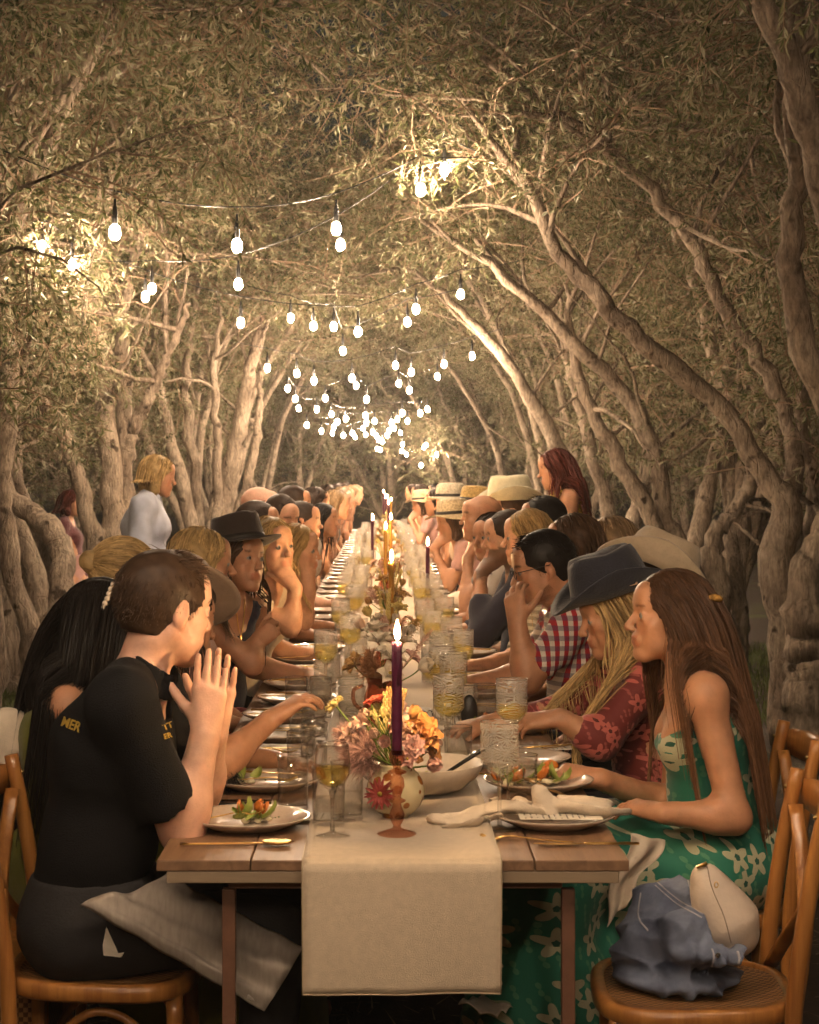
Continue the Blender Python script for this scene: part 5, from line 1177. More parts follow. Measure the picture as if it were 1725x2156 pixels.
# ---- left side
add('L1', 'man in a black polo shirt, hands pressed together before his face', 'L', 4.12, 350, 1284, yaw=-40, pitch=7, fem=False, skin=2, hair='short', hairc='walnut', strands=6000, top=POLO, sleeve=.80, px=-.665, neckc=.070, waist=-.085, collar=True, tight=.001,
    arms=dict(n=dict(E=at(384, 1752, 4.0), W=at(432, 1550, 4.02), hd=(.10, .08, 1), dn=(.1, -1, 0), kw=dict(curl=(.06, .08, .06), spread=.05, thumb=.9, tcurl=.2)),
              f=dict(E=(-.42, 4.24, TZ+.05), W=at(450, 1540, 4.115), hd=(.14, -.05, 1), dn=(.1, 1, 0), kw=dict(curl=(.08, .1, .08), spread=.05, thumb=.7))))
add('L2', 'woman with very long straight black hair and a jewelled clip', 'L', 4.68, 222, 1322, yaw=-38, pitch=8, skin=1, hair='long', hairc='black', hlen=.58, strands=3600, front=-.05, top=OLIVE, sleeve='tank', skirt=OLIVE, px=-.80,
    arms=dict(n=dict(E=at(462, 1612, 4.55), W=at(566, 1518, 4.68), hd=(.9, .2, .55), dn=(-.3, -.3, 1), kw=dict(curl=(.4, .6, .4))), f='table'))
add('L3', 'woman with blonde hair tied in a bun behind the black-haired woman', 'L', 5.75, 268, 1216, yaw=-20, pitch=4, skin=0, hair='bun', hairc='blonde', strands=1200, top=TANC, sleeve='tank', px=-.84, arms=dict(n='lap', f='lap'))
add('L4', 'person under a tan wide-brimmed hat hidden behind the man in the polo', 'L', 5.3, 384, 1306, yaw=-35, pitch=14, roll=-16, skin=1, hair='long', hairc='dark', hlen=.3, strands=600, top=BLK, sleeve=.6, px=-.70, arms=dict(n='lap', f='lap'),
    hat=hat('fedora', (.30, .205, .135), tilt=(6, -22), scale=1.0, band=(.12, .08, .05)))
add('L5', 'blonde woman with a bare arm turned towards the table', 'L', 6.25, 428, 1188, yaw=-12, pitch=2, skin=1, hair='bob', hairc='blonde', strands=1100, top=ROSE, sleeve='tank', px=-.72, arms=dict(n='lap', f='lap'))
add('L6', 'laughing woman in a dark felt hat and navy tank top with a long necklace', 'L', 6.75, 506, 1182, yaw=42, pitch=-6, roll=-6, skin=1, hair='long', hairc='brown', hlen=.34, strands=700, top=NAVY, sleeve='tank', neckc=.095, px=-.66, skirt=cloth('red_skirt', (.40, .02, .03)), twist=35,
    arms=dict(n=dict(E=at(530, 1400, 6.6), W=at(535, 1358, 6.65), hd=(.7, -.2, .6), dn=(.2, -1, .3), kw=dict(curl=(1.0, 1.0, .6))), f='table'), hat=hat('fedora', (.035, .022, .018), tilt=(-6, 4), scale=.95))
add('L7', 'blonde woman in a peach tee resting her chin on her hand', 'L', 7.5, 574, 1152, yaw=48, pitch=0, roll=4, skin=0, hair='bob', hairc='blonde', strands=800, top=PEACH, sleeve=.62, px=-.64, twist=30,
    arms=dict(n=dict(E=at(612, 1322, 7.42), W=at(622, 1238, 7.45), hd=(-.5, -.1, .75), dn=(.3, -1, .2), kw=dict(curl=(.5, .5, .3))), f='table'))
add('L8', 'blonde woman in profile with her hand raised to her chest', 'L', 8.4, 628, 1160, yaw=14, pitch=2, skin=0, hair='long', hairc='blonde', hlen=.3, strands=600, top=WHITEC, sleeve='tank', px=-.62, arms=dict(n=dict(E=at(640, 1310, 8.3), W=at(652, 1248, 8.35), hd=(-.1, 0, 1), dn=(.3, -1, 0), kw=dict(curl=(.6, .7, .5))), f='table'))
add('L9', 'dark-haired man half hidden behind the woman in the peach tee', 'L', 9.2, 546, 1108, yaw=10, fem=False, skin=1, hair='crop', hairc='dark', strands=350, top=GREYC, sleeve=.6, px=-.72, arms=dict(n='table', f='lap'))
add('L10', 'man with a high forehead and receding dark hair', 'L', 9.9, 594, 1092, yaw=50, pitch=12, fem=False, skin=0, hair='crop', hairc='dark', strands=300, top=WHITEC, sleeve=.6, px=-.68, arms=dict(n='chin', f='lap'))
add('L11', 'bald man leaning back on the left side', 'L', 10.5, 550, 1070, yaw=0, fem=False, skin=2, hair='bald', top=ROSE, sleeve=.6, px=-.76, arms=dict(n='lap', f='table'))
add('L12', 'man with short dark hair right of the bald man', 'L', 11.2, 640, 1100, yaw=5, fem=False, skin=1, hair='crop', hairc='dark', strands=250, top=BLK, sleeve=.6, arms=dict(n='lap', f='lap'))
add('L13', 'dark-haired person seated beyond the bald man', 'L', 11.9, 622, 1064, yaw=0, fem=False, skin=1, hair='crop', hairc='dark', strands=250, top=GREYC, sleeve=.6, arms=dict(n='lap', f='lap'))
add('L14', 'woman with long dark hair in a white dress on the left', 'L', 13.0, 684, 1096, yaw=18, skin=1, hair='long', hairc='black', hlen=.34, strands=300, top=WHITEC, sleeve=.5, arms=dict(n='lap', f='lap'))
add('L15', 'dark-haired person behind the woman in the white dress', 'L', 13.8, 668, 1060, yaw=0, skin=1, hair='bob', hairc='dark', strands=200, top=ROSE, sleeve=.5, arms=dict(n='lap', f='lap'))
add('L16', 'blond person farthest along the left that stands out', 'L', 14.8, 710, 1064, yaw=10, skin=0, hair='bob', hairc='ash', strands=200, top=RUST, sleeve=.5, arms=dict(n='lap', f='lap'))
# ---- right side
add('R1', 'woman with long brown hair in a strapless green floral dress, eating', 'R', 4.72, 1408, 1300, yaw=8, pitch=-3, skin=1, hair='long', hairc='chestnut', hlen=.54, strands=5600, front=.01, ombre=(.42, 1.35), top=GREENF, sleeve='strapless', skirt=GREENF, px=.86, dress=True, shoulder=1.05,
    arms=dict(n=dict(E=at(1548, 1722, 4.52), W=at(1398, 1712, 4.50), hd=(-.7, .6, .05), dn=(0, -.3, 1), kw=dict(curl=(.3, .4, .3))),
              f=dict(E=at(1420, 1700, 4.86), W=at(1262, 1640, 4.66), hd=(-1, -.05, .22), dn=(.1, -.35, 1), kw=dict(curl=((.35, .75, .5), (.6, .8, .5), (.75, .9, .5), (.85, .9, .5)), thumb=.35, tcurl=.4))))
add('R2', 'woman with wavy blonde hair in a navy cowboy hat and red floral blouse', 'R', 5.4, 1292, 1296, yaw=8, pitch=14, skin=1, hair='long', hairc='blonde', hlen=.48, strands=1800, wavy=.006, front=.03, top=REDF, sleeve=1.5, px=.80,
    arms=dict(n=dict(E=at(1262, 1560, 5.2), W=at(1178, 1512, 5.2), hd=(-1, 0, -.12), dn=(0, -.5, 1), kw=dict(curl=(.5, .6, .4))), f='table'), hat=hat('cowboy', (.010, .012, .024), tilt=(4, 0), scale=1.06, band=(.02, .02, .03)))
add('R2b', 'person in a cream cowboy hat leaning behind the navy hat', 'R', 5.95, 1368, 1258, yaw=-10, pitch=-4, roll=10, fem=False, skin=0, hair='crop', hairc='brown', strands=300, top=TANC, sleeve=1.8, px=.92, arms=dict(n='lap', f='lap'), hat=hat('cowboy', (.52, .41, .28), tilt=(-20, 10), scale=1.06, band=(.3, .22, .15)))
add('R3', 'man in glasses and a red plaid shirt drinking from a glass', 'R', 6.45, 1142, 1196, yaw=6, pitch=14, fem=False, skin=1, hair='short', hairc='black', strands=1100, top=PLAID, sleeve=.85, px=.72,
    arms=dict(n=dict(E=at(1112, 1432, 6.2), W=at(1090, 1318, 6.22), hd=(-.10, .25, 1), dn=(-.5, -1, .1), kw=dict(curl=(.5, .5, .4), thumb=.9)), f='table'))
add('R4', 'woman with smooth brown hair behind the man in plaid', 'R', 7.0, 1204, 1150, yaw=0, skin=1, hair='bob', hairc='brown', strands=500, top=BLUE, sleeve=.6, px=.78, arms=dict(n='lap', f='table'))
add('R5', 'person with tousled light brown hair set back from the table', 'R', 7.5, 1282, 1150, yaw=-10, skin=0, hair='bob', hairc='ash', strands=500, top=RUST, sleeve=.6, px=.92, arms=dict(n='lap', f='lap'))
add('R6', 'blonde woman in a checked shirt on the right', 'R', 8.0, 1108, 1132, yaw=0, pitch=4, skin=0, hair='long', hairc='blonde', hlen=.3, strands=500, top=GRID, sleeve=1.5, px=.70, arms=dict(n='lap', f='lap'))
add('R7', 'bearded man with his fist against his mouth', 'R', 8.6, 1066, 1132, yaw=4, pitch=6, fem=False, skin=0, hair='crop', hairc='dark', strands=350, beard=.35, top=NAVY, sleeve=1.6, px=.68, arms=dict(n='mouth', f='table'))
add('R9', 'man with thick black hair sitting back on the right', 'R', 9.0, 1140, 1100, yaw=0, fem=False, skin=1, hair='short', hairc='black', strands=350, top=BLK, sleeve=.6, px=.82, arms=dict(n='lap', f='lap'))
add('R8', 'person in a pale striped shirt resting their chin, wearing a blue watch', 'R', 9.3, 1032, 1132, yaw=42, pitch=2, skin=1, hair='bun', hairc='dark', strands=300, top=WHITEC, sleeve=.5, px=.66, arms=dict(n='chin', f='table'))
add('R10', 'bald man in a row of hats on the right', 'R', 10.0, 1012, 1090, yaw=10, fem=False, skin=1, hair='bald', top=GREYC, sleeve=.6, arms=dict(n='chin', f='lap'))
add('R11', 'person in a big cream straw cowboy hat', 'R', 10.6, 1072, 1078, yaw=10, pitch=4, fem=False, skin=0, hair='crop', hairc='brown', strands=200, top=WHITEC, sleeve=1.6, arms=dict(n='lap', f='table'), hat=hat('cowboy', (.62, .56, .38), tilt=(-2, 0), scale=1.1, band=(.2, .16, .1)))
add('R12', 'person in a straw hat with a dark band nearest the candles', 'R', 12.3, 952, 1104, yaw=15, pitch=4, skin=1, hair='bob', hairc='brown', strands=200, top=ROSE, sleeve=.6, arms=dict(n='mouth', f='lap'), hat=hat('straw', (.58, .46, .28)))
add('R13', 'person in a golden straw hat behind the bald man on the right', 'R', 12.9, 1000, 1076, yaw=0, skin=1, hair='bob', hairc='brown', strands=200, top=RUST, sleeve=.6, arms=dict(n='lap', f='lap'), hat=hat('straw', (.55, .36, .12), tilt=(-4, 0), scale=1.05))
add('R14', 'person in a pale hat far along the right', 'R', 14.2, 946, 1066, yaw=0, fem=False, skin=1, hair='crop', hairc='dark', strands=150, top=TANC, sleeve=.6, arms=dict(n='lap', f='lap'), hat=hat('straw', (.60, .52, .38), scale=.98))
add('R15', 'dark-haired person farthest along the right that stands out', 'R', 15.3, 920, 1058, yaw=0, skin=1, hair='bob', hairc='dark', strands=150, top=RUST, sleeve=.6, arms=dict(n='lap', f='lap'))
# ---- standing
add('S1', 'standing woman with a blonde bob in a light blue shirt', 'L', 11.0, 334, 1003, yaw=-4, pitch=10, hair='bob', hairc='blonde', skin=1, strands=900, top=SKY, sleeve=1.75, stand=True, px=-1.40, arms=dict(n='side', f='side'), neckc=.07, collar=True, blen=.09, waist=-.12, tight=.012)
add('S2', 'standing woman with dark red hair in a yellow dress', 'R', 11.2, 1168, 988, yaw=0, pitch=12, hair='long', hairc='red', hlen=.36, skin=1, strands=500, top=YEL, sleeve='tank', skirt=YEL, stand=True, px=1.10, arms=dict(n='side', f='side'))
add('S3', 'dim standing figure in a maroon top beside the left tree trunks', 'L', 16.0, 152, 1060, yaw=20, hair='bob', hairc='red', skin=1, strands=150, top=MAR, sleeve=.6, skirt=ROSE, stand=True, px=-2.68, arms=dict(n='side', f='side'))
# ---- the rows go on
rp = random.Random(12); y = 15.6; i = 0
while y < 26.8:
    for sd, keys in (('L', ('L12', 'L14', 'L15', 'L8', 'L16', 'L13', 'L9')), ('R', ('R15', 'R6', 'R4', 'R12', 'R9'))):
        if sd == 'R' and y < 16: continue
        c = copytree(PP[keys[(i*2+(i//3)) % len(keys)]]); c.location = (PP[keys[(i*2+(i//3)) % len(keys)]].location[0]+rp.uniform(-.05, .05), y+rp.uniform(-.08, .08), 0)
        tag(c, 'diner far down the %s side of the table' % ('left' if sd == 'L' else 'right'), 'person', 'far diners on the '+('left' if sd == 'L' else 'right'))
    y += .62; i += 1
# ---- chairs
ci = dict(L1='chair under the man in the black polo', L2='chair behind the black-haired woman', L3='chair of the woman with the blonde bun', L4='chair of the person in the tan hat', L5='chair of the blonde woman with a bare arm', L6='chair of the woman in the dark felt hat', L7='chair of the woman in the peach tee', L8='chair of the blonde woman in profile',
          R1='chair of the woman in the green floral dress', R2='chair of the woman in the navy cowboy hat', R2b='chair of the person in the cream cowboy hat', R3='chair of the man in red plaid', R4='chair of the brown-haired woman behind the plaid shirt', R5='chair of the person with tousled hair', R6='chair of the woman in the checked shirt')
put_chair(.655, 3.93, math.pi-.06, 'empty wooden chair at the right front corner holding a denim jacket')
for k in PP:
    if k[0] == 'S': continue
    o = PP[k]; sg = 1 if k[0] == 'L' else -1
    put_chair(o.location[0]+.05*sg, o.location[1], 0 if sg > 0 else math.pi, 'wooden cross-back '+ci[k] if k in ci else 'wooden chair hidden behind the diners on the '+('left' if sg > 0 else 'right'))
# ---------------------------------------------------------------- laying the table
def tp(x, y):
    Y = (CAMZ-TZ)*F/(y-PY); return (x-PX)*Y/F, Y
LT = 'left'; RT = 'right'
# near place settings, laid by hand
def plate(px_, py_, label):
    x, y = tp(px_, py_); o = link('plate', plate_me, None, None, (x, y, TZ+.0008)); tag(o, label, 'plate', 'plates along the table'); return x, y
x, y = plate(522, 1742, 'plate with salad right in front of the man in the black polo'); salad(x+.015, y+.01, TZ+.0098, 1, 'salad with a squash wedge on the plate nearest the left corner')
put_cut('f', x-.06, y-.015, TZ+.020, .25, 'gold fork lying on the plate nearest the left corner', -.1)
xs_, ys_ = tp(520, 1782); put_cut('s', xs_-.02, ys_, TZ+.001, .02, 'gold spoon on the wood in front of the nearest left plate')
x, y = plate(560, 1660, 'plate with leftovers second from the left front corner'); salad(x-.07, y, TZ+.0098, 2, 'leftover salad on the second plate on the left')
put_cut('k', x-.02, y+.05, TZ+.027, -.3, 'gold knife resting on the second plate on the left'); put_cut('f', x-.02, y-.03, TZ+.022, .1, 'gold fork resting on the second plate on the left')
x, y = plate(1166, 1738, 'plate under the knotted napkin at the right front corner'); RP1 = (x, y)
xs_, ys_ = tp(1235, 1782); put_cut('k', xs_, ys_, TZ+.001, math.pi+.0, 'gold knife on the wood in front of the napkin plate'); xs_, ys_ = tp(1130, 1775); put_cut('f', xs_-.02, ys_+.01, TZ+.001, 2.85, 'gold fork lying under the rim of the napkin plate')
x, y = plate(1134, 1662, 'plate with herbed cheese in front of the woman in green'); salad(x+.03, y+.01, TZ+.0098, 3, 'herbed cheese and squash on the plate before the woman in green'); salad(x-.06, y+.0, TZ+.0098, 8, 'lettuce on the left half of the plate before the woman in green')
put_cut('s', x-.10, y+.02, TZ+.026, 2.6, 'gold spoon resting on the rim of the plate before the woman in green'); put_cut('k', x+.0, y-.10, TZ+.020, -1.0, 'gold knife leaning between the two nearest right plates', .12)
x, y = plate(1095, 1612, 'plate beyond the hand holding food, third on the right'); put_menu(x+.02, y-.10, TZ+.001, 1.5, 'menu card between the third and second plates on the right')
x, y = plate(1085, 1540, 'plate with lettuce, fourth on the right'); salad(x-.06, y, TZ+.0098, 4, 'lettuce on the fourth plate on the right')
xm, ym = tp(1140, 1700); put_menu(xm, ym, TZ+.001, 1.45, 'menu card behind the knotted napkin'); put_menu(RP1[0]+.01, RP1[1]-.035, TZ+.0285, 1.57, 'menu card under the knotted napkin on the plate')
xm, ym = tp(1150, 1575); put_menu(xm, ym, TZ+.001, 1.7, 'menu card with two gold utensils on it'); put_cut('k', xm+.03, ym, TZ+.003, .5, 'gold knife lying on a menu card on the right'); put_cut('f', xm+.05, ym-.03, TZ+.003, .45, 'gold fork lying on a menu card on the right')
xm, ym = tp(620, 1725); put_menu(xm+.01, ym, TZ+.0005+.006, 1.5, 'menu card half under the runner beside the nearest left plate')
# regular settings further down
ORD = ['fifth', 'sixth', 'seventh', 'eighth', 'ninth', 'tenth', 'eleventh', 'twelfth', 'thirteenth', 'fourteenth']
rr = random.Random(3)
for sd, ys, x0 in ((LT, [5.02, 5.42, 5.85, 6.3, 6.75, 7.2, 7.65, 8.15, 8.7], -.305), (RT, [6.0, 6.5, 6.95, 7.4, 7.95, 8.5, 9.0], .345)):
    for i, y in enumerate(ys):
        k = i+(2 if sd == LT else 4); nm = (['third', 'fourth']+ORD)[i] if sd == LT else ORD[i]
        sg = 1 if sd == LT else -1; x = x0+rr.uniform(-.012, .012)
        o = link('plate', plate_me, None, None, (x, y, TZ+.0008)); tag(o, '%s plate from the front along the %s side' % (nm, sd), 'plate', 'plates along the table')
        put_cut('f', x-.02, y-.02+rr.uniform(-.02, .02), TZ+.026, rr.uniform(-.3, .3)+(0 if sg > 0 else math.pi), 'gold fork on the %s plate on the %s' % (nm, sd)); put_cut('k', x+.0, y+.03, TZ+.027, rr.uniform(-.4, .4)+(0 if sg > 0 else math.pi), 'gold knife on the %s plate on the %s' % (nm, sd))
        if i % 2 == 0: put_cut('s', x, y-.19, TZ+.001, 0 if sg > 0 else math.pi, 'gold spoon before the %s plate on the %s' % (nm, sd))
y = 9.3
while y < 26.5:
    for sd, x0 in ((LT, -.305), (RT, .345)):
        x = x0+rr.uniform(-.015, .015); o = link('plate', plate_me, None, None, (x, y+rr.uniform(-.05, .05), TZ+.0008)); tag(o, 'plate far down the %s side of the table' % sd, 'plate', 'far plates on the '+sd)
    y += .56
# glasses near the camera
def glass(kind, px_, py_, label): x, y = tp(px_, py_); return put_glass(kind, x, y, label)
glass('wg', 700, 1768, 'small stemmed glass of white wine at the front of the runner')
glass('hb', 692, 1744, 'water glass just behind the stemmed wine glass'); glass('hb', 731, 1732, 'water glass between the stemmed wine glass and the round vase')
glass('hb2', 617, 1706, 'tall water glass beside the second left plate'); glass('hb', 634, 1648, 'tall water glass behind the second left plate, front of its row')
glass('hb', 661, 1625, 'tall water glass one step behind and right of the left row'); glass('hb2', 636, 1578, 'water glass touching the reaching hand')
glass('hb', 661, 1560, 'water glass beside the reaching hand towards the flowers'); glass('hb', 624, 1510, 'water glass next to the chopstick-like cutlery on the left'); glass('et', 672, 1495, 'etched glass with pale drink behind the reaching hand'); glass('et', 685, 1450, 'etched glass standing behind another etched glass on the left'); glass('et', 742, 1520, 'etched glass in front of the amber pitcher')
glass('go2', 1052, 1748, 'etched goblet with clear drink behind the knotted napkin'); glass('hb', 1099, 1706, 'water glass before the plate of the woman in green')
glass('go', 945, 1612, 'large etched goblet half full of white wine beside the orange rose'); glass('hb', 965, 1640, 'water glass before the large goblet of white wine'); glass('go3', 1078, 1618, 'etched goblet of white wine before the fourth right plate')
glass('hb', 1022, 1528, 'water glass beside the black glasses case'); glass('go', 955, 1545, 'etched goblet of white wine behind the large one'); glass('go', 915, 1520, 'etched goblet right of the white netted vase')
gl_left = [(5.9, -.20), (6.1, -.12), (6.45, -.21), (6.62, -.13), (7.0, -.2), (7.15, -.12), (7.5, -.205), (7.7, -.13), (8.1, -.2), (8.3, -.12), (8.7, -.2), (8.9, -.13)]
gl_right = [(5.75, .19), (5.95, .255), (6.3, .2), (6.5, .27), (6.85, .19), (7.05, .26), (7.4, .2), (7.6, .26), (8.0, .19), (8.2, .26), (8.6, .2), (8.8, .26)]
for sd, arr in ((LT, gl_left), (RT, gl_right)):
    for i, (y, x) in enumerate(arr):
        kind = ['hb', 'et', 'go'][i % 3] if sd == LT else ['go', 'et', 'go3'][i % 3]
        put_glass(kind, x+rr.uniform(-.015, .015), y+rr.uniform(-.05, .05), '%s in the middle stretch of the %s row of glasses' % ({'h': 'tall water glass', 'e': 'etched glass', 'g': 'etched goblet of wine'}[kind[0]], sd), 'glasses mid table on the '+sd)
y = 9.2
while y < 24:
    for sd, xx in ((LT, (-.21, -.12)), (RT, (.2, .27))):
        for x in xx:
            k = rr.choice(['hb', 'et', 'go', 'go3']); put_glass(k, x+rr.uniform(-.02, .02), y+rr.uniform(-.1, .1), '%s far down the %s side' % ({'h': 'water glass', 'e': 'etched glass', 'g': 'goblet of wine'}[k[0]], sd), 'far glasses on the '+sd)
    y += .52
# serving bowl with spoon
STONEW = mat('stoneware', (.62, .54, .45), .35, col2=(.50, .43, .36), scale=40)
x, y = tp(884, 1676); bo = MB().lathe([(0, .004), (.05, .005), (.10, .022), (.135, .05), (.152, .076), (.155, .0765), (.156, .074), (.140, .044), (.105, .016), (.06, 0), (0, 0)], 48).build('serving_bowl', STONEW, loc=(x, y, TZ+.0065)); tag(bo, 'wide stoneware serving bowl behind the round vase', 'bowl')
gr = MB(); q = random.Random(4)
for k in range(160): a = q.uniform(0, 6.28); r_ = .085*math.sqrt(q.random()); gr.sphere((r_*math.cos(a), r_*math.sin(a), .034+q.uniform(0, .012)*(1-r_/.1)), .0055*q.uniform(.6, 1.2), 6, 4)
g_ = gr.build('grain_salad', mat('grain', (.42, .33, .06), .5, col2=(.30, .36, .08), scale=120), None, loc=(x, y, TZ+.0065)); tag(g_, 'yellow green grain salad heaped in the serving bowl', 'food')
sp = MB().tube([(-.02, 0, -.01), (.085, 0, .055), (.10, 0, .064)], [.004, .0058, .005], 8).build('serving_spoon', BLACK, loc=(x+.075, y-.01, TZ+.062), rot=(0, .0, .1)); tag(sp, 'black handled serving spoon leaning out of the bowl', 'cutlery')
# phones, glasses case, dark wallet
xm, ym = tp(505, 1700); ph = empty('phone', (xm, ym, TZ+.001), .03); MB().box((-.078, -.038, 0), (.078, .038, .010), .004).build('case', mat('phone_case', (.55, .44, .33), .5), ph); MB().box((-.074, -.034, .0102), (.074, .034, .0112)).build('screen', mat('dark_glass', (.02, .024, .03), .05), ph); tag(ph, 'phone in a beige case between the two nearest left plates', 'phone')
xm, ym = tp(490, 1632); wl = MB().box((-.09, -.04, 0), (.09, .04, .018), .006).build('wallet', mat('black_leather', (.012, .011, .011), .45, bump=.3), loc=(xm, ym, TZ+.001), rot=(0, 0, -.1)); tag(wl, 'flat black wallet behind the second left plate', 'wallet')
xm, ym = tp(988, 1540); gc = MB().sphere((0, 0, .055), (.026, .02, .055), 16, 10).build('glasses_case', mat('black_leather', (.012, .011, .011), .45), loc=(xm, ym, TZ+.002)); tag(gc, 'black soft glasses case standing beside a water glass', 'glasses case')
MB().tube(spline([(-.02, 0, .095), (-.045, 0, .06), (-.04, 0, .0)], 10), .0022, 6).build('cord', BLACK, gc)
# candles
CANDS = [(836, 1764, .18, .247, WAXP, 'burgundy candle in an amber glass holder at the front of the table', True)]
x, y = tp(836, 1764); candle(x, y, .183, .240, WAXP, 'burgundy candle in an amber glass holder at the front of the table')
candle(.030, 7.25, .13, .315, WAXG, 'mustard yellow candle rising from the second row of flowers')
candle(.245, 10.3, .12, .275, WAXP, 'burgundy candle standing alone on the right of the flowers')
candle(.012, 11.3, .13, .325, WAXG, 'mustard candle with a tall flickering flame mid table'); candle(.055, 14.2, .13, .32, WAXG, 'mustard candle behind the tall flickering one')
candle(-.085, 14.0, .12, .33, WAXP, 'burgundy candle on the left of the flowers far down')
for i, (x, y, h) in enumerate(((.05, 19.5, .36), (.09, 22.5, .36), (.03, 24.5, .37), (.06, 25.5, .36), (.0, 26.8, .42))): candle(x, y, .13, h, WAXG if i % 2 else WAXP, 'candle flickering at the far end of the table')
# --- round speckled vase with the near bouquet
x, y = tp(833, 1728); VZ = TZ+.0065; R_ = .066
prof = [(0, .0), (.030, .0)]+[(R_*math.sin(a), R_*.93*(1-math.cos(a))) for a in np.linspace(.5, 2.55, 16)]+[(.038, .1225), (.036, .121), (.045, .105), (.03, .06), (0, .05)]
vs = MB().lathe(prof, 40).build('vase', vasemat(), loc=(x, y, VZ)); tag(vs, 'round cream vase speckled with amber and brown dots', 'vase')
bq = empty('bouquet', (x, y, VZ+.09)); b0 = np.array([x, y, VZ+.09]); tag(bq, 'bouquet of orange and pink flowers in the round speckled vase', 'flowers')
def fl(kind, col, px_, py_, dy, size, seed, par=bq, org=b0, Yc=y, face=None):
    p = at(px_, py_, Yc+dy)-org; flower(par, kind, col, (random.uniform(-.012, .012), random.uniform(-.012, .012), .02), p, size, seed, face)
fl('crumple', 'orange', 890, 1545, -.01, .047, 1, face=(.4, -.7, .5)); fl('crumple', 'orange', 905, 1580, .02, .040, 2, face=(.8, -.4, .2)); fl('rose', 'orange', 868, 1512, .03, .032, 3)
fl('bud', 'peach', 768, 1520, -.03, .034, 4, face=(-.5, -.6, .2)); fl('ranun', 'peach', 772, 1505, -.01, .026, 5, face=(-.4, -.8, .4)); fl('ranun', 'yellow', 815, 1512, .02, .03, 6); fl('open', 'red', 800, 1474, .03, .024, 7); fl('open', 'red', 781, 1480, .02, .02, 8); fl('rose', 'red', 826, 1542, .0, .022, 9)
fl('ranun', 'pink', 905, 1612, -.02, .036, 10, face=(.6, -.7, .2)); fl('crumple', 'yellow', 707, 1486, .02, .024, 11); fl('rose', 'peach', 850, 1560, -.03, .026, 13); fl('ranun', 'orange', 878, 1600, -.04, .024, 14)
fl('daisy', 'maroon', 800, 1672, -.085, .036, 12, face=(-.2, -1, .15)); fl('rose', 'rust', 838, 1585, -.02, .022, 15)
for k, (kd, c_, tx, ty, dy, s_) in enumerate((('ranun', 'peach', 790, 1548, -.05, .026), ('crumple', 'peach', 845, 1530, -.02, .03), ('rose', 'pink', 812, 1566, -.06, .026), ('crumple', 'pink', 870, 1572, -.05, .028), ('ranun', 'peach', 752, 1560, -.04, .026), ('open', 'peach', 738, 1545, -.01, .028), ('crumple', 'peach', 905, 1560, .03, .03), ('rose', 'pink', 778, 1588, -.06, .024), ('open', 'pink', 858, 1598, -.06, .024), ('crumple', 'yellow', 800, 1500, .04, .028), ('ranun', 'pink', 722, 1572, .0, .024), ('crumple', 'peach', 835, 1498, .05, .03))): fl(kd, c_, tx, ty, dy, s_, 200+k, face=at(tx, ty, y+dy)-b0+np.array([0, -.12, .0]))
for k, (tx, ty, dy) in enumerate(((716, 1560, 0), (728, 1520, .02), (735, 1580, -.03), (748, 1545, -.02), (700, 1530, .03), (742, 1600, -.05), (760, 1572, -.04))): plume(bq, (0, 0, .02), at(tx, ty, y+dy)-b0, 'pink', 620, .052, 20+k)
for k, (tx, ty) in enumerate(((820, 1450), (812, 1460), (852, 1455), (786, 1500), (846, 1478), (794, 1548))): wheat(bq, (0, 0, .02), at(tx, ty, y+.02)-b0, 30+k, 'yellow' if k % 2 else 'gold')
for k in range(10):
    g = random.Random(k); MB().tube(spline([(0, 0, .0), (g.uniform(-.03, .0), g.uniform(-.03, .03), .06), (g.uniform(-.07, .01), g.uniform(-.05, .04), .11+g.uniform(0, .04))], 8), .0013, 5).build('grass_stem', STEMM, bq)
# --- amber pitcher with white flowers
AY = 5.65; px0 = at(806, 1500, AY)[0]
pt = MB().lathe([(0, 0), (.05, 0), (.058, .01), (.062, .05), (.055, .10), (.045, .13), (.052, .155), (.050, .155), (.043, .13), (.05, .09), (.055, .03), (0, .008)], 32).build('pitcher', AMBERG, loc=(px0, AY, VZ)); tag(pt, 'amber glass pitcher holding white flowers', 'pitcher')
MB().tube(spline([(-.054, -.01, .05), (-.085, -.015, .075), (-.088, -.015, .115), (-.06, -.012, .13)], 14), .006, 8).build('handle', AMBERG, pt)
b2 = empty('bouquet', (px0, AY, VZ+.10)); o2 = np.array([px0, AY, VZ+.10]); tag(b2, 'bouquet of white flowers with rust feathers in the amber pitcher', 'flowers')
for k, (kd, c, tx, ty, dy, s) in enumerate((('open', 'white', 800, 1350, 0, .05), ('crumple', 'white', 822, 1380, -.03, .05), ('open', 'white', 790, 1325, .04, .045), ('open', 'white', 822, 1418, -.05, .045), ('rose', 'white', 885, 1408, -.03, .05), ('open', 'gold', 745, 1400, -.02, .04), ('open', 'white', 850, 1350, .05, .045), ('bud', 'gold', 755, 1395, 0, .04), ('open', 'pink', 868, 1385, .03, .035), ('crumple', 'rust', 835, 1345, .06, .035))):
    fl(kd, c, tx, ty, dy, s, 50+k, b2, o2, AY)
for k, (tx, ty) in enumerate(((775, 1370), (783, 1395), (770, 1405), (790, 1415), (765, 1385))): plume(b2, (0, 0, .02), at(tx, ty, AY-.03)-o2, 'rust', 300, .045, 70+k, thick=.0009)
plume(b2, (.02, 0, .02), at(915, 1318, AY)-o2, 'peach', 260, .02, 78, thick=.0008)
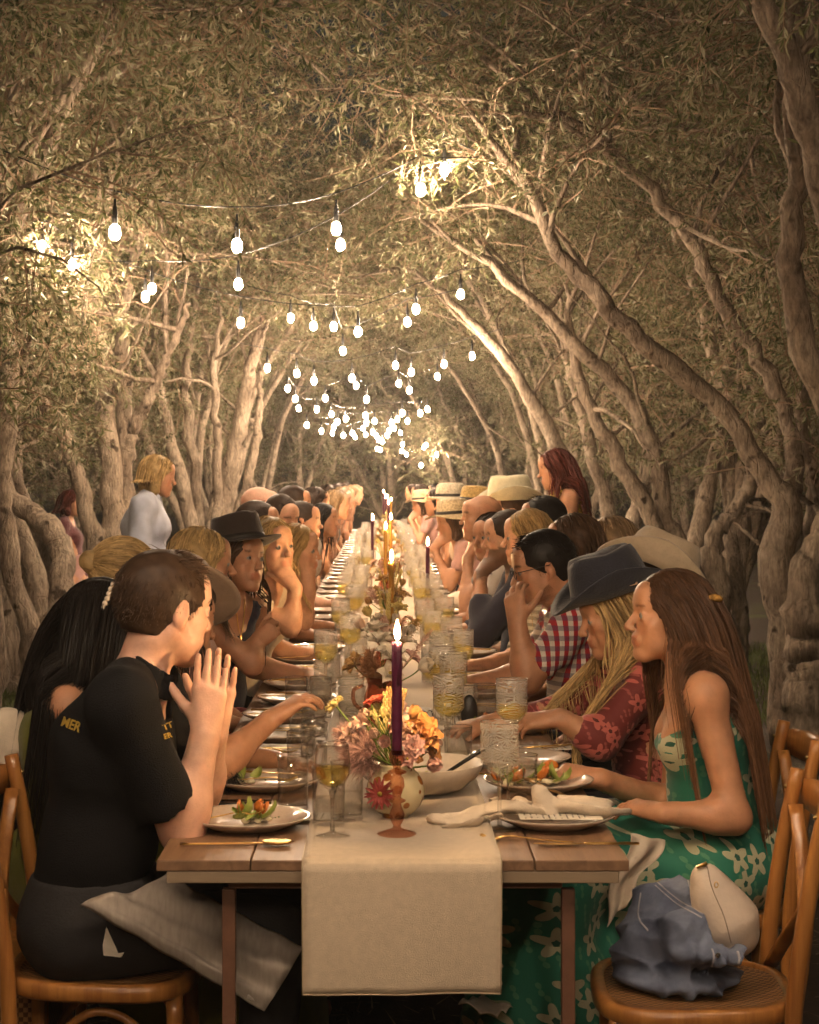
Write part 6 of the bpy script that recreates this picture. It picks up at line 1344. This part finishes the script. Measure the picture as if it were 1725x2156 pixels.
# --- white netted vase
x = at(886, 1480, 5.2)[0]; nv = MB().lathe([(0, 0), (.03, 0), (.038, .02), (.040, .06), (.034, .10), (.030, .115), (.028, .115), (.03, .08), (0, .02)], 24).build('netted_vase', mat('white_porcelain', (.72, .68, .62), .3), loc=(x, 5.2, VZ)); tag(nv, 'white vase covered with a black net pattern', 'vase')
mb = MB()
for k in range(5):
    for j in range(9):
        z0 = .012+k*.022; a0 = 2*math.pi*(j+.5*(k % 2))/9; rf = lambda z: np.interp(z, [0, .02, .06, .10, .115], [.031, .039, .041, .035, .031])
        pts = [(a0+.35*math.cos(t), z0+.0115*math.sin(t)) for t in np.linspace(.5, 2.64, 5)]+[(a0+.35, z0+.004), (a0+.35, z0-.008)]
        mb.tube([(rf(z)*math.cos(a), rf(z)*math.sin(a), z) for a, z in pts[:5]], .0011, 4); mb.tube([(rf(z)*math.cos(a), rf(z)*math.sin(a), z) for a, z in ((a0+.33, z0+.006), (a0+.35, z0-.006))], .0011, 4)
mb.build('net', BLACK, nv)
# --- bouquets down the table
def generic_bouquet(y, seed, cols, label, X=.03):
    g = random.Random(seed); o = empty('bouquet', (X, y, VZ+.08))
    for k in range(15):
        c = g.choice(cols); a = g.uniform(0, 6.28); r_ = g.uniform(.03, .13); flower(o, g.choice(['open', 'rose', 'ranun', 'crumple']), c, (0, 0, 0), (r_*math.cos(a), r_*math.sin(a)*.8, .13-r_*.6+g.uniform(-.02, .08)), g.uniform(.03, .045), seed*20+k)
    for k in range(4): a = g.uniform(0, 6.28); plume(o, (0, 0, 0), (.12*math.cos(a), .1*math.sin(a), .15), g.choice(['peach', 'gold', 'rust']), 160, .05, seed*9+k, thick=.0014)
    for k in range(6): wheat(o, (0, 0, 0), (g.uniform(-.06, .06), g.uniform(-.05, .05), .22+g.uniform(-.03, .04)), k+seed, 'yellow')
    tag(o, label, 'flowers', 'bouquets down the middle of the table'); return o
def generic_vase(y, label, X=.03):
    v = MB().lathe([(0, 0), (.04, 0), (.055, .02), (.06, .05), (.05, .085), (.042, .1), (.04, .1), (.05, .05), (0, .02)], 24).build('vase', AMBERG, loc=(X, y, VZ)); tag(v, label, 'vase', 'vases down the middle of the table'); return v
B3 = generic_bouquet(7.05, 3, ['white', 'white', 'yellow', 'peach'], 'white and yellow bouquet in front of the mustard candle', .015); generic_vase(7.05, 'amber vase under the white and yellow bouquet', .015)
B4 = generic_bouquet(9.1, 4, ['white', 'peach', 'gold', 'yellow'], 'peach and white bouquet beyond the mustard candle', .03); generic_vase(9.1, 'amber vase under the peach and white bouquet')
B5 = generic_bouquet(12.0, 5, ['gold', 'white', 'rust', 'peach'], 'golden bouquet half way down the table', .02); generic_vase(12.0, 'amber vase under the golden bouquet', .02)
for i, y in enumerate((14.8, 17.5, 20.5, 23.5)):
    o = copytree((B3, B4, B5)[i % 3]); o.location = (.03, y, VZ+.08); o.rotation_euler = (0, 0, i*1.3); tag(o, 'pale bouquet near the far end of the table', 'flowers'); generic_vase(y, 'amber vase near the far end of the table')
# --- knotted napkin on the right front plate
NAP = mat('napkin_linen', (.66, .56, .44), .9, var=.05, scale=50, bump=.3, bscale=300, sheen=.2)
def knot():
    P_ = lambda a, b, z, Y=None: at(a, b, (RP1[1] if Y is None else Y))
    bx, by = RP1; pr = []
    def chain(pts, rs, k=.012, wf=.34):
        for i in range(len(pts)-1): pr.append(cap(pts[i], pts[i+1], rs[i], rs[i+1], front=ZU, wf=wf, k=k))
    q = [at(942, 1742, 4.06), at(985, 1730, 4.07), at(1030, 1705, 4.09), at(1075, 1697, 4.1), at(1118, 1705, 4.1)]
    for i in range(1, len(q)): q[i][2] = max(q[i][2], TZ+.036 if i > 1 else TZ+.022)
    q[0][2] = TZ+.016; q[1][2] = TZ+.020
    chain(q, [.034, .030, .034, .036, .030])
    k0 = at(1145, 1702, 4.1); k0[2] = TZ+.052
    pr.append(ell(k0, (.030, .030, .026), rotm((0, 1, 0), .5), .008)); pr.append(cap(k0+np.array([-.012, -.012, .018]), k0+np.array([.016, -.02, -.022]), .020, .018, k=.006))
    q = [at(1165, 1705, 4.1), at(1200, 1715, 4.1), at(1245, 1722, 4.09), at(1288, 1735, 4.08)]
    for i, z in enumerate((.048, .046, .042, .036)): q[i][2] = TZ+z
    chain(q, [.026, .038, .040, .024])
    me, V = mesh_sdf(pr, [], .0034, 'knotted_napkin', 0, lambda D, X, Y_, Z: (folds(3, .002, 40)(D, X, Y_, Z)+.010*np.abs(np.sin(48*Y_+40*Z+1.8*np.sin(17*X)+9*X))**.7-.0055).astype(np.float32)); o = link('knotted_napkin', me, NAP); tag(o, 'cream napkin tied in a knot on the right front plate', 'napkin')
knot()
# ---------------------------------------------------------------- small belongings
from mathutils.bvhtree import BVHTree
def bvh(o):
    me = o.data; n = len(me.vertices); co = np.empty(n*3); me.vertices.foreach_get('co', co); co = co.reshape(-1, 3)
    w = o
    off = np.zeros(3)
    while w is not None: off = off+np.array(w.location); w = w.parent
    return BVHTree.FromPolygons([tuple(v) for v in co+off], [tuple(p.vertices) for p in me.polygons])
def child(o, nm): return [c for c in o.children if c.name.split('.')[0] == nm][0]
# embroidered lettering on the polo, lying on the cloth
THREAD = mat('gold_thread', (.55, .36, .05), .6, bump=.5, bscale=400)
def letters(txt, par, px_, py_, Y, size, ang, shear=0.0, sx=1.0):
    cu = bpy.data.curves.new('lettering', 'FONT'); cu.body = txt; cu.size = 1.0; cu.offset = .02
    to = bpy.data.objects.new('lettering', cu); C.objects.link(to); bpy.context.view_layer.update()
    me = bpy.data.meshes.new_from_object(to.evaluated_get(bpy.context.evaluated_depsgraph_get())); bpy.data.objects.remove(to)
    n = len(me.vertices); co = np.empty(n*3); me.vertices.foreach_get('co', co); co = co.reshape(-1, 3)
    t = bvh(par); V = []; ca, sa = math.cos(ang), math.sin(ang); base = np.array(par.parent.location); k = size*F/Y
    for x, y, _ in co:
        x = x*sx; u, v = (x*ca-y*sa)*k, (x*sa+y*ca+shear*x*x)*k
        p = at(px_+u, py_-v, Y); d = Vector(p-np.array([0, 0, CAMZ])).normalized(); h = t.ray_cast(Vector((0, 0, CAMZ)), d)
        q = np.array(h[0])+np.array(h[1])*.0012 if h[0] is not None else p
        V.append(q-base)
    me2 = mkmesh('lettering', V, [list(p.vertices) for p in me.polygons], False); o = link('lettering', me2, THREAD, par); md = o.modifiers.new('thick', 'SOLIDIFY'); md.thickness = .0008; md.offset = 1
bpy.context.view_layer.update()
ps = child(PP['L1'], 'shirt')
letters('MER', ps, 128, 1528, 4.0, .030, -.35, .0, .75)
letters('TT', ps, 344, 1538, 4.0, .018, .35); letters('ER', ps, 345, 1557, 4.0, .016, .3)
# ring on the man's finger, hair clips, jewellery
SILV = mat('silver', (.75, .72, .70), .2, metal=1); PEARL = mat('pearl', (.75, .66, .55), .2, coat=.5)
def bead_arc(pts, r, m, name, label, cat, tilt=None):
    o = empty(name, pts[0]); p0 = np.array(pts[0])
    for p in pts: MB().sphere(np.array(p)-p0, r, 10, 7).build('bead', m, o)
    MB().tube(np.array(pts)-p0, r*.35, 6).build('band', GOLD, o); tag(o, label, cat)
hb = bvh(child(PP['L2'], 'hair'))
pts = []
for x, y in ((240, 1230), (235, 1240), (231, 1250), (227, 1260), (222, 1270), (219, 1279)):
    d = Vector(at(x, y, 4.6)-np.array([0, 0, CAMZ])).normalized(); h = hb.ray_cast(Vector((0, 0, CAMZ)), d); pts.append(np.array(h[0])-np.array([0, .012, 0]) if h[0] is not None else at(x, y, 4.58))
bead_arc(pts, .0075, PEARL, 'hair_clip', 'jewelled hair clip in the long black hair', 'hair clip')
hb = bvh(child(PP['R1'], 'hair')); d = Vector(at(1500, 1262, 4.7)-np.array([0, 0, CAMZ])).normalized(); h = hb.ray_cast(Vector((0, 0, CAMZ)), d); q = np.array(h[0]) if h[0] is not None else at(1500, 1262, 4.68)
hc_ = MB().tube(spline([(-.022, 0, -.004), (0, -.008, .006), (.022, 0, .0)], 8), [.006, .009, .010, .010, .010, .010, .009, .005], 8).build('hair_clip', mat('tortoise', (.45, .25, .07), .15, coat=.5, scale=60, var=.5), loc=q-np.array([0, .012, 0])); tag(hc_, 'amber hair clip at the back of the long brown hair', 'hair clip')
# necklace
ch = bvh(child(PP['L6'], 'shirt')); bd = bvh(PP['L6']); mb = MB(); hit = []
for x, y in ((497, 1262), (499, 1290), (502, 1320), (507, 1345), (508, 1400), (508, 1345), (512, 1320), (515, 1290), (516, 1262)):
    d = Vector(at(x, y, 6.6)-np.array([0, 0, CAMZ])).normalized(); hs_ = [t.ray_cast(Vector((0, 0, CAMZ)), d)[0] for t in (ch, bd)]; hs_ = [np.array(q) for q in hs_ if q is not None]
    if hs_: hit.append(min(hs_, key=lambda q: q[1])-np.array([0, .006, 0]))
if len(hit) > 3:
    nk = MB().tube(spline(hit, 30), .0022, 5).build('necklace', GOLD); tag(nk, 'long gold necklace on the navy tank top', 'necklace')
# glasses and drink of the man in plaid
H3 = np.array(PP['R3']['_H'])+np.array(PP['R3'].location)
R3m = rotm((0, 0, 1), math.pi+math.radians(6))@rotm((0, 1, 0), math.radians(14))
sg_ = empty('spectacles', H3)
for s in (-1, 1):
    MB().tube([R3m@np.array([.104, s*.034+.022*math.cos(a), .004+.017*math.sin(a)]) for a in np.linspace(0, 6.283, 18)], .0016, 5).build('rim', BLACK, sg_)
    MB().tube([R3m@np.array([.103, s*.056, .01]), R3m@np.array([.06, s*.084, .012]), R3m@np.array([-.015, s*.086, .012])], .0016, 5).build('temple', BLACK, sg_)
tag(sg_, 'thin dark spectacles on the man in the plaid shirt', 'glasses')
gk = empty('tumbler', at(1092, 1268, 6.36)+np.array([0, 0, -.10])); gk.rotation_euler = (0, .75, 0)
link('bowl', HB[0], None, gk, (0, 0, .06)); tag(gk, 'glass being drunk from by the man in the plaid shirt', 'glass')
# food in the hand of the woman in green
fp = at(1160, 1618, 4.66); fd = empty('food_bite', fp)
MB().sphere((0, 0, .008), (.020, .012, .013), 12, 8).build('squash_piece', SQUASH, fd); mbq = MB()
for k in range(7): mbq.sphere((.010+.004*k*math.cos(k), -.002, -.004-.006*k*.6), (.010, .007, .008), 8, 6)
mbq.build('cream', CREAM, fd); tag(fd, 'bite of squash with cream held over the plate', 'food')
# watch
wrist = at(1022, 1208, 9.15); wt = MB().tube([wrist+np.array([.034*math.cos(a), .034*math.sin(a), .0]) for a in np.linspace(0, 6.283, 20)], .008, 6, flat=(1, .35)).build('watch', mat('blue_strap', (.02, .03, .10), .5)); tag(wt, 'blue wristwatch on the arm propping a chin', 'watch')
# feather in the navy hat
hp_ = np.array(PP['R2']['_H'])+np.array(PP['R2'].location); V, Fc = petal(.075, .022, .3, .2); fe = MB().add(V, Fc).build('feather', mat('tan_feather', (.50, .33, .21), .8), loc=hp_+np.array([-.02, -.112, .105]), rot=(1.2, .15, .2)); md = fe.modifiers.new('thick', 'SOLIDIFY'); md.thickness = .0012; tag(fe, 'tan feather tucked in the navy cowboy hat', 'feather')
# ---------------------------------------------------------------- cloth: lap napkin
GREYL = mat('grey_linen', (.40, .35, .30), .9, col2=(.30, .26, .225), scale=24, bump=.3, bscale=260, stretch=(4, 1, 1))
def sheet(corn, n, m, fn, name, M_, label, cat, thick=.0018):
    A_, B_, C_, D_ = [np.array(q, float) for q in corn]; V = []
    for i in range(n):
        u = i/(n-1)
        for j in range(m):
            v = j/(m-1); p = (A_*(1-u)+B_*u)*(1-v)+(D_*(1-u)+C_*u)*v; V.append(p+fn(u, v))
    i = np.arange(n-1)[:, None]*m+np.arange(m-1)[None]; Q = np.stack([i, i+1, i+m+1, i+m], -1).reshape(-1, 4)
    o = link(name, mkmesh(name, V, Q), M_); md = o.modifiers.new('thick', 'SOLIDIFY'); md.thickness = thick; tag(o, label, cat); return o
def lapf(u, v):
    f = .008*math.sin(9*u+2*v)+.006*math.sin(17*u-3*v+1)+.004*math.sin(25*v+6*u)
    return np.array([.3*f, -f*.8-.045*math.sin(math.pi*u)*math.sin(math.pi*(.25+.6*v)), f*.6+.008*math.sin(6*u)*(1-v)])
ln_ = sheet([at(168, 1908, 3.885), at(352, 1836, 4.0), at(640, 1992, 3.88), at(556, 2130, 3.83)], 34, 26, lapf, 'lap_napkin', GREYL, 'grey linen napkin spread over the lap of the man in the polo', 'napkin')
lt = at(538, 2098, 3.84); MB().box((-.016, -.0006, -.008), (.016, .0006, .008)).build('sewn_label', mat('label_white', (.70, .66, .60), .8), ln_, loc=lt-np.array([0, .006, 0]), rot=(0, .35, .1))
tri = [at(224, 1952, 3.93), at(216, 1990, 3.93), at(218, 2010, 3.93), at(255, 2014, 3.93), at(262, 2004, 3.93), at(250, 2006, 3.93)]
tr_ = bvh(child(PP['L1'], 'trousers')); Vt = []
for q in tri:
    d = Vector(q-np.array([0, 0, CAMZ])).normalized(); h = tr_.ray_cast(Vector((0, 0, CAMZ)), d); Vt.append((np.array(h[0])+np.array(h[1])*.004) if h[0] is not None else q)
pk = link('paper_slip', mkmesh('paper_slip', Vt, [[0, 1, 2, 3, 4, 5]], False), MENU); md = pk.modifiers.new('thick', 'SOLIDIFY'); md.thickness = .001; tag(pk, 'white paper corner sticking out of the trouser pocket', 'paper')
# pale napkin sliding off the lap of the woman in green
sheet([at(1330, 1755, 4.22), at(1402, 1770, 4.32), at(1322, 1890, 4.22), at(1268, 1950, 4.18)], 16, 20, lambda u, v: np.array([.010*math.sin(8*v), .012*math.sin(9*u+4*v), 0]), 'hanging_napkin', NAP, 'pale napkin hanging at the right table corner', 'napkin')
sheet([at(965, 2118, 4.3), at(1010, 2108, 4.5), at(1080, 2130, 4.5), at(1040, 2150, 4.3)], 12, 12, lambda u, v: np.array([0, 0, .012*abs(math.sin(7*u+5*v))+.004]), 'dropped_napkin', NAP, 'crumpled pale napkin lying on the ground under the table', 'napkin')
# ---------------------------------------------------------------- denim jacket and handbag on the empty chair
DENIM = mat('denim', (.20, .235, .33), .9, col2=(.075, .095, .16), scale=14, bump=.5, bscale=420, detail=8); STITCH = mat('stitch', (.42, .42, .48), .8)
def SDFobj(name, prims, h, M_, label, cat, fn=None, infl=0):
    me, V = mesh_sdf(prims, [], h, name, infl, fn); o = link(name, me, M_); tag(o, label, cat); return o
SZ = .462
def Q(x, y, Y=3.9): return at(x, y, Y)
jk = SDFobj('denim_jacket', [ell((Q(1432, 2000, 3.93)[0], 3.93, SZ+.012), (.135, .12, .024), k=.03), ell((Q(1350, 2000, 3.95)[0], 3.95, SZ+.012), (.06, .09, .022), k=.03), ell(Q(1435, 1964, 3.95), (.105, .10, .056), rotm((0, 1, 0), -.25), .04), ell(Q(1410, 1916, 4.0), (.085, .08, .052), rotm((0, 1, 0), .35), .03), ell(Q(1370, 1960, 3.98), (.075, .08, .055), rotm((0, 1, 0), -.6), .03), cap(Q(1470, 1896, 3.95), Q(1432, 1872, 4.0), .038, .030, k=.03),
     cap(Q(1340, 1985, 3.92), Q(1300, 2000, 3.95), .030, .022, k=.02), cap(Q(1460, 1990, 3.86), Q(1440, 1960, 3.86), .045, .05, k=.03), cap(Q(1440, 2004, 3.82), Q(1502, 2012, 3.80), .040, .034, front=ZU, wf=.55, k=.02), cap(Q(1502, 2012, 3.80), Q(1560, 2018, 3.79), .036, .034, front=ZU, wf=.50, k=.01, cut=[(Q(1562, 2018, 3.79), np.array([1., 0, 0]))])], .0048, DENIM, 'crumpled blue denim jacket on the empty chair', 'jacket',
     lambda D, X, Y_, Z: (folds(9, .0035, 26)(D, X, Y_, Z)+.012*np.abs(np.sin(26*X+24*Z+14*Y_+2.2*np.sin(17*X-9*Z)))**.55-.009+.006*np.abs(np.sin(60*Z-42*X+3*np.sin(23*X+5*Y_)))**.55-.0042).astype(np.float32))
tj = bvh(jk)
def seam(pts, name='seam', r=.0022):
    out = []
    for x, y in spline([(a, b, 0) for a, b in pts], 26)[:, :2]:
        d = Vector(at(x, y, 3.9)-np.array([0, 0, CAMZ])).normalized(); h = tj.ray_cast(Vector((0, 0, CAMZ)), d)
        if h[0] is not None: out.append(np.array(h[0])-np.array(jk.location))
    if len(out) > 3: MB().tube(out, r, 5, flat=(1, .5)).build(name, STITCH, jk)
seam([(1385, 1858), (1430, 1895), (1482, 1925)]); seam([(1380, 1864), (1425, 1902), (1478, 1932)]); seam([(1482, 1925), (1498, 1905), (1505, 1888)]); seam([(1350, 1880), (1345, 1930), (1365, 1960)]); seam([(1448, 1850), (1456, 1872), (1470, 1882)], r=.003); seam([(1500, 1998), (1504, 2015), (1500, 2036)]); seam([(1554, 2003), (1558, 2018), (1555, 2034)], r=.003)
MB().sphere(np.array(Q(1512, 2012, 3.765)), (.006, .003, .006), 10, 6).build('button', SILV, jk)
BAGM = mat('white_leather', (.60, .50, .41), .42, var=.04, scale=30, bump=.15, bscale=120)
c0 = Q(1520, 1925, 3.86); ax = unit(Q(1555, 1975, 3.86)-Q(1478, 1835, 3.86)); sd_ = unit(np.cross(ax, [0, 1, 0]))
bag = SDFobj('handbag', [cap(Q(1486, 1848, 3.88), Q(1505, 1890, 3.88), .030, .040, front=(0, 1, 0), wf=.9, k=.03), cap(Q(1505, 1890, 3.88), Q(1535, 1942, 3.88), .040, .056, k=.04), cap(Q(1535, 1942, 3.88), Q(1548, 1972, 3.88), .056, .040, k=.04), cap(Q(1525, 1985, 3.87), Q(1570, 1972, 3.87), .014, .012, k=.03)], .0048, BAGM, 'white leather handbag leaning on the denim jacket', 'handbag', None)
tj = bvh(bag); jk_, jk = jk, bag; STITCH = mat('bag_seam', (.30, .23, .17), .7); seam([(1490, 1826), (1500, 1870), (1525, 1930), (1540, 1985)], 'seam', .0013); jk = jk_
MB().box((-.012, -.004, -.003), (.012, .004, .003), .001).build('clasp', GOLD, bag, loc=Q(1478, 1822, 3.86), rot=(0, -.4, 0)); MB().tube([Q(1508, 1862, 3.83)+np.array([.004*math.cos(a), -.004, .006*math.sin(a)]) for a in np.linspace(0, 6.28, 10)], .0012, 5).build('zip_pull', GOLD, bag)
# ---------------------------------------------------------------- left edge: cane stool and shawl
st_ = empty('cane_stool', (-1.0, 4.35, 0))
MB().box((-.24, -.2, .40), (.24, .2, .43), .006).build('stool_top', CHW, st_); MB().box((-.22, -.185, .10), (.22, -.175, .395)).build('cane_panel', CANE, st_); MB().box((.205, -.17, .10), (.215, .17, .395)).build('cane_panel', CANE, st_)
for a in (-1, 1):
    for b_ in (-1, 1): MB().box((a*.225-.015, b_*.185-.015, 0), (a*.225+.015, b_*.185+.015, .40), .003).build('leg', CHW, st_)
tag(st_, 'cane-sided wooden stool at the left edge behind the chair', 'stool')
SDFobj('shawl', [cap(at(-30, 1560, 4.62), at(22, 1530, 4.62), .05, .035, k=.03), cap(at(22, 1530, 4.62), at(36, 1570, 4.6), .035, .02, k=.03), cap(at(0, 1520, 4.62), at(8, 1640, 4.6), .03, .02, k=.03)], .007, NAP, 'cream shawl draped over a chair back at the left edge', 'shawl', folds(4, .006, 30))
# ---------------------------------------------------------------- faint evening haze
hz = link('haze', MB().box((-62, -14, -1.4), (62, 162, 9.5)).mesh('haze', False)); tag(hz, 'thin warm evening haze among the trees', 'haze', kind='stuff')
hm = bpy.data.materials.new('haze'); hm.use_nodes = True; hn = hm.node_tree; hn.nodes.remove(hn.nodes['Principled BSDF'])
pv = hn.nodes.new('ShaderNodeVolumePrincipled'); pv.inputs['Color'].default_value = (.92, .90, .86, 1); pv.inputs['Density'].default_value = HAZE; pv.inputs['Anisotropy'].default_value = .3
hn.links.new(pv.outputs[0], hn.nodes['Material Output'].inputs['Volume']); hz.data.materials.append(hm)
